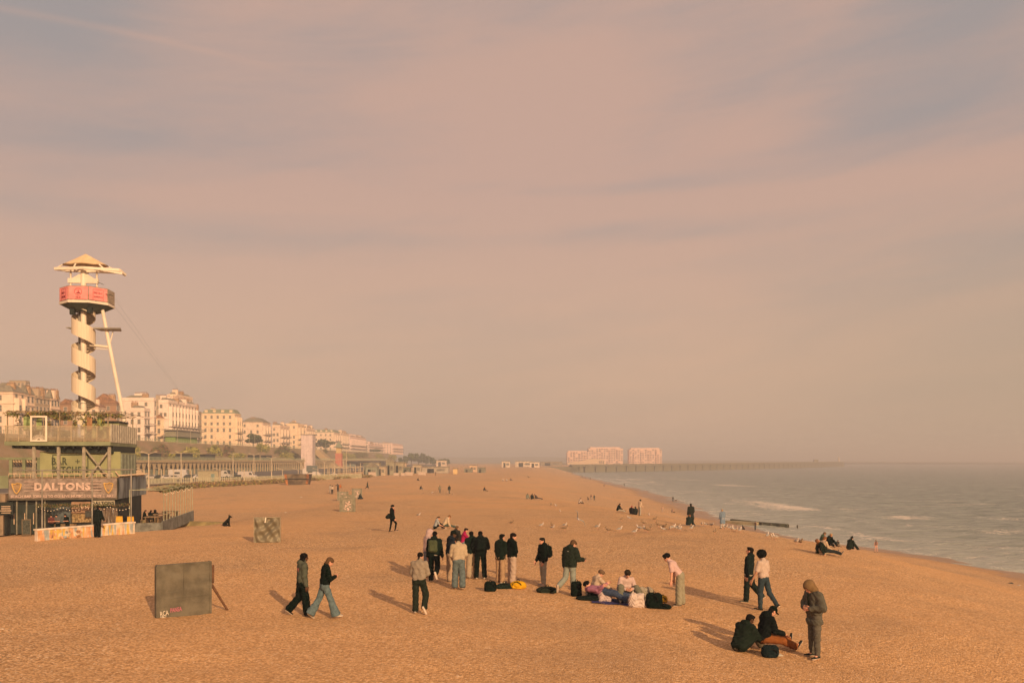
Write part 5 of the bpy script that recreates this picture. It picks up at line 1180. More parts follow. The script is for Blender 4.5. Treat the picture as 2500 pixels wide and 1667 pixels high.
# ------------------------------------------------------------ bodies grown as one smooth surface
class Field:
    """a smooth blend of tapered limbs, turned into one continuous mesh"""
    def __init__(s, k=0.03): s.p = []; s.k = k
    def cap(s, a, b, r1, r2=None, k=None, sub=False): s.p.append(('c', np.array(a, float), np.array(b, float), r1, r1 if r2 is None else r2, k or s.k, sub)); return s
    def ell(s, c, r, R=None, k=None, sub=False): s.p.append(('e', np.array(c, float), np.array(r, float), R, 0, k or s.k, sub)); return s
    def bounds(s):
        lo = np.full(3, 1e9); hi = -lo
        for p in s.p:
            if p[6]: continue
            if p[0] == 'c': m = max(p[3], p[4]); l, h = np.minimum(p[1], p[2]) - m, np.maximum(p[1], p[2]) + m
            else: m = p[2].max(); l, h = p[1] - m, p[1] + m
            lo = np.minimum(lo, l); hi = np.maximum(hi, h)
        return lo, hi
    def poly(s, h, wob=0.0, wf=22.0, seed=0, clip=None):
        lo, hi = s.bounds(); lo = lo - 2.5 * h - wob; hi = hi + 2.5 * h + wob
        n = np.ceil((hi - lo) / h).astype(int) + 1
        ax = [lo[i] + h * np.arange(n[i]) for i in range(3)]
        D = np.full(n, 0.5, np.float32)
        for p in s.p:
            kk = p[5]
            if p[0] == 'c': m = max(p[3], p[4]); l, hh = np.minimum(p[1], p[2]) - m, np.maximum(p[1], p[2]) + m
            else: m = p[2].max(); l, hh = p[1] - m, p[1] + m
            pad = 2 * h + kk * 1.5 + .02
            i0 = np.clip(np.floor((l - pad - lo) / h).astype(int), 0, n); i1 = np.clip(np.ceil((hh + pad - lo) / h).astype(int) + 1, 0, n)
            if (i1 <= i0).any(): continue
            X = ax[0][i0[0]:i1[0], None, None]; Y = ax[1][None, i0[1]:i1[1], None]; Z = ax[2][None, None, i0[2]:i1[2]]
            if p[0] == 'c':
                a, b = p[1], p[2]; d = b - a; L = max(float(d @ d), 1e-9)
                t = np.clip(((X - a[0]) * d[0] + (Y - a[1]) * d[1] + (Z - a[2]) * d[2]) / L, 0, 1)
                q = np.sqrt((X - a[0] - t * d[0]) ** 2 + (Y - a[1] - t * d[1]) ** 2 + (Z - a[2] - t * d[2]) ** 2) - (p[3] + (p[4] - p[3]) * t)
            else:
                c, r, R = p[1], p[2], p[3]; x, y, z = X - c[0], Y - c[1], Z - c[2]
                if R is not None: x, y, z = (R[0, 0] * x + R[1, 0] * y + R[2, 0] * z, R[0, 1] * x + R[1, 1] * y + R[2, 1] * z, R[0, 2] * x + R[1, 2] * y + R[2, 2] * z)
                q = (np.sqrt((x / r[0]) ** 2 + (y / r[1]) ** 2 + (z / r[2]) ** 2) - 1) * r.min()
            q = q.astype(np.float32); V = D[i0[0]:i1[0], i0[1]:i1[1], i0[2]:i1[2]]
            if p[6]:
                q = -q; hb = np.clip(.5 - .5 * (V - q) / kk, 0, 1); V[...] = V + (q - V) * hb + kk * hb * (1 - hb)
            else:
                hb = np.clip(.5 + .5 * (q - V) / kk, 0, 1); V[...] = q + (V - q) * hb - kk * hb * (1 - hb)
        if wob:
            X = ax[0][:, None, None]; Y = ax[1][None, :, None]; Z = ax[2][None, None, :]
            ph = 2.2 * np.sin(X * wf * .45 + seed) + 1.8 * np.sin(Y * wf * .5 + seed * 1.7); D = D + wob * (.55 * np.abs(np.sin(Z * wf * .9 + X * wf * .55 + ph + seed)) + .55 * np.abs(np.sin(Z * wf * 1.5 - X * wf * .9 - Y * wf * .6 + ph * 1.3)) + .35 * np.sin(X * wf * .8 + seed) * np.sin(Y * wf * .9 + Z * wf * .4) - .95)
        if clip is not None:
            X = ax[0][:, None, None]; Y = ax[1][None, :, None]; Z = ax[2][None, None, :]
            for (pt, nn) in clip: D = np.maximum(D, (X - pt[0]) * nn[0] + (Y - pt[1]) * nn[1] + (Z - pt[2]) * nn[2])
        return nets(D.astype(np.float32), lo, h)

def nets(D, lo, h):
    """surface nets"""
    S = D < 0; n = np.array(D.shape) - 1
    cnt = np.zeros(n, np.float32); P = np.zeros((3, *n), np.float32)
    def sl(o): return tuple(slice(o[i], o[i] + n[i]) for i in range(3))
    for a in range(3):
        b, c = [i for i in range(3) if i != a]
        for ob in (0, 1):
            for oc in (0, 1):
                o0 = [0, 0, 0]; o0[b] = ob; o0[c] = oc; o1 = list(o0); o1[a] = 1
                va, vb = D[sl(o0)], D[sl(o1)]; cr = S[sl(o0)] != S[sl(o1)]
                t = np.where(cr, va / np.where(cr, va - vb, 1), 0)
                cnt += cr
                P[a] += t; P[b] += ob * cr; P[c] += oc * cr
    m = cnt > 0; idx = np.full(n, -1, np.int64); idx[m] = np.arange(m.sum())
    g = np.argwhere(m); V = lo + h * (g + (P[:, m] / cnt[m]).T)
    Q = []
    for a in range(3):
        b, c = (a + 1) % 3, (a + 2) % 3
        s0 = [slice(None)] * 3; s1 = [slice(None)] * 3; s0[a] = slice(0, -1); s1[a] = slice(1, None)
        e = S[tuple(s0)] != S[tuple(s1)]; w = np.argwhere(e)
        w = w[(w[:, b] > 0) & (w[:, c] > 0) & (w[:, b] < D.shape[b] - 1) & (w[:, c] < D.shape[c] - 1)]
        if not len(w): continue
        def gi(db, dc):
            q = w.copy(); q[:, b] -= db; q[:, c] -= dc; return idx[q[:, 0], q[:, 1], q[:, 2]]
        f = np.stack([gi(1, 1), gi(0, 1), gi(0, 0), gi(1, 0)], 1)
        flip = ~S[w[:, 0], w[:, 1], w[:, 2]]; f[flip] = f[flip][:, ::-1]; Q.append(f)
    return V, np.concatenate(Q)

# ---- a hand: palm, four fingers with knuckles, a thumb from the side of the palm (right hand, +Y to the fingertips, palm down)
def hand_np(curl):
    f = Field(.006); f.cap((-.018, .0, 0), (-.028, .085, 0), .020, .013); f.cap((.012, 0, 0), (.026, .082, 0), .020, .013); f.cap((0, -.03, 0), (0, .07, 0), .021, .016)
    for x, L, dx in ((-.033, .062, -.06), (-.012, .078, -.02), (.010, .083, .02), (.031, .074, .07)):
        p = np.array([x, .086, 0.0]); a = curl * .5
        for k, fr in enumerate((.45, .32, .26)):
            d = np.array([dx, math.cos(a), -math.sin(a)]); q = p + d * L * fr; f.cap(p, q, .0092 - .0009 * k, .0086 - .0011 * k, k=.002); p = q; a += curl * (.9 if k == 0 else .7)
    p = np.array([-.030, .010, -.004]); a = .75
    for k, L in enumerate((.038, .032, .024)):
        d = np.array([-math.sin(a), math.cos(a), -.25 - .3 * curl]); d /= np.linalg.norm(d); q = p + d * L; f.cap(p, q, .0125 - .0013 * k, .0115 - .0015 * k, k=.004); p = q; a -= .35 + .2 * curl
    return f.poly(.0042)
HANDS = {c: hand_np(v) for c, v in (('relaxed', .45), ('grip', 1.15))}

def rx(a): c, s = math.cos(a), math.sin(a); return np.array([[1, 0, 0], [0, c, -s], [0, s, c]])
def ry(a): c, s = math.cos(a), math.sin(a); return np.array([[c, 0, s], [0, 1, 0], [-s, 0, c]])
def rz(a): c, s = math.cos(a), math.sin(a); return np.array([[c, -s, 0], [s, c, 0], [0, 0, 1]])
R_ = math.radians
FAB = {}
def cloth(col, kind='cloth'):
    key = tuple(round(c, 3) for c in col) + (kind,)
    if key not in FAB:
        nm = '%s_%d' % (kind, len(FAB))
        FAB[key] = mat(nm, tuple(c * (.5 if max(col) < .06 else .78 if max(col) > .3 and kind == 'cloth' else .9 if kind != 'skin' else 1) for c in col), .92 if kind != 'hair' else .75, (.06 if kind != 'denim' else .12) if kind != 'skin' else .04, 9 if kind != 'denim' else 14, bump=.5 if kind != 'skin' else .1, bscale=30 if kind != 'hair' else 60, spec=.15 if kind == 'skin' else .05)
    return FAB[key]
SK = {'fair': (0.62, 0.32, 0.22), 'tan': (0.42, 0.22, 0.14), 'dark': (0.10, 0.05, 0.03)}
DKC = (0.014, 0.030, 0.022); NAVY = (0.026, 0.038, 0.056); BLK = (0.007, 0.017, 0.013)

def person(name, label, u, v, H, face, legs=((0, 3, 0), (0, 3, 0)), arms=((5, 8, 15, 0), (5, 8, 15, 0)), lean=0, roll=0, twist=0, head=(0, 0), top=('jacket', DKC), bot=('slim', BLK), hair=('short', (0.03, 0.02, 0.015)), skin='fair', shoes=(0.5, 0.42, 0.34), hem=None,
           fine=1, group=None, prone=0, feet=None, ground=None, extra=None, sit=False, hold=None, loc=None, dz=0.0, trim=None, logo=None, hemtrim=None):
    """face: compass of the body in degrees, 0 looks away from the pier along +Y, 90 looks to +X (the sea). legs: (forward, outward, knee) ; arms: (forward, outward, elbow, inward)"""
    p = at(u, v) if loc is None else Vector(loc)
    s = H / 1.76
    hg = {3: .011, 2: .016, 1: .024, 0: .038}[fine] / s
    # skeleton in the body's own frame (x right, y forward, z up)
    pel = np.zeros(3); T = rz(R_(-twist)) @ rx(R_(-lean)) @ ry(R_(roll)); 
    chest = pel + T @ np.array([0, 0.0, .34]); neck = pel + T @ np.array([0, -.005 + .0006 * lean, .52]); 
    hp, hy = head; HR = T @ rx(R_(lean * .55)) @ rz(R_(-hy)) @ rx(R_(-hp))
    hc = neck + HR @ np.array([0, .035, .155])
    J = {}
    for i, sd in enumerate((-1, 1)):
        hip = pel + np.array([sd * .09, 0, -.01]); f, o, k = legs[i][:3]; f, o, k = R_(f), R_(o), R_(k); yw = R_(legs[i][4]) if len(legs[i]) > 4 else 0
        d1 = np.array([sd * math.sin(o), math.sin(f) * math.cos(o), -math.cos(f) * math.cos(o)]); knee = hip + d1 * .43
        d2 = np.array([sd * math.sin(o) * .6 - sd * math.sin(yw), math.sin(f - k), -math.cos(f - k)]); d2 /= np.linalg.norm(d2); ank = knee + d2 * .41
        fp = R_(legs[i][3]) if len(legs[i]) > 3 else 0
        fd = np.array([sd * .25, math.cos(fp), math.sin(fp)]); fd /= np.linalg.norm(fd)
        sole = np.cross(np.array([1, 0, 0]), fd); sole = -sole if sole[2] > 0 else sole
        heel = ank + sole * .045 - fd * .045; toe = ank + sole * .055 + fd * .165
        sh = pel + T @ np.array([sd * .175, 0, .46]); a, o2, e, inn = arms[i][:4]; a, o2, e, inn = map(R_, (a, o2, e, inn))
        u1 = T @ np.array([sd * math.sin(o2), math.sin(a) * math.cos(o2), -math.cos(a) * math.cos(o2)]); elb = sh + u1 * .285
        u2 = np.array([sd * math.sin(o2) * (1 - min(1, abs(inn))), math.sin(a + e), -math.cos(a + e)]); u2 = u2 / np.linalg.norm(u2)
        u2 = u2 * math.cos(inn) + np.array([-sd * math.sin(inn), 0, 0]); u2 = T @ (u2 / np.linalg.norm(u2)); wr = elb + u2 * .25
        J[sd] = dict(hip=hip, knee=knee, ank=ank, heel=heel, toe=toe, fd=fd, sole=sole, sh=sh, elb=elb, wr=wr, u2=u2)
    low = min(min(J[q]['heel'][2], J[q]['toe'][2]) - .028 for q in (-1, 1))
    if sit: low = min(low, -.115)
    root = empty(name, (p.x, p.y, p.z + dz), R_(-face), label, 'person', group)
    def M(V): return (V - np.array([0, 0, low])) * s
    def put(nm, VQ, m, mi=None): 
        if len(VQ[0]) == 0: return None
        return np_mesh(nm, M(VQ[0]), VQ[1], m if isinstance(m, list) else [m], root, True, mi)
    legtype, legc = bot[0], bot[1]; ttype, tc = top[0], top[1]
    # -- body: head, neck, trunk, arms and legs in one surface
    b = Field(.022)
    b.cap(pel + np.array([-.07, 0, 0]), pel + np.array([.07, 0, 0]), .088); b.cap(pel, chest, .085, .095)
    b.cap(chest + T @ np.array([-.085, 0, .04]), chest + T @ np.array([.085, 0, .04]), .075); b.cap(neck, hc - HR @ np.array([0, .03, .06]), .052, .048)
    b.ell(hc + HR @ np.array([0, -.012, .022]), (.074, .094, .088), HR, k=.01)
    b.ell(hc + HR @ np.array([0, .028, -.035]), (.056, .060, .072), HR, k=.02)
    b.cap(hc + HR @ np.array([0, .055, -.085]), hc + HR @ np.array([0, .05, -.075]), .026, k=.02)
    if fine >= 2:
        b.cap(hc + HR @ np.array([0, .082, .008]), hc + HR @ np.array([0, .104, -.028]), .008, .013, k=.012)
        b.cap(hc + HR @ np.array([-.035, .076, .022]), hc + HR @ np.array([.035, .076, .022]), .010, k=.012)
        b.cap(hc + HR @ np.array([-.016, .084, -.055]), hc + HR @ np.array([.016, .084, -.055]), .008, k=.01)
        for q in (-1, 1): b.ell(hc + HR @ np.array([q * .076, -.004, -.005]), (.012, .02, .032), HR, k=.006)
    for q in (-1, 1):
        j = J[q]
        b.cap(j['sh'], j['elb'], .048, .038); b.cap(j['elb'], j['wr'], .038, .025)
        if fine < 2: b.cap(j['wr'], j['wr'] + j['u2'] * .12, .032, .028)
        b.cap(j['hip'], j['knee'], .075, .050); b.cap(j['knee'], j['ank'], .048, .034); b.cap(j['ank'], j['toe'] - j['fd'] * .05, .034, .03)
    V, Q = b.poly(hg if fine < 2 else min(hg, .012))
    V = list(V) if False else V
    # eyes and lips as marked faces of the same surface
    mi = np.zeros(len(Q), int)
    if fine >= 2:
        C = V[Q].mean(1); L = (C - hc) @ HR
        for q in (-1, 1): mi[(np.abs(L[:, 0] - q * .032) < .012) & (np.abs(L[:, 2] - .004) < .007) & (L[:, 1] > .05)] = 1
        mi[(np.abs(L[:, 0]) < .022) & (np.abs(L[:, 2] + .055) < .007) & (L[:, 1] > .05)] = 2
        for q in (-1, 1):
            j = J[q]; hv, hq = HANDS['grip' if hold else 'relaxed']; hv = hv.copy()
            if q < 0: hv[:, 0] *= -1; hq = hq[:, ::-1]
            y = j['u2']; x = np.cross(y, T @ np.array([0, 1.0, 0.15])) if abs(y @ (T @ np.array([0, 1, 0]))) < .8 else T @ np.array([1.0, 0, 0])
            if abs(y @ (T @ np.array([0, 1, 0]))) < .8: z = T @ np.array([1.0 * q, 0, 0]); x = np.cross(y, z)
            x = x - y * (x @ y); x /= np.linalg.norm(x); z = np.cross(x, y)
            hw = j['wr'] + y * .015 + hv[:, :1] * x + hv[:, 1:2] * y + hv[:, 2:3] * z
            Q = np.concatenate([Q, hq + len(V)]); V = np.concatenate([V, hw]); mi = np.concatenate([mi, np.zeros(len(hq), int)])
    put('body', (V, Q), [cloth(SK[skin] if isinstance(skin, str) else skin, 'skin'), mat('eye_dark', (0.03, 0.02, 0.015), .3), mat('lip', (0.35, 0.12, 0.09), .6)], mi)
    # -- trousers
    wob = .015 if fine >= 2 else .004 if fine == 1 else 0
    if legtype:
        t = Field(.03); r0, r1, r2 = {'slim': (.098, .070, .060), 'straight': (.104, .085, .083), 'baggy': (.112, .100, .102), 'flare': (.100, .078, .125), 'shorts': (.104, .09, .09), 'tight': (.092, .060, .046)}[legtype]
        t.cap(pel + np.array([-.055, 0, .03]), pel + np.array([.055, 0, .03]), .105); t.cap(pel + np.array([-.06, -.025, -.03]), pel + np.array([.06, -.025, -.03]), .100)
        for q in (-1, 1):
            j = J[q]; 
            if legtype == 'shorts': t.cap(j['hip'], j['hip'] + (j['knee'] - j['hip']) * .75, r0, r1)
            else: t.cap(j['hip'], j['knee'], r0, r1, k=.02); t.cap(j['knee'], j['ank'] + (j['knee'] - j['ank']) * (.06 if legtype != 'flare' else 0), r1, r2, k=.02)
        put('trousers', cuffs(t.poly(hg, wob, 17, u), J) if legtype != 'shorts' else t.poly(hg, wob, 17, u), cloth(legc, 'denim' if legc[2] > legc[0] else 'cloth'))
        if fine >= 1:
            for q in (-1, 1):
                j = J[q]; d = j['ank'] - j['knee']; d /= np.linalg.norm(d)
    # -- shoes
    if shoes is not None and fine >= 1:
        for q in (-1, 1):
            j = J[q]; f = Field(.012); f.cap(j['heel'], j['toe'], .036, .034); f.cap(j['heel'] + np.array([0, 0, .01]), j['ank'] + j['sole'] * .01, .036, .040); f.cap(j['heel'] + j['fd'] * .05 - j['sole'] * .01, j['toe'] - j['fd'] * .04, .040, .034)
            V, Q = f.poly(hg if fine < 3 else .010); L = ((V[Q].mean(1) - j['heel']) @ j['sole']); put('shoe', (V, Q), [cloth(shoes), mat('shoe_sole', (0.55, 0.45, 0.36), .7)], (L > .012).astype(int))
    # -- top
    if ttype:
        bulk = {'tee': .010, 'shirt': .014, 'sweater': .020, 'hoodie': .026, 'jacket': .032, 'puffer': .048, 'coat': .036, 'vest': .004}[ttype]
        t = Field(.035); up = lambda x, y, z: pel + T @ np.array([x, y, z])
        hz = {'tee': .02, 'shirt': -.02, 'sweater': .01, 'hoodie': -.02, 'jacket': -.05, 'puffer': -.09, 'coat': -.46, 'vest': .04}[ttype] if hem is None else hem
        t.cap(up(-.085, 0, .40), up(.085, 0, .40), .088 + bulk * .8); t.cap(up(-.125, 0, .455), up(.125, 0, .455), .052 + bulk * .6)
        t.cap(up(-.075, .0, .25), up(.075, 0, .25), .088 + bulk); t.cap(up(-.075, 0, .10), up(.075, 0, .10), .088 + bulk * 1.1)
        t.cap(up(-.06, 0, .42), up(-.07, 0, .1), .09 + bulk); t.cap(up(.06, 0, .42), up(.07, 0, .1), .09 + bulk)
        low_t = up(0, 0, max(hz, -.06)); 
        if sit: t.cap(up(-.07, -.02, .0), up(.07, -.02, .0), .09 + bulk)
        else: t.cap(up(-.075, 0, hz + .06), up(.075, 0, hz + .06), .094 + bulk)
        if ttype == 'coat':
            for q in (-1, 1): t.cap(J[q]['hip'], J[q]['hip'] + (J[q]['knee'] - J[q]['hip']) * .9, .115, .135); 
            if not sit: t.cap(pel, pel + (J[1]['knee'] + J[-1]['knee']) / 2 * .9, .12, .13)
        t.cap(up(0, -.005, .50), neck + T @ np.array([0, .005, .05]), .07 + bulk * .5, .058 + bulk * .5)
        if ttype in ('hoodie', 'jacket', 'puffer', 'coat') and hair[0] != 'hood':
            t.cap(up(-.05, -.055, .535), up(.05, -.055, .535), .045 + bulk * .6, k=.03)
            if ttype in ('hoodie', 'puffer'): t.ell(up(0, -.09, .52), (.10, .06, .075), None)
        for q in (-1, 1):
            j = J[q]; sr = .050 + bulk * .8
            if ttype == 'vest': continue
            if ttype in ('tee',): t.cap(j['sh'], j['sh'] + (j['elb'] - j['sh']) * .78, .066, .066); continue
            t.cap(j['sh'], j['elb'], sr + .012, sr + .002); t.cap(j['elb'], j['wr'] - j['u2'] * .0, sr, .036 + bulk * .6, k=.02)
            if ttype == 'puffer':
                for w in (.25, .6): t.cap(j['sh'] + (j['elb'] - j['sh']) * w, j['sh'] + (j['elb'] - j['sh']) * (w + .01), sr + .02, k=.015)
        nz = T @ np.array([0, 0, -1.0]); clip = []
        if not sit and ttype != 'coat': clip = [(up(0, 0, hz), nz)]
        put({'tee': 't_shirt', 'vest': 'vest', 'shirt': 'shirt', 'sweater': 'sweater', 'hoodie': 'hoodie', 'jacket': 'jacket', 'puffer': 'puffer_jacket', 'coat': 'coat'}[ttype],
            clipped(t, hg, wob * 1.2 if ttype != 'puffer' else wob, 15 if ttype != 'puffer' else 30, u * .7, clip, J, up), cloth(tc))
        if hemtrim is not None:
            t2 = Field(.02); t2.cap(up(-.075, 0, hz + .0), up(.075, 0, hz + .0), .093 + bulk * .9); t2.cap(up(-.075, 0, hz + .04), up(.075, 0, hz + .04), .093 + bulk * .9)
            put('shirt_hem', t2.poly(hg, 0, clip=[(up(0, 0, hz - .035), nz), (up(0, 0, hz + .02), -nz)]), cloth(hemtrim))
        if logo is not None:
            for (lx, ly, lz, lw, lh) in logo[1]:
                c0 = up(lx, ly, lz); e0 = T @ np.array([1., 0, 0]) * lw; e1 = T @ np.array([0, 0, 1.]) * lh; e2 = T @ np.array([0, 1., 0]) * .006
                VV = np.array([c0 + i * e0 + k * e1 + jj * e2 for i in (-.5, .5) for jj in (-1, 1) for k in (-.5, .5)])
                put(logo[2] if len(logo) > 2 else 'logo', (VV, np.array([(0, 1, 3, 2), (4, 6, 7, 5), (0, 4, 5, 1), (2, 3, 7, 6), (0, 2, 6, 4), (1, 5, 7, 3)])), cloth(logo[0]))
    # -- hair and headgear
    ht, hcol = hair; hx = lambda x, y, z: hc + HR @ np.array([x, y, z]); f = Field(.02); ok = True; hw = .004; nm = 'hair'
    if ht == 'short': f.ell(hx(0, -.022, .035), (.084, .100, .084), HR); f.ell(hx(0, -.062, -.015), (.068, .05, .06), HR); f.ell(hx(0, .045, .085), (.06, .05, .03), HR)
    elif ht == 'curly': f.ell(hx(0, -.015, .05), (.098, .112, .092), HR); f.ell(hx(0, .06, .08), (.07, .045, .04), HR); hw = .013
    elif ht == 'afro': f.ell(hx(0, -.02, .045), (.145, .140, .130), HR); hw = .012
    elif ht == 'fringe': f.ell(hx(0, -.015, .04), (.090, .105, .088), HR); f.ell(hx(0, -.06, -.02), (.074, .05, .07), HR); f.ell(hx(0, .072, .045), (.066, .034, .034), HR); hw = .007
    elif ht in ('long', 'braids'):
        f.ell(hx(0, -.02, .035), (.088, .104, .086), HR); f.ell(hx(0, -.065, -.06), (.078, .052, .10), HR)
        for q in (-1, 1): f.cap(hx(q * .07, -.01, 0), hx(q * .07, -.03, -.15), .028, .030)
        f.cap(hx(0, -.08, -.08), hx(0, -.085, -.2), .055, .045); hw = .008
    elif ht == 'bob': f.ell(hx(0, -.015, .035), (.088, .103, .086), HR); f.ell(hx(0, -.06, -.05), (.080, .055, .09), HR); f.cap(hx(0, -.075, -.09), hx(0, -.09, -.14), .05, .03); f.ell(hx(0, .066, .045), (.066, .034, .030), HR)
    elif ht == 'bun': f.ell(hx(0, -.022, .035), (.084, .100, .084), HR); f.ell(hx(0, -.03, .135), (.045, .045, .04), HR); f.ell(hx(0, -.062, -.015), (.068, .05, .06), HR)
    elif ht == 'ponytail': f.ell(hx(0, -.022, .035), (.084, .100, .084), HR); f.cap(hx(0, -.11, .03), hx(0, -.15, -.11), .035, .02)
    elif ht == 'cap':
        nm = 'cap'; f.ell(hx(0, -.012, .05), (.089, .106, .082), HR, k=.01); f.ell(hx(0, .115, .035), (.068, .065, .012), HR, k=.015)
        g = Field(.02); g.ell(hx(0, -.045, -.0), (.078, .068, .07), HR); put('hair', g.poly(hg, .004, 60), cloth((0.025, .018, .014), 'hair')); hw = 0
    elif ht == 'beanie': nm = 'beanie'; f.ell(hx(0, -.015, .055), (.090, .106, .090), HR); f.cap(hx(-.03, -.01, .02), hx(.03, -.01, .02), .085); hw = .003
    elif ht == 'hood':
        nm = 'hood'; f.ell(hx(0, -.025, .03), (.122, .138, .132), HR); f.ell(hx(0, -.045, -.07), (.115, .105, .11), HR); f.cap(hx(0, -.05, -.12), neck, .10, .11)
        f.ell(hx(0, .125, -.012), (.066, .085, .092), HR, sub=True, k=.02); hw = .004
        g = Field(.02); g.ell(hx(0, -.01, .045), (.082, .095, .075), HR); put('hair', g.poly(hg, .004, 60), cloth((0.03, .02, .015), 'hair'))
    elif ht == 'scarf': nm = 'headscarf'; f.ell(hx(0, -.02, .025), (.094, .108, .10), HR); f.ell(hx(0, -.03, -.09), (.10, .085, .09), HR); f.ell(hx(0, .12, -.01), (.055, .07, .075), HR, sub=True, k=.01)
    else: ok = False
    if ok:
        if ht not in ('cap', 'hood', 'beanie', 'scarf', 'afro'): f.ell(hx(0, .098, -.045), (.060, .065, .075), HR, sub=True, k=.012)
        if ht == 'afro': f.ell(hx(0, .14, -.05), (.070, .08, .085), HR, sub=True, k=.012)
        put(nm, f.poly(hg if fine < 3 else .010, hw if fine else 0, 75 if ht not in ('hood', 'cap') else 25, u), cloth(hcol, 'hair' if nm == 'hair' else 'cloth'))
    if hold == 'phone' and fine >= 2:
        a = (J[1]['wr'] + J[1]['u2'] * .10); m_ = MB(); m_.box(-.036, .036, -.004, .004, -.075, .075)
        Rr = Matrix([[*HR[0]], [*HR[1]], [*HR[2]]]); pp = M(np.array([a]))[0]
        wp = Matrix.Translation(root.location) @ Matrix.Rotation(R_(-face), 4, 'Z') @ Vector(pp)
        o = m_.build('phone', mat('phone_black', (0.02, 0.02, 0.022), .2), None, loc=wp, rot=(R_(-60), 0, R_(-face)))
        tag(o, 'dark phone held by the ' + extra, 'phone')
    root['_fk'] = 0; del root['_fk']
    world = Matrix.Translation(root.location) @ Matrix.Rotation(R_(-face), 4, 'Z')
    def W(x): q = M(np.array([x]))[0]; return world @ Vector(q)
    return dict(root=root, J=J, W=W, T=T, pel=pel, neck=neck, hc=hc, HR=HR, s=s, face=face, world=world, M=M)

def cuffs(VQ, J):
    V, Q = VQ; V = V.copy()
    for q in (-1, 1):
        j = J[q]; n = j['ank'] - j['knee']; n /= np.linalg.norm(n); pt = j['ank'] + n * .035; d = (V - pt) @ n
        m = (d > 0) & (np.linalg.norm(V - j['ank'], axis=1) < .22); V[m] -= d[m][:, None] * n
    return V, Q
def clipped(t, hg, wob, wf, seed, clip, J, up):
    """hem cut square across the trunk, sleeves left whole"""
    if not clip: return t.poly(hg, wob, wf, seed)
    V, Q = t.poly(hg, wob, wf, seed)
    (pt, n) = clip[0]; d = (V - pt) @ n
    far = np.ones(len(V), bool)
    for q in (-1, 1):
        for a, b in ((J[q]['sh'], J[q]['elb']), (J[q]['elb'], J[q]['wr'])):
            e = b - a; tt = np.clip(((V - a) @ e) / (e @ e), 0, 1); dist = np.linalg.norm(V - a - tt[:, None] * e, axis=1); far &= dist > .085
    m = (d > 0) & far; V = V.copy(); V[m] -= d[m][:, None] * n
    keep = ~(m[Q].all(1)); 
    return V, Q[keep]

# ------------------------------------------------------------ the people
def stand(a=2, b=3): return ((a, b, 2), (-a, b, 3))
def stride(f=24, b=-20, kf=6, kb=28): return ((b, 2, kb, -38), (f, 2, kf, 4))       # left leg behind
def stride2(f=24, b=-20, kf=6, kb=28): return ((f, 2, kf, 4), (b, 2, kb, -38))
SIT_KNEES = ((125, 9, 84, 0), (121, 8, 79, 0)); SIT_CROSS = ((88, 50, 165, 0, 75), (92, 46, 162, 0, 75)); SIT_OUT = ((84, 4, 12, 60), (82, 10, 6, 65)); KNEEL = ((60, 14, 140, -60), (60, 14, 140, -60))
ARM = (6, 8, 14, 0); ARM_IN = (18, 8, 88, 45); POCKET = (-8, 16, 38, 35)
WT = (0.66, 0.50, 0.44); CRM = (0.60, 0.43, 0.28); JEAN = (0.12, 0.17, 0.185); LJEAN = (0.30, 0.33, 0.28); BEIGE = (0.50, 0.36, 0.24); GREYC = (0.36, 0.33, 0.27)
FG = {}
def P(key, *a, **k): FG[key] = person('person', *a, **k); return FG[key]

P('braids', 'person with long braids in a grey green hoodie with faded pink back print, walking right', 737, 1502, 1.80, 62, stride(10, -7, 4, 36), (ARM, (2, 6, 10, 0)), lean=3, head=(3, 12), top=('hoodie', (0.085, 0.095, 0.072)), bot=('baggy', BLK), hair=('braids', (0.012, 0.010, 0.010)), skin='dark', shoes=(0.02, 0.02, 0.02), fine=3, group='pair walking right past the large grey panel',
  logo=((0.42, 0.16, 0.15), [(0, -.126, .37, .20, .016), (-.07, -.127, .345, .03, .045), (-.02, -.127, .345, .03, .05), (.03, -.127, .345, .03, .04), (.07, -.127, .345, .02, .05), (0, -.124, .30, .16, .012), (0, -.122, .27, .10, .012)]))
P('jeans_girl', 'person with fringed brown hair in a black sweater and wide flared jeans, walking right', 793, 1510, 1.76, 66, stride(20, -20, 2, 12), ((4, 10, 20, 0), ARM_IN), lean=4, head=(28, 5), top=('sweater', BLK), bot=('flare', JEAN), hair=('bob', (0.11, 0.065, 0.035)), shoes=(0.5, 0.42, 0.34), fine=3, group='pair walking right past the large grey panel')
P('lone', 'slim person all in black with a red scarf, stepping right alone', 957, 1298, 1.68, 70, ((-6, 2, 4, 0), (34, 2, 42, 4)), ((-4, 6, 6, 0), ARM), lean=0, head=(4, 8), top=('jacket', BLK), bot=('tight', BLK), hair=('curly', (0.012, 0.016, 0.012)), shoes=(0.035, 0.02, 0.018), fine=2, hem=-.12)
P('grey_walker', 'person in a grey sweater over a pale shirt, walking away with one foot raised', 1023, 1497, 1.76, 14, ((2, 2, 3, 0), (14, 10, 52, -60)), ((10, 12, 62, 30), (10, 12, 62, 30)), lean=4, head=(22, -5), top=('sweater', (0.29, 0.24, 0.185)), bot=('straight', (0.032, 0.045, 0.032)), hair=('ponytail', (0.018, 0.014, 0.012)), shoes=(0.46, 0.40, 0.34), fine=3, hemtrim=(0.50, 0.40, 0.34))
P('green_pack', 'person in a black hoodie wearing a dark green backpack, one sole raised', 1060, 1420, 1.84, 8, ((2, 2, 3, 0), (-6, 5, 62, -75)), (ARM, ARM), lean=4, head=(14, 0), top=('hoodie', DKC), bot=('straight', BLK), hair=('short', (0.012, 0.012, 0.012)), shoes=(0.55, 0.45, 0.36), fine=3, group='people standing in the loose circle', hemtrim=(0.5, 0.42, 0.36))
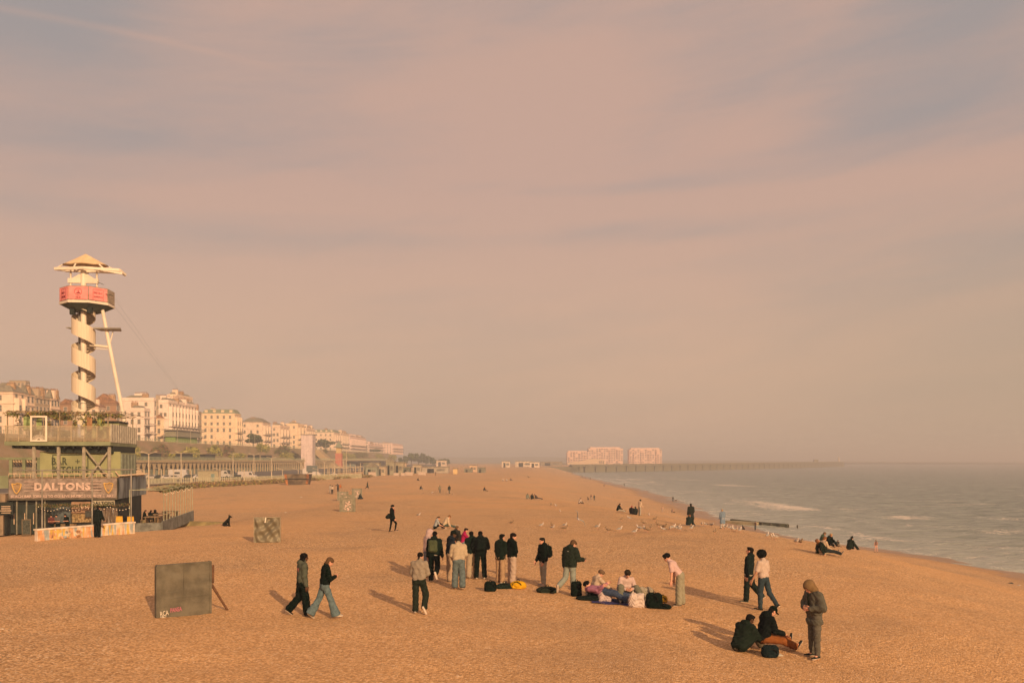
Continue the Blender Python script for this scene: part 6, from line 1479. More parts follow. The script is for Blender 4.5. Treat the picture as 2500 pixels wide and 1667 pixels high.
P('pink_hood', 'person in a pale pink hoodie with the hood up, standing behind the green backpack', 1043, 1408, 1.80, 60, stand(), (ARM, (10, 6, 40, 20)), lean=4, head=(16, 10), top=('hoodie', (0.58, 0.42, 0.40)), bot=('straight', (0.20, 0.20, 0.24)), hair=('hood', (0.58, 0.42, 0.40)), fine=2, group='people standing in the loose circle')
P('navy_cap', 'person in a black cap and navy jacket with beige trousers, holding an orange bag', 1100, 1419, 1.86, 62, stand(3), ((2, 6, 8, 0), (2, 8, 10, 0)), lean=4, head=(12, 10), top=('jacket', NAVY), bot=('baggy', BEIGE), hair=('cap', BLK), skin='dark', shoes=(0.03, 0.035, 0.035), fine=3, group='people standing in the loose circle')
P('cream', 'person in a fluffy cream jacket and washed blue jeans with head bowed, walking away', 1120, 1438, 1.80, -8, ((8, 3, 14, 0), (-6, 2, 12, -14)), ((14, 12, 50, 22), (14, 12, 50, 22)), lean=13, head=(34, -14), top=('jacket', (0.52, 0.41, 0.28)), bot=('baggy', (0.12, 0.155, 0.16)), hair=('short', (0.045, 0.03, 0.018)), shoes=(0.05, 0.05, 0.045), fine=3, group='people standing in the loose circle', hem=0.0)
P('behind', 'person in a black jacket and beige trousers half hidden behind the black backpack', 1153, 1411, 1.80, -20, stand(), (ARM, ARM_IN), lean=6, head=(18, 0), top=('jacket', DKC), bot=('baggy', (0.48, 0.37, 0.26)), hair=('short', (0.015, 0.013, 0.012)), fine=2, group='people standing in the loose circle')
P('black_pack', 'person all in black with a black backpack and small white shoulder mark, seen from behind', 1173, 1413, 1.84, -4, stand(1, 5), ((16, 16, 66, 30), (16, 16, 66, 30)), lean=5, head=(30, 0), top=('puffer', (0.012, 0.020, 0.017)), bot=('straight', BLK), hair=('short', (0.010, 0.010, 0.010)), shoes=(0.6, 0.48, 0.38), fine=3, group='people standing in the loose circle', hem=-.04,
  logo=((0.7, 0.6, 0.5), [(.10, -.148, .47, .055, .018), (.11, -.149, .455, .035, .014)]))
P('duo_left', 'person with cropped hair in a black hooded jacket and tan trousers behind the dark bags', 1222, 1423, 1.80, 42, stand(2), (ARM, (8, 8, 70, 50)), lean=3, head=(6, 10), top=('jacket', DKC), bot=('straight', (0.46, 0.30, 0.18)), hair=('short', (0.012, 0.014, 0.012)), shoes=(0.5, .42, .34), fine=3, group='two people talking behind the yellow bag', hem=-.10)
P('duo_right', 'person with a dark fringe in a black top and wide pale trousers', 1250, 1424, 1.84, 62, stand(2), (ARM, (4, 8, 78, 55)), lean=0, head=(6, 30), top=('jacket', BLK), bot=('baggy', (0.54, 0.40, 0.31)), hair=('fringe', (0.02, 0.015, 0.012)), shoes=(0.5, .42, .34), fine=3, group='two people talking behind the yellow bag')
P('grey_trousers', 'person with cropped hair and black backpack in pale grey trousers, looking left', 1326, 1429, 1.72, -118, stand(3), ((6, 8, 20, 0), (6, 8, 20, 0)), lean=0, head=(6, 0), top=('jacket', BLK), bot=('slim', (0.40, 0.37, 0.30)), hair=('short', (0.03, 0.03, 0.022)), shoes=(0.5, .42, .34), fine=3)
P('puffer', 'person in a dark green puffer jacket and pale jeans, holding a phone', 1392, 1450, 1.84, 38, ((-14, 4, 44, -70), (2, 2, 2, 0)), ((2, 10, 10, 0), (12, 14, 74, 8)), lean=4, head=(24, 26), top=('puffer', (0.032, 0.048, 0.036)), bot=('straight', (0.30, 0.325, 0.28)), hair=('fringe', (0.11, 0.065, 0.035)), shoes=(0.58, .45, .36), fine=3, hold='phone', extra='person in the dark green puffer jacket', hem=-.07,
  logo=((0.45, 0.45, 0.4), [(.0, -.155, .42, .05, .016)]))
P('bender', 'person with dark curly hair in a pale pink t shirt, bending forward to the left', 1661, 1478, 1.76, -72, ((4, 2, 4, 0), (-2, 3, 2, 0)), ((30, 5, 8, 0), (26, 5, 10, 0)), lean=36, head=(8, 0), top=('tee', (0.68, 0.47, 0.44)), bot=('baggy', (0.34, 0.31, 0.22)), hair=('curly', (0.012, 0.012, 0.012)), shoes=(0.02, .02, .02), fine=3)
P('cardigan', 'person with short dark hair in an open navy cardigan over a blue shirt, walking left', 1828, 1469, 1.78, -64, stride2(6, -16, 4, 26), ((-6, 12, 10, 0), (-6, 12, 10, 0)), lean=-4, head=(-6, 0), top=('jacket', (0.018, 0.032, 0.030)), bot=('straight', (0.02, 0.035, 0.030)), hair=('short', (0.025, 0.018, 0.012)), shoes=(0.08, .085, .06), fine=3, group='pair walking towards the bending person', hemtrim=(0.5, .45, .36), logo=((0.09, 0.13, 0.14), [(0.0, .126, .30, .09, .36)], 'shirt_front'))
P('afro', 'person with a large black afro in a white t shirt and dark blue jeans', 1864, 1489, 1.82, -38, stride2(4, -18, 4, 20), ((14, 12, 12, 0), (0, 8, 10, 0)), lean=2, head=(8, -10), top=('tee', (0.62, 0.48, 0.40)), bot=('slim', (0.035, 0.055, 0.068)), hair=('afro', (0.008, 0.009, 0.008)), skin='tan', shoes=(0.03, .032, .025), fine=3, group='pair walking towards the bending person')
P('hood', 'tall person in a brown hood and grey green jacket, looking down at both hands', 1988, 1605, 1.90, -110, stand(3, 4), ((2, 26, 78, 50), (4, 26, 76, 50)), lean=2, head=(38, 0), top=('jacket', (0.105, 0.10, 0.08)), bot=('slim', (0.115, 0.105, 0.085)), hair=('hood', (0.20, 0.125, 0.06)), shoes=(0.05, 0.055, 0.045), fine=3, hem=-.19, logo=((0.035, 0.045, 0.03), [(0, .150, .36, .035, .28)], 'jacket_lining'))
P('sit_coat', 'person seated on the shingle in a loose dark green coat, back turned', 1806, 1590, 1.84, 50, ((128, 6, 88, 0), (124, 6, 80, 0)), ((40, 14, 60, 30), (60, 12, 40, 10)), lean=30, head=(18, 20), top=('coat', (0.022, 0.036, 0.026)), bot=('straight', (0.12, 0.10, 0.07)), hair=('short', (0.014, 0.012, 0.010)), skin='dark', shoes=(0.10, .07, .05), fine=3, sit=True, group='two people sitting together beside the hooded one')
P('sit_cap', 'person seated with a black cap and black hoodie and rust orange trousers, legs stretched right', 1862, 1588, 1.82, 72, ((84, 4, 8, 70), (80, 6, 12, 60)), ((24, 8, 60, 20), (30, 10, 56, 14)), lean=16, head=(34, 0), top=('hoodie', (0.012, 0.018, 0.017)), bot=('straight', (0.25, 0.085, 0.025)), hair=('cap', BLK), shoes=(0.05, .05, .045), fine=3, sit=True, group='two people sitting together beside the hooded one')
P('sit_white', 'person with grey brown hair seated among the bags in a cream sweater, reaching right', 1448, 1456, 1.62, 66, SIT_CROSS, ((40, 10, 40, 10), (62, 8, 20, 0)), lean=22, head=(22, 10), top=('sweater', (0.60, 0.45, 0.33)), bot=('baggy', GREYC), hair=('curly', (0.16, 0.10, 0.06)), fine=3, sit=True, group='people sitting among the bags')
P('sit_curly', 'person with dark curly hair seated in a pale pink sweater with knees drawn up', 1527, 1462, 1.80, 172, ((121, 24, 82, 0), (126, 20, 88, 0)), ((30, 18, 70, 40), (30, 18, 70, 40)), lean=14, head=(24, 0), top=('sweater', (0.66, 0.48, 0.43)), bot=('baggy', (0.17, 0.165, 0.12)), hair=('curly', (0.05, 0.035, 0.02)), fine=3, sit=True, group='people sitting among the bags')

# people lying and sitting behind the circle
def lying(name, label, u, v, H, heading, top, bot, hair, skin='fair', fine=2, group=None, prop=False, shoes=(0.1, 0.09, 0.08)):
    """on the back or propped on the elbows, feet towards the heading"""
    return person(name, label, u, v, H, heading, ((84, 4, 4, 70), (86, 7, 14, 60)), ((-50, 10, 40, 0), (-50, 10, 40, 0)) if prop else ((10, 12, 20, 0), (10, 14, 20, 0)), lean=-38 if prop else -72, head=(-30 if prop else -10, 0), top=top, bot=bot, hair=hair, skin=skin, fine=fine, sit=True, group=group, shoes=shoes)
P('lying', 'person with black hair lying among the bags in a pink purple top and dark jeans', 1474, 1467, 1.70, 108, top=('sweater', (0.40, 0.17, 0.25)), bot=('straight', (0.05, 0.07, 0.12)), hair=('curly', (0.01, 0.01, 0.01)), fine=2, group='people sitting among the bags', sit=True, lean=-80, legs=((84, 4, 4, 70), (86, 7, 24, 60)), arms=((10, 20, 30, 0), (10, 16, 30, 0)), head=(10, 0))
B = []
P('b1', 'person with a ponytail in a pale blue top sitting behind the pink hood', 1062, 1292, 1.66, 70, SIT_KNEES, ARM and ((40, 8, 40, 0), (40, 8, 40, 0)), lean=18, head=(26, 0), top=('tee', (0.40, 0.42, 0.42)), bot=('slim', BLK), hair=('ponytail', (0.10, 0.06, 0.03)), fine=2, sit=True, group='people sitting behind the circle')
P('b2', 'person in a cream top bending over while sitting, dark trousers stretched right', 1084, 1290, 1.70, 62, SIT_OUT, ((30, 8, 30, 0), (30, 8, 30, 0)), lean=30, head=(30, 0), top=('sweater', (0.66, 0.50, 0.34)), bot=('slim', (0.07, 0.10, 0.085)), hair=('bob', (0.20, 0.10, 0.04)), fine=2, sit=True, group='people sitting behind the circle')
P('b3', 'person in a magenta top sitting behind the cream jacket', 1130, 1332, 1.66, 82, SIT_KNEES, ((40, 8, 50, 0), (50, 8, 40, 0)), lean=10, head=(16, 0), top=('sweater', (0.42, 0.02, 0.10)), bot=('slim', (0.16, 0.19, 0.22)), hair=('short', (0.02, 0.015, 0.012)), fine=2, sit=True, group='people sitting behind the circle')
P('b4', 'person with brown hair sitting behind the navy cap', 1112, 1326, 1.66, 30, SIT_KNEES, (ARM, ARM), lean=8, head=(10, 0), top=('jacket', (0.05, 0.05, 0.045)), bot=('slim', BLK), hair=('bob', (0.13, 0.075, 0.04)), fine=2, sit=True, group='people sitting behind the circle')

# middle distance and far figures
far = [
 (1508, 1250, 1.7, 70, 'sit', ('jacket', BLK), (0.4, .36, .3), 'short', 'person in black seated alone left of the beanie group, legs stretched right', SIT_OUT),
 (1541, 1255, 1.7, 20, 'sit', ('jacket', (0.02, .025, .03)), BLK, 'red', 'person with red hair seated in a black jacket', SIT_KNEES),
 (1552, 1257, 1.72, 0, 'sit', ('coat', (0.02, .028, .025)), BLK, 'short', 'person in a wide black coat seated with back turned beside the red hair', SIT_KNEES),
 (1562, 1258, 1.72, 60, 'stand', ('jacket', (0.66, .5, .36)), (0.42, .38, .32), 'beanie', 'person in a cream jacket and dark beanie standing beside the seated group', None),
 (1617, 1250, 1.4, 30, 'stand', ('vest', (0.6, .4, .28)), (0.5, .38, .3), 'short', 'small pale figure with bare arms standing on the shingle', None),
 (1640, 1251, 1.6, 70, 'sit', ('tee', (0.3, .2, .16)), BLK, 'short', 'small seated figure with dark legs left of the long dark coat', SIT_OUT),
 (1643, 1224, 1.6, 20, 'stand', ('jacket', (0.10, .10, .09)), (0.08, .08, .08), 'short', 'dark figure walking a dog by the water', None),
 (1687, 1282, 1.85, 0, 'stand', ('coat', (0.035, .045, .035)), (0.03, .035, .03), 'cap', 'tall person in a long dark green coat and cap, back turned near the water', None),
 (1680, 1283, 1.7, 40, 'sit', ('coat', (0.03, .05, .04)), (0.03, .05, .045), 'auburn', 'person with auburn hair seated at the feet of the tall coat', SIT_KNEES),
 (1414, 1230, 1.65, 60, 'sit', ('sweater', (0.6, .48, .4)), BLK, 'short', 'person in a white top and black trousers seated mid beach', SIT_KNEES),
 (1443, 1220, 1.3, 10, 'stand', ('jacket', (0.20, .12, .10)), (0.4, .33, .28), 'short', 'left one of two small distant figures standing with a dog', None),
 (1451, 1221, 1.3, 10, 'stand', ('jacket', (0.09, .09, .08)), (0.10, .11, .10), 'short', 'right one of two small distant figures standing with a dog', None),
 (1764, 1290, 1.7, -10, 'stand', ('coat', (0.20, .27, .36)), (0.55, .5, .46), 'blond', 'person in a pale blue coat standing with the gulls by the water', None),
 (1844, 1294, 1.65, 60, 'stand', ('tee', (0.10, .05, .05)), (0.06, .08, .10), 'short', 'person in a dark red shirt at the water edge beside the groyne', None),
 (2003, 1330, 1.65, 120, 'sit', ('jacket', (0.05, .08, .05)), BLK, 'fringe', 'person in a dark green vest behind the cream top at the crest', SIT_KNEES),
 (2021, 1333, 1.65, 150, 'sit', ('jacket', BLK), BLK, 'blond', 'person with pale hair and black jacket seated left of the pale legs', SIT_KNEES),
 (2043, 1334, 1.65, 170, 'sit', ('jacket', (0.03, .045, .035)), (0.4, .32, .22), 'short', 'person with arms round the knees facing the pier at the crest', SIT_KNEES),
 (2073, 1343, 1.7, 60, 'sit', ('jacket', (0.016, .032, .02)), (0.016, .03, .02), 'bun', 'person with a hair bun seated in black at the right of the crest group', SIT_KNEES),
 (2005, 1353, 1.72, 60, 'sit', ('sweater', (0.60, .44, .30)), (0.5, .4, .28), 'auburn', 'person in a cream top leaning over the one lying at the crest', SIT_CROSS),
 (2139, 1348, 1.65, 0, 'stand', ('vest', (0.18, .1, .08)), None, 'bob', 'person in swimwear standing at the water edge', None),
 (1074, 1205, 1.72, -20, 'walk', ('jacket', (0.22, .19, .13)), (0.16, .14, .11), 'short', 'distant walker in grey brown, left one of two', None),
 (1097, 1206, 1.75, -30, 'walk', ('jacket', (0.045, .055, .045)), (0.12, .12, .10), 'short', 'distant walker in a dark jacket, right one of two', None),
 (1026, 1195, 1.7, 50, 'sit', ('jacket', (0.05, .055, .05)), (0.3, .3, .28), 'short', 'distant person seated with knees up left of the two walkers', SIT_KNEES),
 (1019, 1173, 1.6, 50, 'sit', ('jacket', (0.06, .06, .05)), (0.06, .06, .05), 'short', 'tiny dark seated figure farther up the beach', SIT_KNEES),
 (1181, 1199, 1.7, 80, 'sit', ('jacket', (0.05, .05, .045)), (0.20, .16, .12), 'blond', 'distant person reclining with stretched legs right of the walkers', SIT_OUT),
 (1287, 1218, 1.75, 20, 'sit', ('jacket', (0.20, .21, .17)), (0.2, .2, .17), 'short', 'distant person in grey seated with back turned, left of a dark pair', SIT_KNEES),
 (1298, 1219, 1.7, 20, 'sit', ('jacket', (0.025, .035, .035)), BLK, 'short', 'distant person in black seated with back turned beside the grey one', SIT_KNEES),
 (1312, 1219, 1.7, 80, 'lie', ('jacket', (0.10, .08, .07)), (0.10, .09, .09), 'short', 'distant person lying right of the grey and black pair', None),
 (1291, 1166, 1.7, 70, 'lie', ('jacket', (0.25, .18, .13)), (0.25, .2, .15), 'short', 'tiny person lying far up the beach', None),
 (1228, 1174, 1.6, 0, 'sit', ('tee', (0.6, .5, .42)), (0.2, .2, .2), 'short', 'tiny pale seated figure, left of a far group', SIT_KNEES),
 (1237, 1174, 1.6, 0, 'sit', ('tee', (0.62, .52, .44)), (0.2, .2, .2), 'short', 'tiny pale seated figure, middle of a far group', SIT_KNEES),
 (1246, 1173, 1.7, 60, 'sit', ('jacket', (0.12, .10, .09)), (0.2, .2, .2), 'short', 'tiny dark seated figure, right of a far group', SIT_KNEES),
 (1063, 1161, 1.7, 0, 'stand', ('jacket', (0.22, .14, .10)), (0.2, .14, .1), 'short', 'tiny far figure before the low grey building', None),
 (1475, 1187, 1.6, 0, 'sit', ('jacket', (0.28, .17, .12)), (0.3, .2, .15), 'short', 'tiny brown seated figure near the far waterline', SIT_KNEES),
 (1421, 1166, 1.7, 0, 'stand', ('jacket', (0.16, .14, .12)), (0.15, .13, .11), 'short', 'leftmost tiny figure at the far waterline', None),
 (1430, 1168, 1.3, 0, 'stand', ('jacket', (0.20, .16, .14)), (0.15, .13, .11), 'short', 'middle tiny figure at the far waterline', None),
 (1441, 1171, 1.7, 0, 'stand', ('jacket', (0.16, .14, .12)), (0.15, .13, .11), 'short', 'right tiny figure at the far waterline', None),
 (1524, 1187, 1.6, 0, 'stand', ('jacket', (0.12, .12, .12)), (0.12, .12, .12), 'short', 'tiny dark figure wading near the shore', None),
 (806, 1204, 1.68, 0, 'stand', ('sweater', (0.5, .42, .34)), (0.42, .34, .28), 'long', 'person with long black hair on the left of two behind the framed boards', None),
 (811, 1206, 1.7, 10, 'stand', ('sweater', (0.64, .5, .38)), (0.05, .045, .04), 'long', 'person with long black hair and cream top, right of two behind the framed boards', None),
 (825, 1201, 1.7, -60, 'stand', ('jacket', (0.06, .06, .055)), (0.04, .04, .04), 'short', 'dark figure with arm stretched left behind the framed boards', None),
 (830, 1191, 1.7, 0, 'sit', ('coat', (0.50, .17, .05)), (0.5, .2, .08), 'hoodo', 'person wrapped in a bright orange hooded coat behind the framed boards', SIT_KNEES),
 (897, 1194, 1.78, 80, 'walk', ('coat', (0.05, .06, .045)), (0.16, .09, .06), 'short', 'walker in a long dark coat right of the framed boards', None),
 (878, 1219, 1.75, 20, 'sit', ('coat', (0.032, .05, .048)), (0.03, .04, .04), 'bun', 'person in a wide dark coat seated right of the framed boards', SIT_CROSS),
 (238, 1312, 1.80, 10, 'stand', ('jacket', (0.015, .025, .022)), (0.012, .018, .016), 'short', 'person in a black leather jacket standing before the painted wall', None),
 (351, 1270, 1.72, 60, 'sitc', ('jacket', BLK), BLK, 'short', 'seated guest on the side terrace, left one of three', None),
 (366, 1270, 1.72, 20, 'sitc', ('jacket', BLK), BLK, 'short', 'seated guest on the side terrace, middle one of three', None),
 (379, 1270, 1.75, -30, 'sitc', ('coat', BLK), BLK, 'hoodb', 'seated hooded guest on the side terrace, right one of three', None),
 (2200, 1300, 0, 0, '', None, None, '', '', None),
]
HC = {'short': ('short', (0.03, 0.022, 0.015)), 'red': ('bob', (0.34, 0.03, 0.03)), 'beanie': ('beanie', (0.02, .03, .015)), 'cap': ('cap', (0.03, .035, .03)), 'auburn': ('bob', (0.22, .09, .035)), 'blond': ('bob', (0.42, .27, .14)), 'fringe': ('fringe', (0.16, .10, .06)),
      'bun': ('bun', (0.015, .02, .012)), 'bob': ('bob', (0.2, .12, .07)), 'long': ('long', (0.015, .013, .012)), 'hoodo': ('hood', (0.50, .17, .05)), 'hoodb': ('hood', (0.02, .02, .02))}
for i, (u, v, H, fc, pose, top, bc, hr, lab, lg) in enumerate(far):
    if not pose: continue
    p = at(u, v); px_h = H / p.y * F; fn = 1 if px_h > 30 else 0
    kw = dict(top=top, bot=('straight', bc) if bc is not None else (None, None), hair=HC[hr], fine=fn, shoes=(0.04, .04, .035))
    if pose == 'stand': person('person', lab, u, v, H, fc, stand(3, 4), (ARM, (10, 10, 40, 10)) if u != 825 else ((88, 0, 0, 0), ARM), lean=2, head=(12, 0), **kw)
    elif pose == 'walk': person('person', lab, u, v, H, fc, stride(), (ARM, ARM), lean=3, head=(8, 0), **kw)
    elif pose == 'lie': lying('person', lab, u, v, H, fc, top, kw['bot'], HC[hr], fine=fn, prop=True)
    elif pose == 'sit': person('person', lab, u, v, H, fc, lg, ((40, 8, 50, 10), (40, 8, 50, 10)), lean=20, head=(16, 0), sit=True, **kw)
    else:
        Y = 76.0 + (u - 351) * .05; q = (px(u, Y), Y, pz(1268, Y) - .42)
        person('person', lab, u, v, H, fc, ((86, 6, 86, 0), (86, 6, 86, 0)), ((30, 8, 60, 10), (30, 8, 60, 10)), lean=8, head=(12, 0), loc=q, **kw)
        mb = MB(); mb.box(-.22, .22, -.22, .22, -.0, .06); 
        for a in (-.2, .17):
            for b_ in (-.2, .17): mb.box(a, a + .03, b_, b_ + .03, -.46, 0)
        o = mb.build('stool', WOOD, None, loc=(q[0], q[1] - .02, q[2] + .36)); tag(o, 'wooden stool under a terrace guest, ' + {351: 'left', 366: 'middle', 379: 'right'}[u] + ' one', 'stool', 'stools on the side terrace')
lying('person', 'person with brown hair lying in dark clothes beside the cream top at the crest', 2014, 1355, 1.7, 78, ('jacket', (0.02, .035, .025)), ('straight', (0.03, .045, .05)), ('long', (0.20, .09, .04)), fine=1, prop=True)
# bar staff behind the counter
for k, (u, fc, lab, c) in enumerate(((178, 200, 'bar worker in a black apron leaning over the counter', BLK), (143, 160, 'bar worker in a dark red top left behind the counter', (0.12, 0.04, 0.04)), (157, 185, 'bar worker in grey in the middle behind the counter', (0.12, 0.12, 0.12)))):
    q = BAR_M @ Vector(((u - 285) / 29.76, -.55, 0)); q = Vector((q.x, q.y, gz(q.x, q.y)))
    person('person', lab, u, 1300, 1.74, fc, stand(), (ARM_IN, ARM_IN), lean=14, head=(24, 0), top=('tee', c), bot=('straight', BLK), hair=('short', (0.02, .015, .012)), fine=1, loc=tuple(q), group='people at the bar counter')

# ------------------------------------------------------------ bags
def bag_mesh(w, d, h, seed, slump=0.0, hg=.02, crumple=.014):
    f = Field(.05); r = min(w, d) * .42
    f.cap((-w / 2 + r, 0, r), (w / 2 - r, 0, r), r); f.cap((-w / 2 + r * .9, 0, h - r * .8), (w / 2 - r * .9, 0, h - r * .8), r * .8 * (1 - slump * .4)); f.cap((-w / 3 + .02, 0, r), (-w / 3 + .03, 0, h * .8), r); f.cap((w / 3 - .02, 0, r), (w / 3 - .03, 0, h * .8), r)
    if h < w * .7: f = Field(.05); f.ell((0, 0, h * .5), (w / 2, d / 2, h * .52)); f.ell((w * .2, 0, h * .42), (w * .34, d * .45, h * .45)); f.ell((-w * .25, .02, h * .36), (w * .3, d * .42, h * .4))
    return f.poly(hg, crumple, 20 if crumple < .03 else 30, seed)
def ground_bag(name, label, u, v, w, d, h, rot, col, cat='bag', slump=0.0, strap=True, group='bags lying on the shingle', white=None, seed=0):
    p = at(u, v); root = empty(name, tuple(p + Vector((0, 0, -.02))), R_(rot), label, cat, group)
    V, Q = bag_mesh(w, d, h, seed or u, crumple=.045 if 'carrier' in name else .014); np_mesh('bag_body', V, Q, [cloth(col)], root, 'carrier' not in name)
    if strap:
        mb = MB(); pts = [(w * .30 * math.cos(t), -d * .44 - .03 * math.sin(t * 2), h * .55 + h * .40 * math.sin(t)) for t in [math.pi * k / 10 for k in range(11)]]; mb.path(pts, .014, 5)
        mb.path([(-.05, 0, h * .97), (-.03, 0, h + .06), (.03, 0, h + .06), (.05, 0, h * .97)], .012, 5); mb.build('strap', cloth((0.02, .022, .02)), root)
        mb = MB(); mb.box(-w * .28, w * .28, -d * .47, -d * .40, h * .18, h * .46); mb.build('pocket', cloth(tuple(c * 1.3 for c in col)), root)
    return root
ground_bag('backpack', 'small black backpack, leftmost on the shingle before the black dressed person', 1197, 1443, .36, .26, .32, 20, BLK)
ground_bag('backpack', 'flat dark bag lying left of the yellow bag', 1231, 1436, .52, .34, .20, 5, (0.02, 0.04, 0.032))
ground_bag('duffel_bag', 'bright yellow bag lying on the shingle', 1265, 1436, .52, .34, .28, -18, (0.78, 0.42, 0.015))
ground_bag('backpack', 'dark green flat bag behind the kicked back foot', 1336, 1446, .62, .36, .22, -8, (0.035, 0.05, 0.035))
ground_bag('backpack', 'tall black backpack standing left of the seated people', 1407, 1455, .30, .24, .50, 0, BLK)
ground_bag('backpack', 'black rounded bag just left of the cream sweater', 1452, 1461, .40, .3, .36, 10, BLK)
ground_bag('rumpled_jacket', 'rumpled black jacket lying in front of the cream sweater', 1437, 1464, .66, .3, .16, -8, (0.015, .025, .022), 'jacket', strap=False)
ground_bag('carrier_bag', 'small white paper bag between the two seated people', 1476, 1468, .34, .26, .32, 6, (0.68, .52, .48), 'bag', strap=False)
ground_bag('carrier_bag', 'large crumpled white plastic bag before the drawn up knees', 1555, 1482, .40, .32, .40, 0, (0.70, .57, .50), 'bag', strap=False)
ground_bag('carrier_bag', 'greyish clear plastic bag behind the large white bag', 1577, 1464, .40, .30, .38, 0, (0.42, .36, .27), 'bag', strap=False)
ground_bag('backpack', 'large black backpack right of the white plastic bag', 1597, 1484, .44, .32, .46, -15, BLK)
ground_bag('backpack', 'flat black bag at the right end of the bags', 1620, 1485, .40, .3, .16, -15, BLK)
ground_bag('backpack', 'small yellow and black bag right of the large black backpack', 1618, 1470, .24, .2, .20, 0, (0.66, .38, .03))
ground_bag('backpack', 'dark teal bag before the orange trousers', 1880, 1603, .34, .28, .24, 8, (0.015, .03, .034))
p = at(1512, 1470); mb = MB(); n = 14
rows = [[(-.9 + 1.8 * i / n, -.5 + 1.0 * j / 8, .02 + .02 * math.sin(i * 1.3 + j) + .02 * math.sin(j * 2.1)) for i in range(n + 1)] for j in range(9)]
for r_ in rows:
    for i, (x, y, z) in enumerate(r_): r_[i] = (x, y, z + gz(p.x + x, p.y + y) - p.z)
mb.loft(rows, False, False); o = mb.build('blanket', cloth((0.06, .06, .16)), None, loc=tuple(p), smooth=True); tag(o, 'dark blue blanket spread under the seated people', 'blanket')
p = at(1692, 1284); mb = MB(); mb.loft([[(-.9 + 1.8 * i / 6, -.4 + j * .4, .06 + gz(p.x - .9 + .3 * i, p.y - .4 + j * .4) - p.z) for i in range(7)] for j in range(3)], False, False); o = mb.build('blanket', cloth((0.20, .26, .28)), None, loc=tuple(p)); tag(o, 'pale blue blanket beside the person with auburn hair', 'blanket')

def worn_pack(key, label, col, w=.30, h=.44, d=.17):
    g = FG[key]; T = g['T']; c = g['pel'] + T @ np.array([0, -.13 - d / 2, .30]); wp = g['W'](c)
    Rm = g['world'].to_3x3() @ Matrix([[*T[0]], [*T[1]], [*T[2]]])
    root = empty('backpack', tuple(wp), 0, label, 'backpack', 'backpacks worn by people'); root.rotation_euler = Rm.to_euler()
    f = Field(.04); f.cap((-w / 2 + .07, 0, -h / 2 + .08), (w / 2 - .07, 0, -h / 2 + .08), .085); f.cap((-w / 2 + .09, 0, h / 2 - .1), (w / 2 - .09, 0, h / 2 - .1), .075); f.cap((-w / 4, 0, -h / 3), (-w / 4, 0, h / 4), .085); f.cap((w / 4, 0, -h / 3), (w / 4, 0, h / 4), .085)
    f.ell((0, -.06, -.08), (w * .36, .06, h * .24)); V, Q = f.poly(.013, .004, 20, 1); np_mesh('bag_body', V, Q, [cloth(col)], root)
    mb = MB()
    for s in (-1, 1): mb.path([(s * .09, .05, h / 2 - .06), (s * .12, .14, h / 2 + .03), (s * .13, .27, h / 2 - .05), (s * .14, .30, .0), (s * .12, .12, -h / 2 + .08)], .018, 5)
    mb.path([(-.03, 0, h / 2 - .03), (0, 0, h / 2 + .04), (.03, 0, h / 2 - .03)], .01, 5); mb.build('strap', cloth((0.015, .02, .018)), root)
    mb = MB(); mb.box(-w * .27, w * .27, -.125, -.11, -.17, .02); mb.build('pocket', cloth(tuple(c * 1.25 for c in col)), root)
worn_pack('green_pack', 'dark green backpack worn over the black hoodie', (0.07, 0.085, 0.045))
worn_pack('black_pack', 'black backpack worn by the person all in black', (0.010, .018, .016), .30, .46)
worn_pack('grey_trousers', 'black backpack worn by the person in pale grey trousers', BLK, .30, .42)
g = FG['lone']; c = g['W'](g['pel'] + np.array([-.10, -.20, .05])); f = Field(.03); f.ell((0, 0, 0), (.14, .20, .13)); f.ell((0, .05, .06), (.08, .12, .12)); V, Q = f.poly(.02, .006, 20); o = np_mesh('shoulder_bag', V, Q, [cloth(BLK)], None, True, None, tuple(c), (0.3, 0, R_(-70))); tag(o, 'black shoulder bag swinging behind the lone person in black', 'bag')
g = FG['navy_cap']; c = g['W'](g['J'][-1]['wr'] + g['J'][-1]['u2'] * .12); f = Field(.03); f.ell((0, 0, -.25), (.15, .08, .20)); f.cap((-.04, 0, -.05), (0, 0, 0), .02); f.cap((.04, 0, -.05), (0, 0, 0), .02); f.ell((0, 0, -.36), (.16, .09, .10)); V, Q = f.poly(.013, .012, 30); o = np_mesh('carrier_bag', V, Q, [cloth((0.42, .10, .03))], None, True, None, tuple(c), (0, 0, R_(-62))); tag(o, 'orange carrier bag hanging from the hand of the person in navy', 'bag')
g = FG['lone']; f = Field(.02); f.cap((-.05, .10, 0), (.05, .10, 0), .04); f.cap((.02, .12, 0), (.03, .13, -.22), .035, .03); f.cap((-.06, 0, .0), (.06, 0, .0), .07); V, Q = f.poly(.014, .004, 40); sc = g['neck'] * 1.0; o = np_mesh('scarf', g['M'](V + g['neck'] + np.array([0, .0, -.03])), Q, [cloth((0.30, .02, .04))], g['root'])
for key, hx_ in (('sit_white', None), ('afro', None)): pass

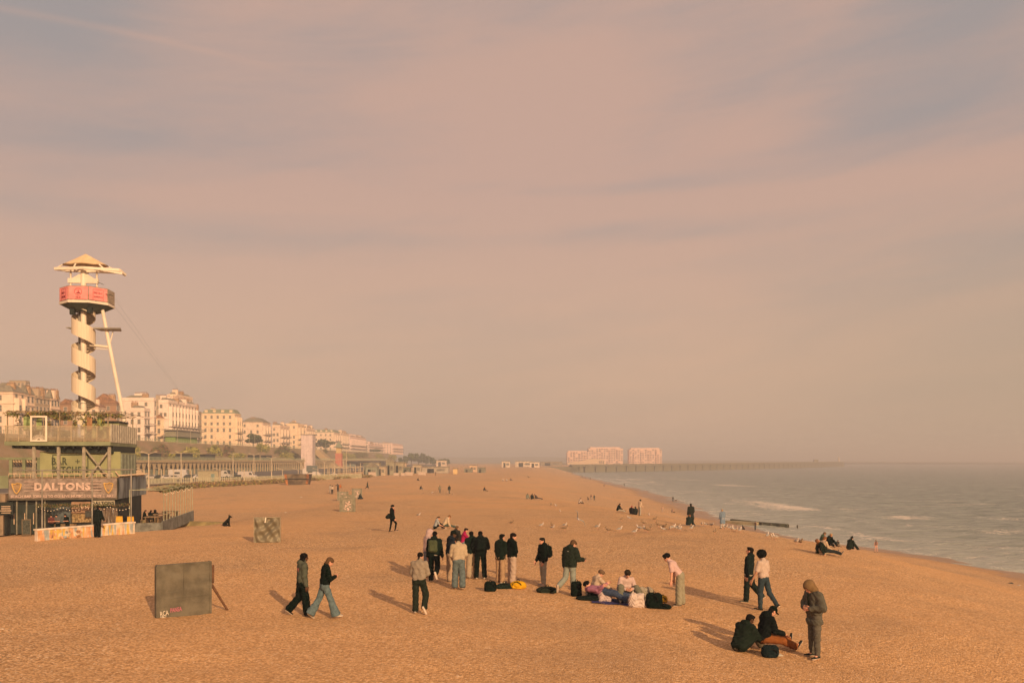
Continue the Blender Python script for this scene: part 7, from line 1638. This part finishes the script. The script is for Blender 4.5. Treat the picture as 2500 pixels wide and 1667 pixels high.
# ------------------------------------------------------------ gulls and dogs
def gull_parts(fly=False):
    f = Field(.02)
    if not fly:
        f.ell((0, 0, .19), (.065, .15, .068), rx(.18)); f.cap((0, .10, .22), (0, .155, .33), .045, .032); f.ell((0, .165, .345), (.034, .045, .034)); f.cap((0, -.12, .17), (0, -.22, .165), .035, .012)
    else: f.ell((0, 0, 0), (.06, .17, .06)); f.cap((0, .12, .01), (0, .22, .02), .04, .035); f.cap((0, -.13, 0), (0, -.24, 0), .035, .015)
    body = f.poly(.014); mb = MB()
    if not fly:
        w = Field(.02)
        for s in (-1, 1): w.cap((s * .055, .06, .215), (s * .045, -.15, .185), .036, .018); w.cap((s * .04, -.12, .19), (s * .02, -.27, .165), .018, .008)
        w.ell((0, -.02, .232), (.055, .11, .03)); wings = w.poly(.012)
        for s in (-1, 1): mb.tube((s * .028, .0, .14), (s * .03, .01, .0), .007, n=5); mb.bar((s * .03, -.0, .006), (s * .03, .06, .006), .04, .006)
    else:
        w = Field(.015)
        for s in (-1, 1):
            for t in (-.05, 0, .05): w.cap((s * .04, .03 + t, .02), (s * .34, .06 + t * .8, .20), .018, .014); w.cap((s * .34, .06 + t * .8, .20), (s * .62, -.08 + t * .3, .12), .016, .006)
        wings = w.poly(.014)
        for s in (-1, 1): mb.tube((s * .02, -.08, -.04), (s * .02, -.2, -.03), .007, n=5)
    bk = MB(); q = (0, .20, .342) if not fly else (0, .25, .02); bk.tube(q, (q[0], q[1] + .055, q[2] - .012), .012, .004, n=6)
    return body, wings, mb, bk
GW = mat('gull_white', (0.56, 0.48, 0.42), .8, .05, 20); GG = mat('gull_grey', (0.30, 0.29, 0.27), .8, .1, 20); GB = mat('gull_brown', (0.30, 0.21, 0.13), .9, .35, 30); GL = mat('gull_leg', (0.6, .3, .22), .6); GY = mat('gull_beak', (0.65, .35, .05), .5)
def make_gull(fly, young=False):
    b, w, lg, bk = gull_parts(fly); r = empty('gull', (0, 0, 0))
    np_mesh('body', b[0], b[1], [GB if young else GW], r); np_mesh('wings', w[0], w[1], [GB if young else GG], r); lg.build('legs', GL, r); bk.build('beak', GY, r); return r
G0 = make_gull(False); G1 = make_gull(True); G2 = make_gull(False, True)
spots = []
for (a, b_) in ((160, 305), (45, 510), (225, 515), (30, 205), (95, 215), (1040, 420), (1155, 405), (1435, 362), (1520, 420), (1365, 480), (855, 585), (695, 540), (1015, 575), (1230, 610), (1380, 570), (1465, 545), (1575, 510), (1655, 540), (1640, 570), (1740, 560), (1830, 560), (1885, 565), (2050, 555), (2195, 492), (2255, 495), (2335, 505), (1300, 560), (1420, 585), (1780, 548), (1855, 540)): spots.append((1340 + a * .17007, 1200 + b_ * .17007))
for (a, b_) in ((495, 487), (660, 430), (715, 458), (740, 452), (785, 470), (1100, 536), (1155, 545), (1190, 552), (1430, 606), (1480, 612), (1630, 592), (1875, 622), (590, 430), (620, 428), (690, 452)): spots.append((1640 + a * .21259, 1200 + b_ * .21259))
spots += [(1022, 1262), (1249, 1281), (1322, 1287), (1349, 1293), (1378, 1296), (1345, 1236), (1357, 1238), (1033, 1206), (1055, 1205), (1092, 1206), (1104, 1208), (1181, 1334)]
spots.sort(key=lambda q: q[0])
ordw = ['first', 'second', 'third', 'fourth', 'fifth', 'sixth', 'seventh', 'eighth', 'ninth', 'tenth', 'eleventh', 'twelfth', 'thirteenth', 'fourteenth', 'fifteenth', 'sixteenth', 'seventeenth', 'eighteenth', 'nineteenth']
def ordinal(k):
    if k < 19: return ordw[k]
    t = {2: 'twentieth', 3: 'thirtieth', 4: 'fortieth', 5: 'fiftieth', 6: 'sixtieth'}; w = {2: 'twenty', 3: 'thirty', 4: 'forty', 5: 'fifty', 6: 'sixty'}
    n = k + 1; return t[n // 10] if n % 10 == 0 else w[n // 10] + ' ' + ordw[n % 10 - 1]
rg = random.Random(12)
for k, (u, v) in enumerate(spots):
    young = rg.random() < .22; p = at(u, v); src = G2 if young else G0
    g = copy_tree(src); g.location = p; g.rotation_euler = (0, 0, rg.random() * 6.28); s = .92 + .25 * rg.random(); g.scale = (s, s, s)
    tag(g, ('mottled brown young' if young else 'white and grey') + ' gull on the shingle, the ' + ordinal(k) + ' gull from the left', 'gull', 'gulls scattered on the shingle')
for (u, v, hgt, a) in ((1411, 1306, 1.0, .6),):
    p = at(u, v); g = copy_tree(G1); g.location = p + Vector((0, 0, hgt)); g.rotation_euler = (.5, .9, a); g.scale = (1.1,) * 3; tag(g, 'gull in flight with raised wings low over the shingle', 'gull')
for src in (G0, G1, G2):
    for c in list(src.children): bpy.data.objects.remove(c)
    bpy.data.objects.remove(src)

def dog(label, u, v, s, rot, sitting, col, leash=None):
    p = at(u, v); root = empty('dog', tuple(p), rot, label, 'dog'); root.scale = (s,) * 3; f = Field(.03)
    if sitting:
        f.cap((0, -.18, .14), (0, .12, .46), .13, .10); f.ell((0, -.16, .13), (.14, .16, .13)); f.cap((0, .12, .46), (0, .18, .60), .075, .065); f.ell((0, .21, .66), (.075, .095, .075)); f.cap((0, .27, .65), (0, .36, .62), .045, .032)
        for q in (-1, 1): f.cap((q * .07, .12, .40), (q * .07, .16, .03), .045, .028); f.cap((q * .07, .16, .03), (q * .07, .22, .02), .028); f.cap((q * .11, -.14, .12), (q * .12, .04, .04), .07, .035); f.cap((q * .045, .17, .72), (q * .055, .14, .79), .024, .012)
        f.cap((0, -.28, .08), (0, -.42, .05), .03, .015)
    else:
        f.cap((0, .20, .46), (0, -.24, .47), .13, .10); f.cap((0, .26, .50), (0, .40, .63), .07, .06); f.ell((0, .45, .66), (.07, .09, .065)); f.cap((0, .5, .65), (0, .60, .62), .04, .03)
        for q in (-1, 1):
            f.cap((q * .08, .20, .42), (q * .08, .22, .20), .05, .03); f.cap((q * .08, .22, .20), (q * .08, .20, .02), .03, .022); f.cap((q * .08, .2, .02), (q * .08, .25, .02), .024)
            f.cap((q * .08, -.22, .42), (q * .09, -.14, .26), .07, .045); f.cap((q * .09, -.14, .26), (q * .09, -.28, .15), .04, .025); f.cap((q * .09, -.28, .15), (q * .09, -.27, .02), .025, .022); f.cap((q * .09, -.27, .02), (q * .09, -.21, .02), .024)
            f.cap((q * .045, .43, .72), (q * .055, .41, .78), .022, .01)
        f.cap((0, -.30, .50), (0, -.5, .62), .03, .015)
    V, Q = f.poly(.022, .003, 40); np_mesh('body', V, Q, [cloth(col)], root)
dog('black dog sitting on the shingle between the low ledge and the dented panel', 554, 1284, .95, R_(-100), True, (0.015, .02, .016))
dog('black shaggy dog at the end of the groyne', 1815, 1292, 1.0, R_(30), True, (0.02, .022, .018))
dog('brown dog walking by the water beside the far dark figure', 1650, 1224, 1.0, R_(-90), False, (0.12, .07, .04))
dog('tiny dark dog sitting left of two distant figures', 1436, 1220, 1.0, 0.5, True, (0.08, .06, .05))

# ------------------------------------------------------------ boards standing on the beach
def board(label, ua, va, ub, vb, ht, flat=None, name='board', prop=False, thick=.12, kind='plain', cat='panel', group=None, lean=0.0):
    a, b = at(ua, va), at(ub, vb)
    if flat is not None:
        b = Vector((px(ub, a.y + flat), a.y + flat, 0)); b.z = gz(b.x, b.y)
    d = b - a; d.z = 0; L = d.length; g = min(a.z, b.z) - .05
    root = empty(name, (a.x, a.y, g), math.atan2(d.y, d.x), label, cat, group); H = ht + (a.z + b.z) / 2 - g
    return root, L, H
# the big one in front
root, L, H = board('large square concrete grey panel with chalked tags and a timber prop', 383, 1508, 512, 1497, 1.42, None, 'panel')
slab = mat('grey_slab', (0.135, 0.118, 0.086), .9, .14, 2.2, bump=.8, bscale=5)
rows = []; nx, nz = 40, 36
rr = np.random.RandomState(8)
def dent(x, z): return .016 * math.sin(x * 7 + 2 * math.sin(z * 5)) * math.sin(z * 8 + x * 3) * (1 if z > .75 else .15) + (.035 * math.exp(-((x - .55 * L) / .10) ** 2 - ((z - .95) / .12) ** 2)) + .03 * math.exp(-((x - .80 * L) / .13) ** 2 - ((z - 1.05) / .16) ** 2)
for j in range(nz + 1):
    rows.append([(L * i / nx, dent(L * i / nx, H * j / nz), H * j / nz + (.05 * i / nx if j == nz else 0)) for i in range(nx + 1)])
mb = MB(); mb.loft(rows, False, False); mb.box(0, L, .045, .13, 0, H); mb.box(-.02, 0.0, -.02, .15, 0, H); mb.box(L, L + .05, -.03, .16, 0, H + .04); mb.box(0, L, -.01, .15, H, H + .03)
mb.box(L * .5 - .004, L * .5 + .004, -.012, .03, .62, H); mb.box(L * .1, L * .98, -.012, .03, .575, .583)
mb.build('slab', slab, root, fix=True)
mb = MB(); mb.bar((L + .08, .02, H * .95), (L + .09, .02, H * .60), .03, .04); mb.bar((L + .12, .04, H * .95), (L + .12, .04, H * .60), .03, .04); mb.bar((L + .05, .02, H * .58), (L + .58, .10, .02), .05, .05); mb.bar((L + .10, .08, H * .58), (L + .60, .16, .02), .03, .03); mb.build('prop', mat('red_brown_timber', (0.15, 0.075, 0.04), .85, .2, 5), root)
t = lettering('lettering', 'RCA', .13, mat('chalk_white', (0.75, .65, .52), .9), root, (.19, -.03, .20), width=.22, ext=.006); t.rotation_euler = (0, R_(-6), 0)
mb = MB(); mb.path([(.08, -.03, .10), (.17, -.03, .12), (.13, -.03, .08), (.24, -.03, .11)], .008, 4); mb.build('underline', mat('chalk_white', (0.75, .65, .52), .9), root)
t = lettering('lettering', 'PANSA', .12, mat('tag_pink', (0.60, .18, .25), .9), root, (.50, -.03, .27), width=.30, ext=.006); t.rotation_euler = (0, R_(-4), 0)
# dented sheet
root, L, H = board('square dented metal sheet panel standing mid beach left of the walking pair', 621, 1324, 684, 1322, 1.28, .15, 'panel')
rows = []
for j in range(41):
    z = H * j / 40; row = []
    for i in range(45):
        x = L * i / 44; w = .10 * math.sin(x * 5.0 + 2.4 * math.sin(z * 3.1 + 1) ) * math.sin(z * 6.0 + 1.6 * math.sin(x * 4.2)) + .03 * math.sin(x * 13 + z * 9); e = min(1, 9 * min(x / L, 1 - x / L, z / H, 1 - z / H) + .1)
        row.append((x, -.04 + w * e, z))
    rows.append(row)
mb = MB(); mb.loft(rows, False, False); o = mb.build('dented_sheet', mat('dull_sheet', (0.20, 0.17, 0.115), .55, .10, 1.6, metal=.25), root, smooth=True)
mb = MB(); mb.box(-.03, L + .03, .05, .12, 0, H + .02); mb.box(-.03, .01, -.05, .05, 0, H); mb.box(L - .01, L + .03, -.05, .05, 0, H); mb.box(0.01, L - .01, -.05, .05, H - .02, H + .02); mb.build('frame', mat('sheet_frame', (0.30, .24, .16), .8), root)
mb = MB(); mb.bar((L * .46, -.12, H), (L * .43, -.16, H * .8), .05, .03); mb.build('hook', WHITE, root)
# four framed boards
fw = mat('board_frame_grey', (0.21, 0.195, 0.14), .9, .12, 4); relief = mat('relief_pink', (0.62, 0.44, 0.37), .85, .1, 5); inner = mat('board_inner', (0.27, .235, .175), .9, .15, 6)
for i, (ua, ub, vb, ht, lab) in enumerate(((829, 868, 1249, 1.42, 'grey framed board with pale splashed relief, nearest and largest of four'), (833, 865, 1236, 1.35, 'grey framed board second from the front, partly hidden'), (823, 851, 1222, 1.5, 'grey framed board third from the front, leftmost of four'), (859, 884, 1218, 1.75, 'grey framed board with a pale pointed relief, rightmost of four'))):
    root, L, H = board(lab, ua, vb, ub, vb, ht, .1 + .1 * i, 'framed_board', group='framed boards on the beach', cat='framed board'); f_ = .18 * L
    mb = MB(); mb.box(0, f_, -.06, .06, 0, H); mb.box(L - f_, L, -.06, .06, 0, H); mb.box(f_, L - f_, -.06, .06, H - .12, H); mb.box(f_, L - f_, -.06, .06, 0, .10); mb.build('frame', fw, root)
    mb = MB(); mb.box(f_, L - f_, -.02, .03, .10, H - .12); mb.build('panel', inner, root)
    r = random.Random(40 + i); f = Field(.06)
    for k in range(16):
        t = k / 16; q = (L * (.5 + (r.random() - .5) * .42 * (1 - .5 * t if i in (0, 3) else 1)), -.03, .25 + (H - .6) * (t if i != 1 else r.random()))
        f.cap(q, (q[0] + (r.random() - .5) * .3, -.03, q[2] + (r.random() - .3) * .3), .03 + .05 * r.random(), .02 + .03 * r.random(), k=.03)
    V, Q = f.poly(.03, .01, 30, i); np_mesh('relief', V, Q, [relief], root)
# litter and loose flints
r = random.Random(5)
for k, (u, v, lab) in enumerate(((1001, 1428, ''), (30, 1538, ''), (756, 1351, ''), (2470, 1423, ''), (2493, 1428, ''), (1163, 1261, ''))): pass
for k, (u, v, c, lab, sz) in enumerate(((2468, 1424, (0.08, .08, .07), 'dark rag on the shingle at the right edge', .22), (2487, 1429, (0.5, .42, .34), 'pale scrap of litter at the right edge', .16), (697, 1251, (0.7, .6, .45), 'pale litter on the beach right of the dented panel', .16), (735, 1214, (0.7, .6, .5), 'pale scrap far left of the framed boards', .2), (1899, 1601, (0.55, .48, .38), 'crumpled silver wrapper beside the teal bag', .12), (4, 1536, (0.7, .55, .4), 'pale flint at the left edge of the foreground', .06))):
    p = at(u, v); f = Field(.02); f.ell((0, 0, sz * .15), (sz, sz * .6, sz * .25)); f.ell((sz * .4, sz * .2, sz * .2), (sz * .4, sz * .5, sz * .3)); V, Q = f.poly(.02, .01, 40, k); o = np_mesh('litter', V, Q, [cloth(c)], None, True, None, tuple(p)); tag(o, lab, 'litter')

# ------------------------------------------------------------ the hazy air
def build_haze():
    m = bpy.data.materials.new('haze_air'); m.use_nodes = True; t = m.node_tree; t.nodes.clear()
    o = t.nodes.new('ShaderNodeOutputMaterial'); p = t.nodes.new('ShaderNodeVolumePrincipled')
    p.inputs['Color'].default_value = (0.80, 0.79, 0.84, 1); p.inputs['Density'].default_value = 0.00072
    p.inputs['Anisotropy'].default_value = 0.0
    t.links.new(p.outputs[0], o.inputs['Volume'])
    mb = MB(); mb.box(-7000, 7000, -7000, 7000, -10.0, 44.0)
    tag(mb.build('haze', m), kind='stuff')
build_haze()
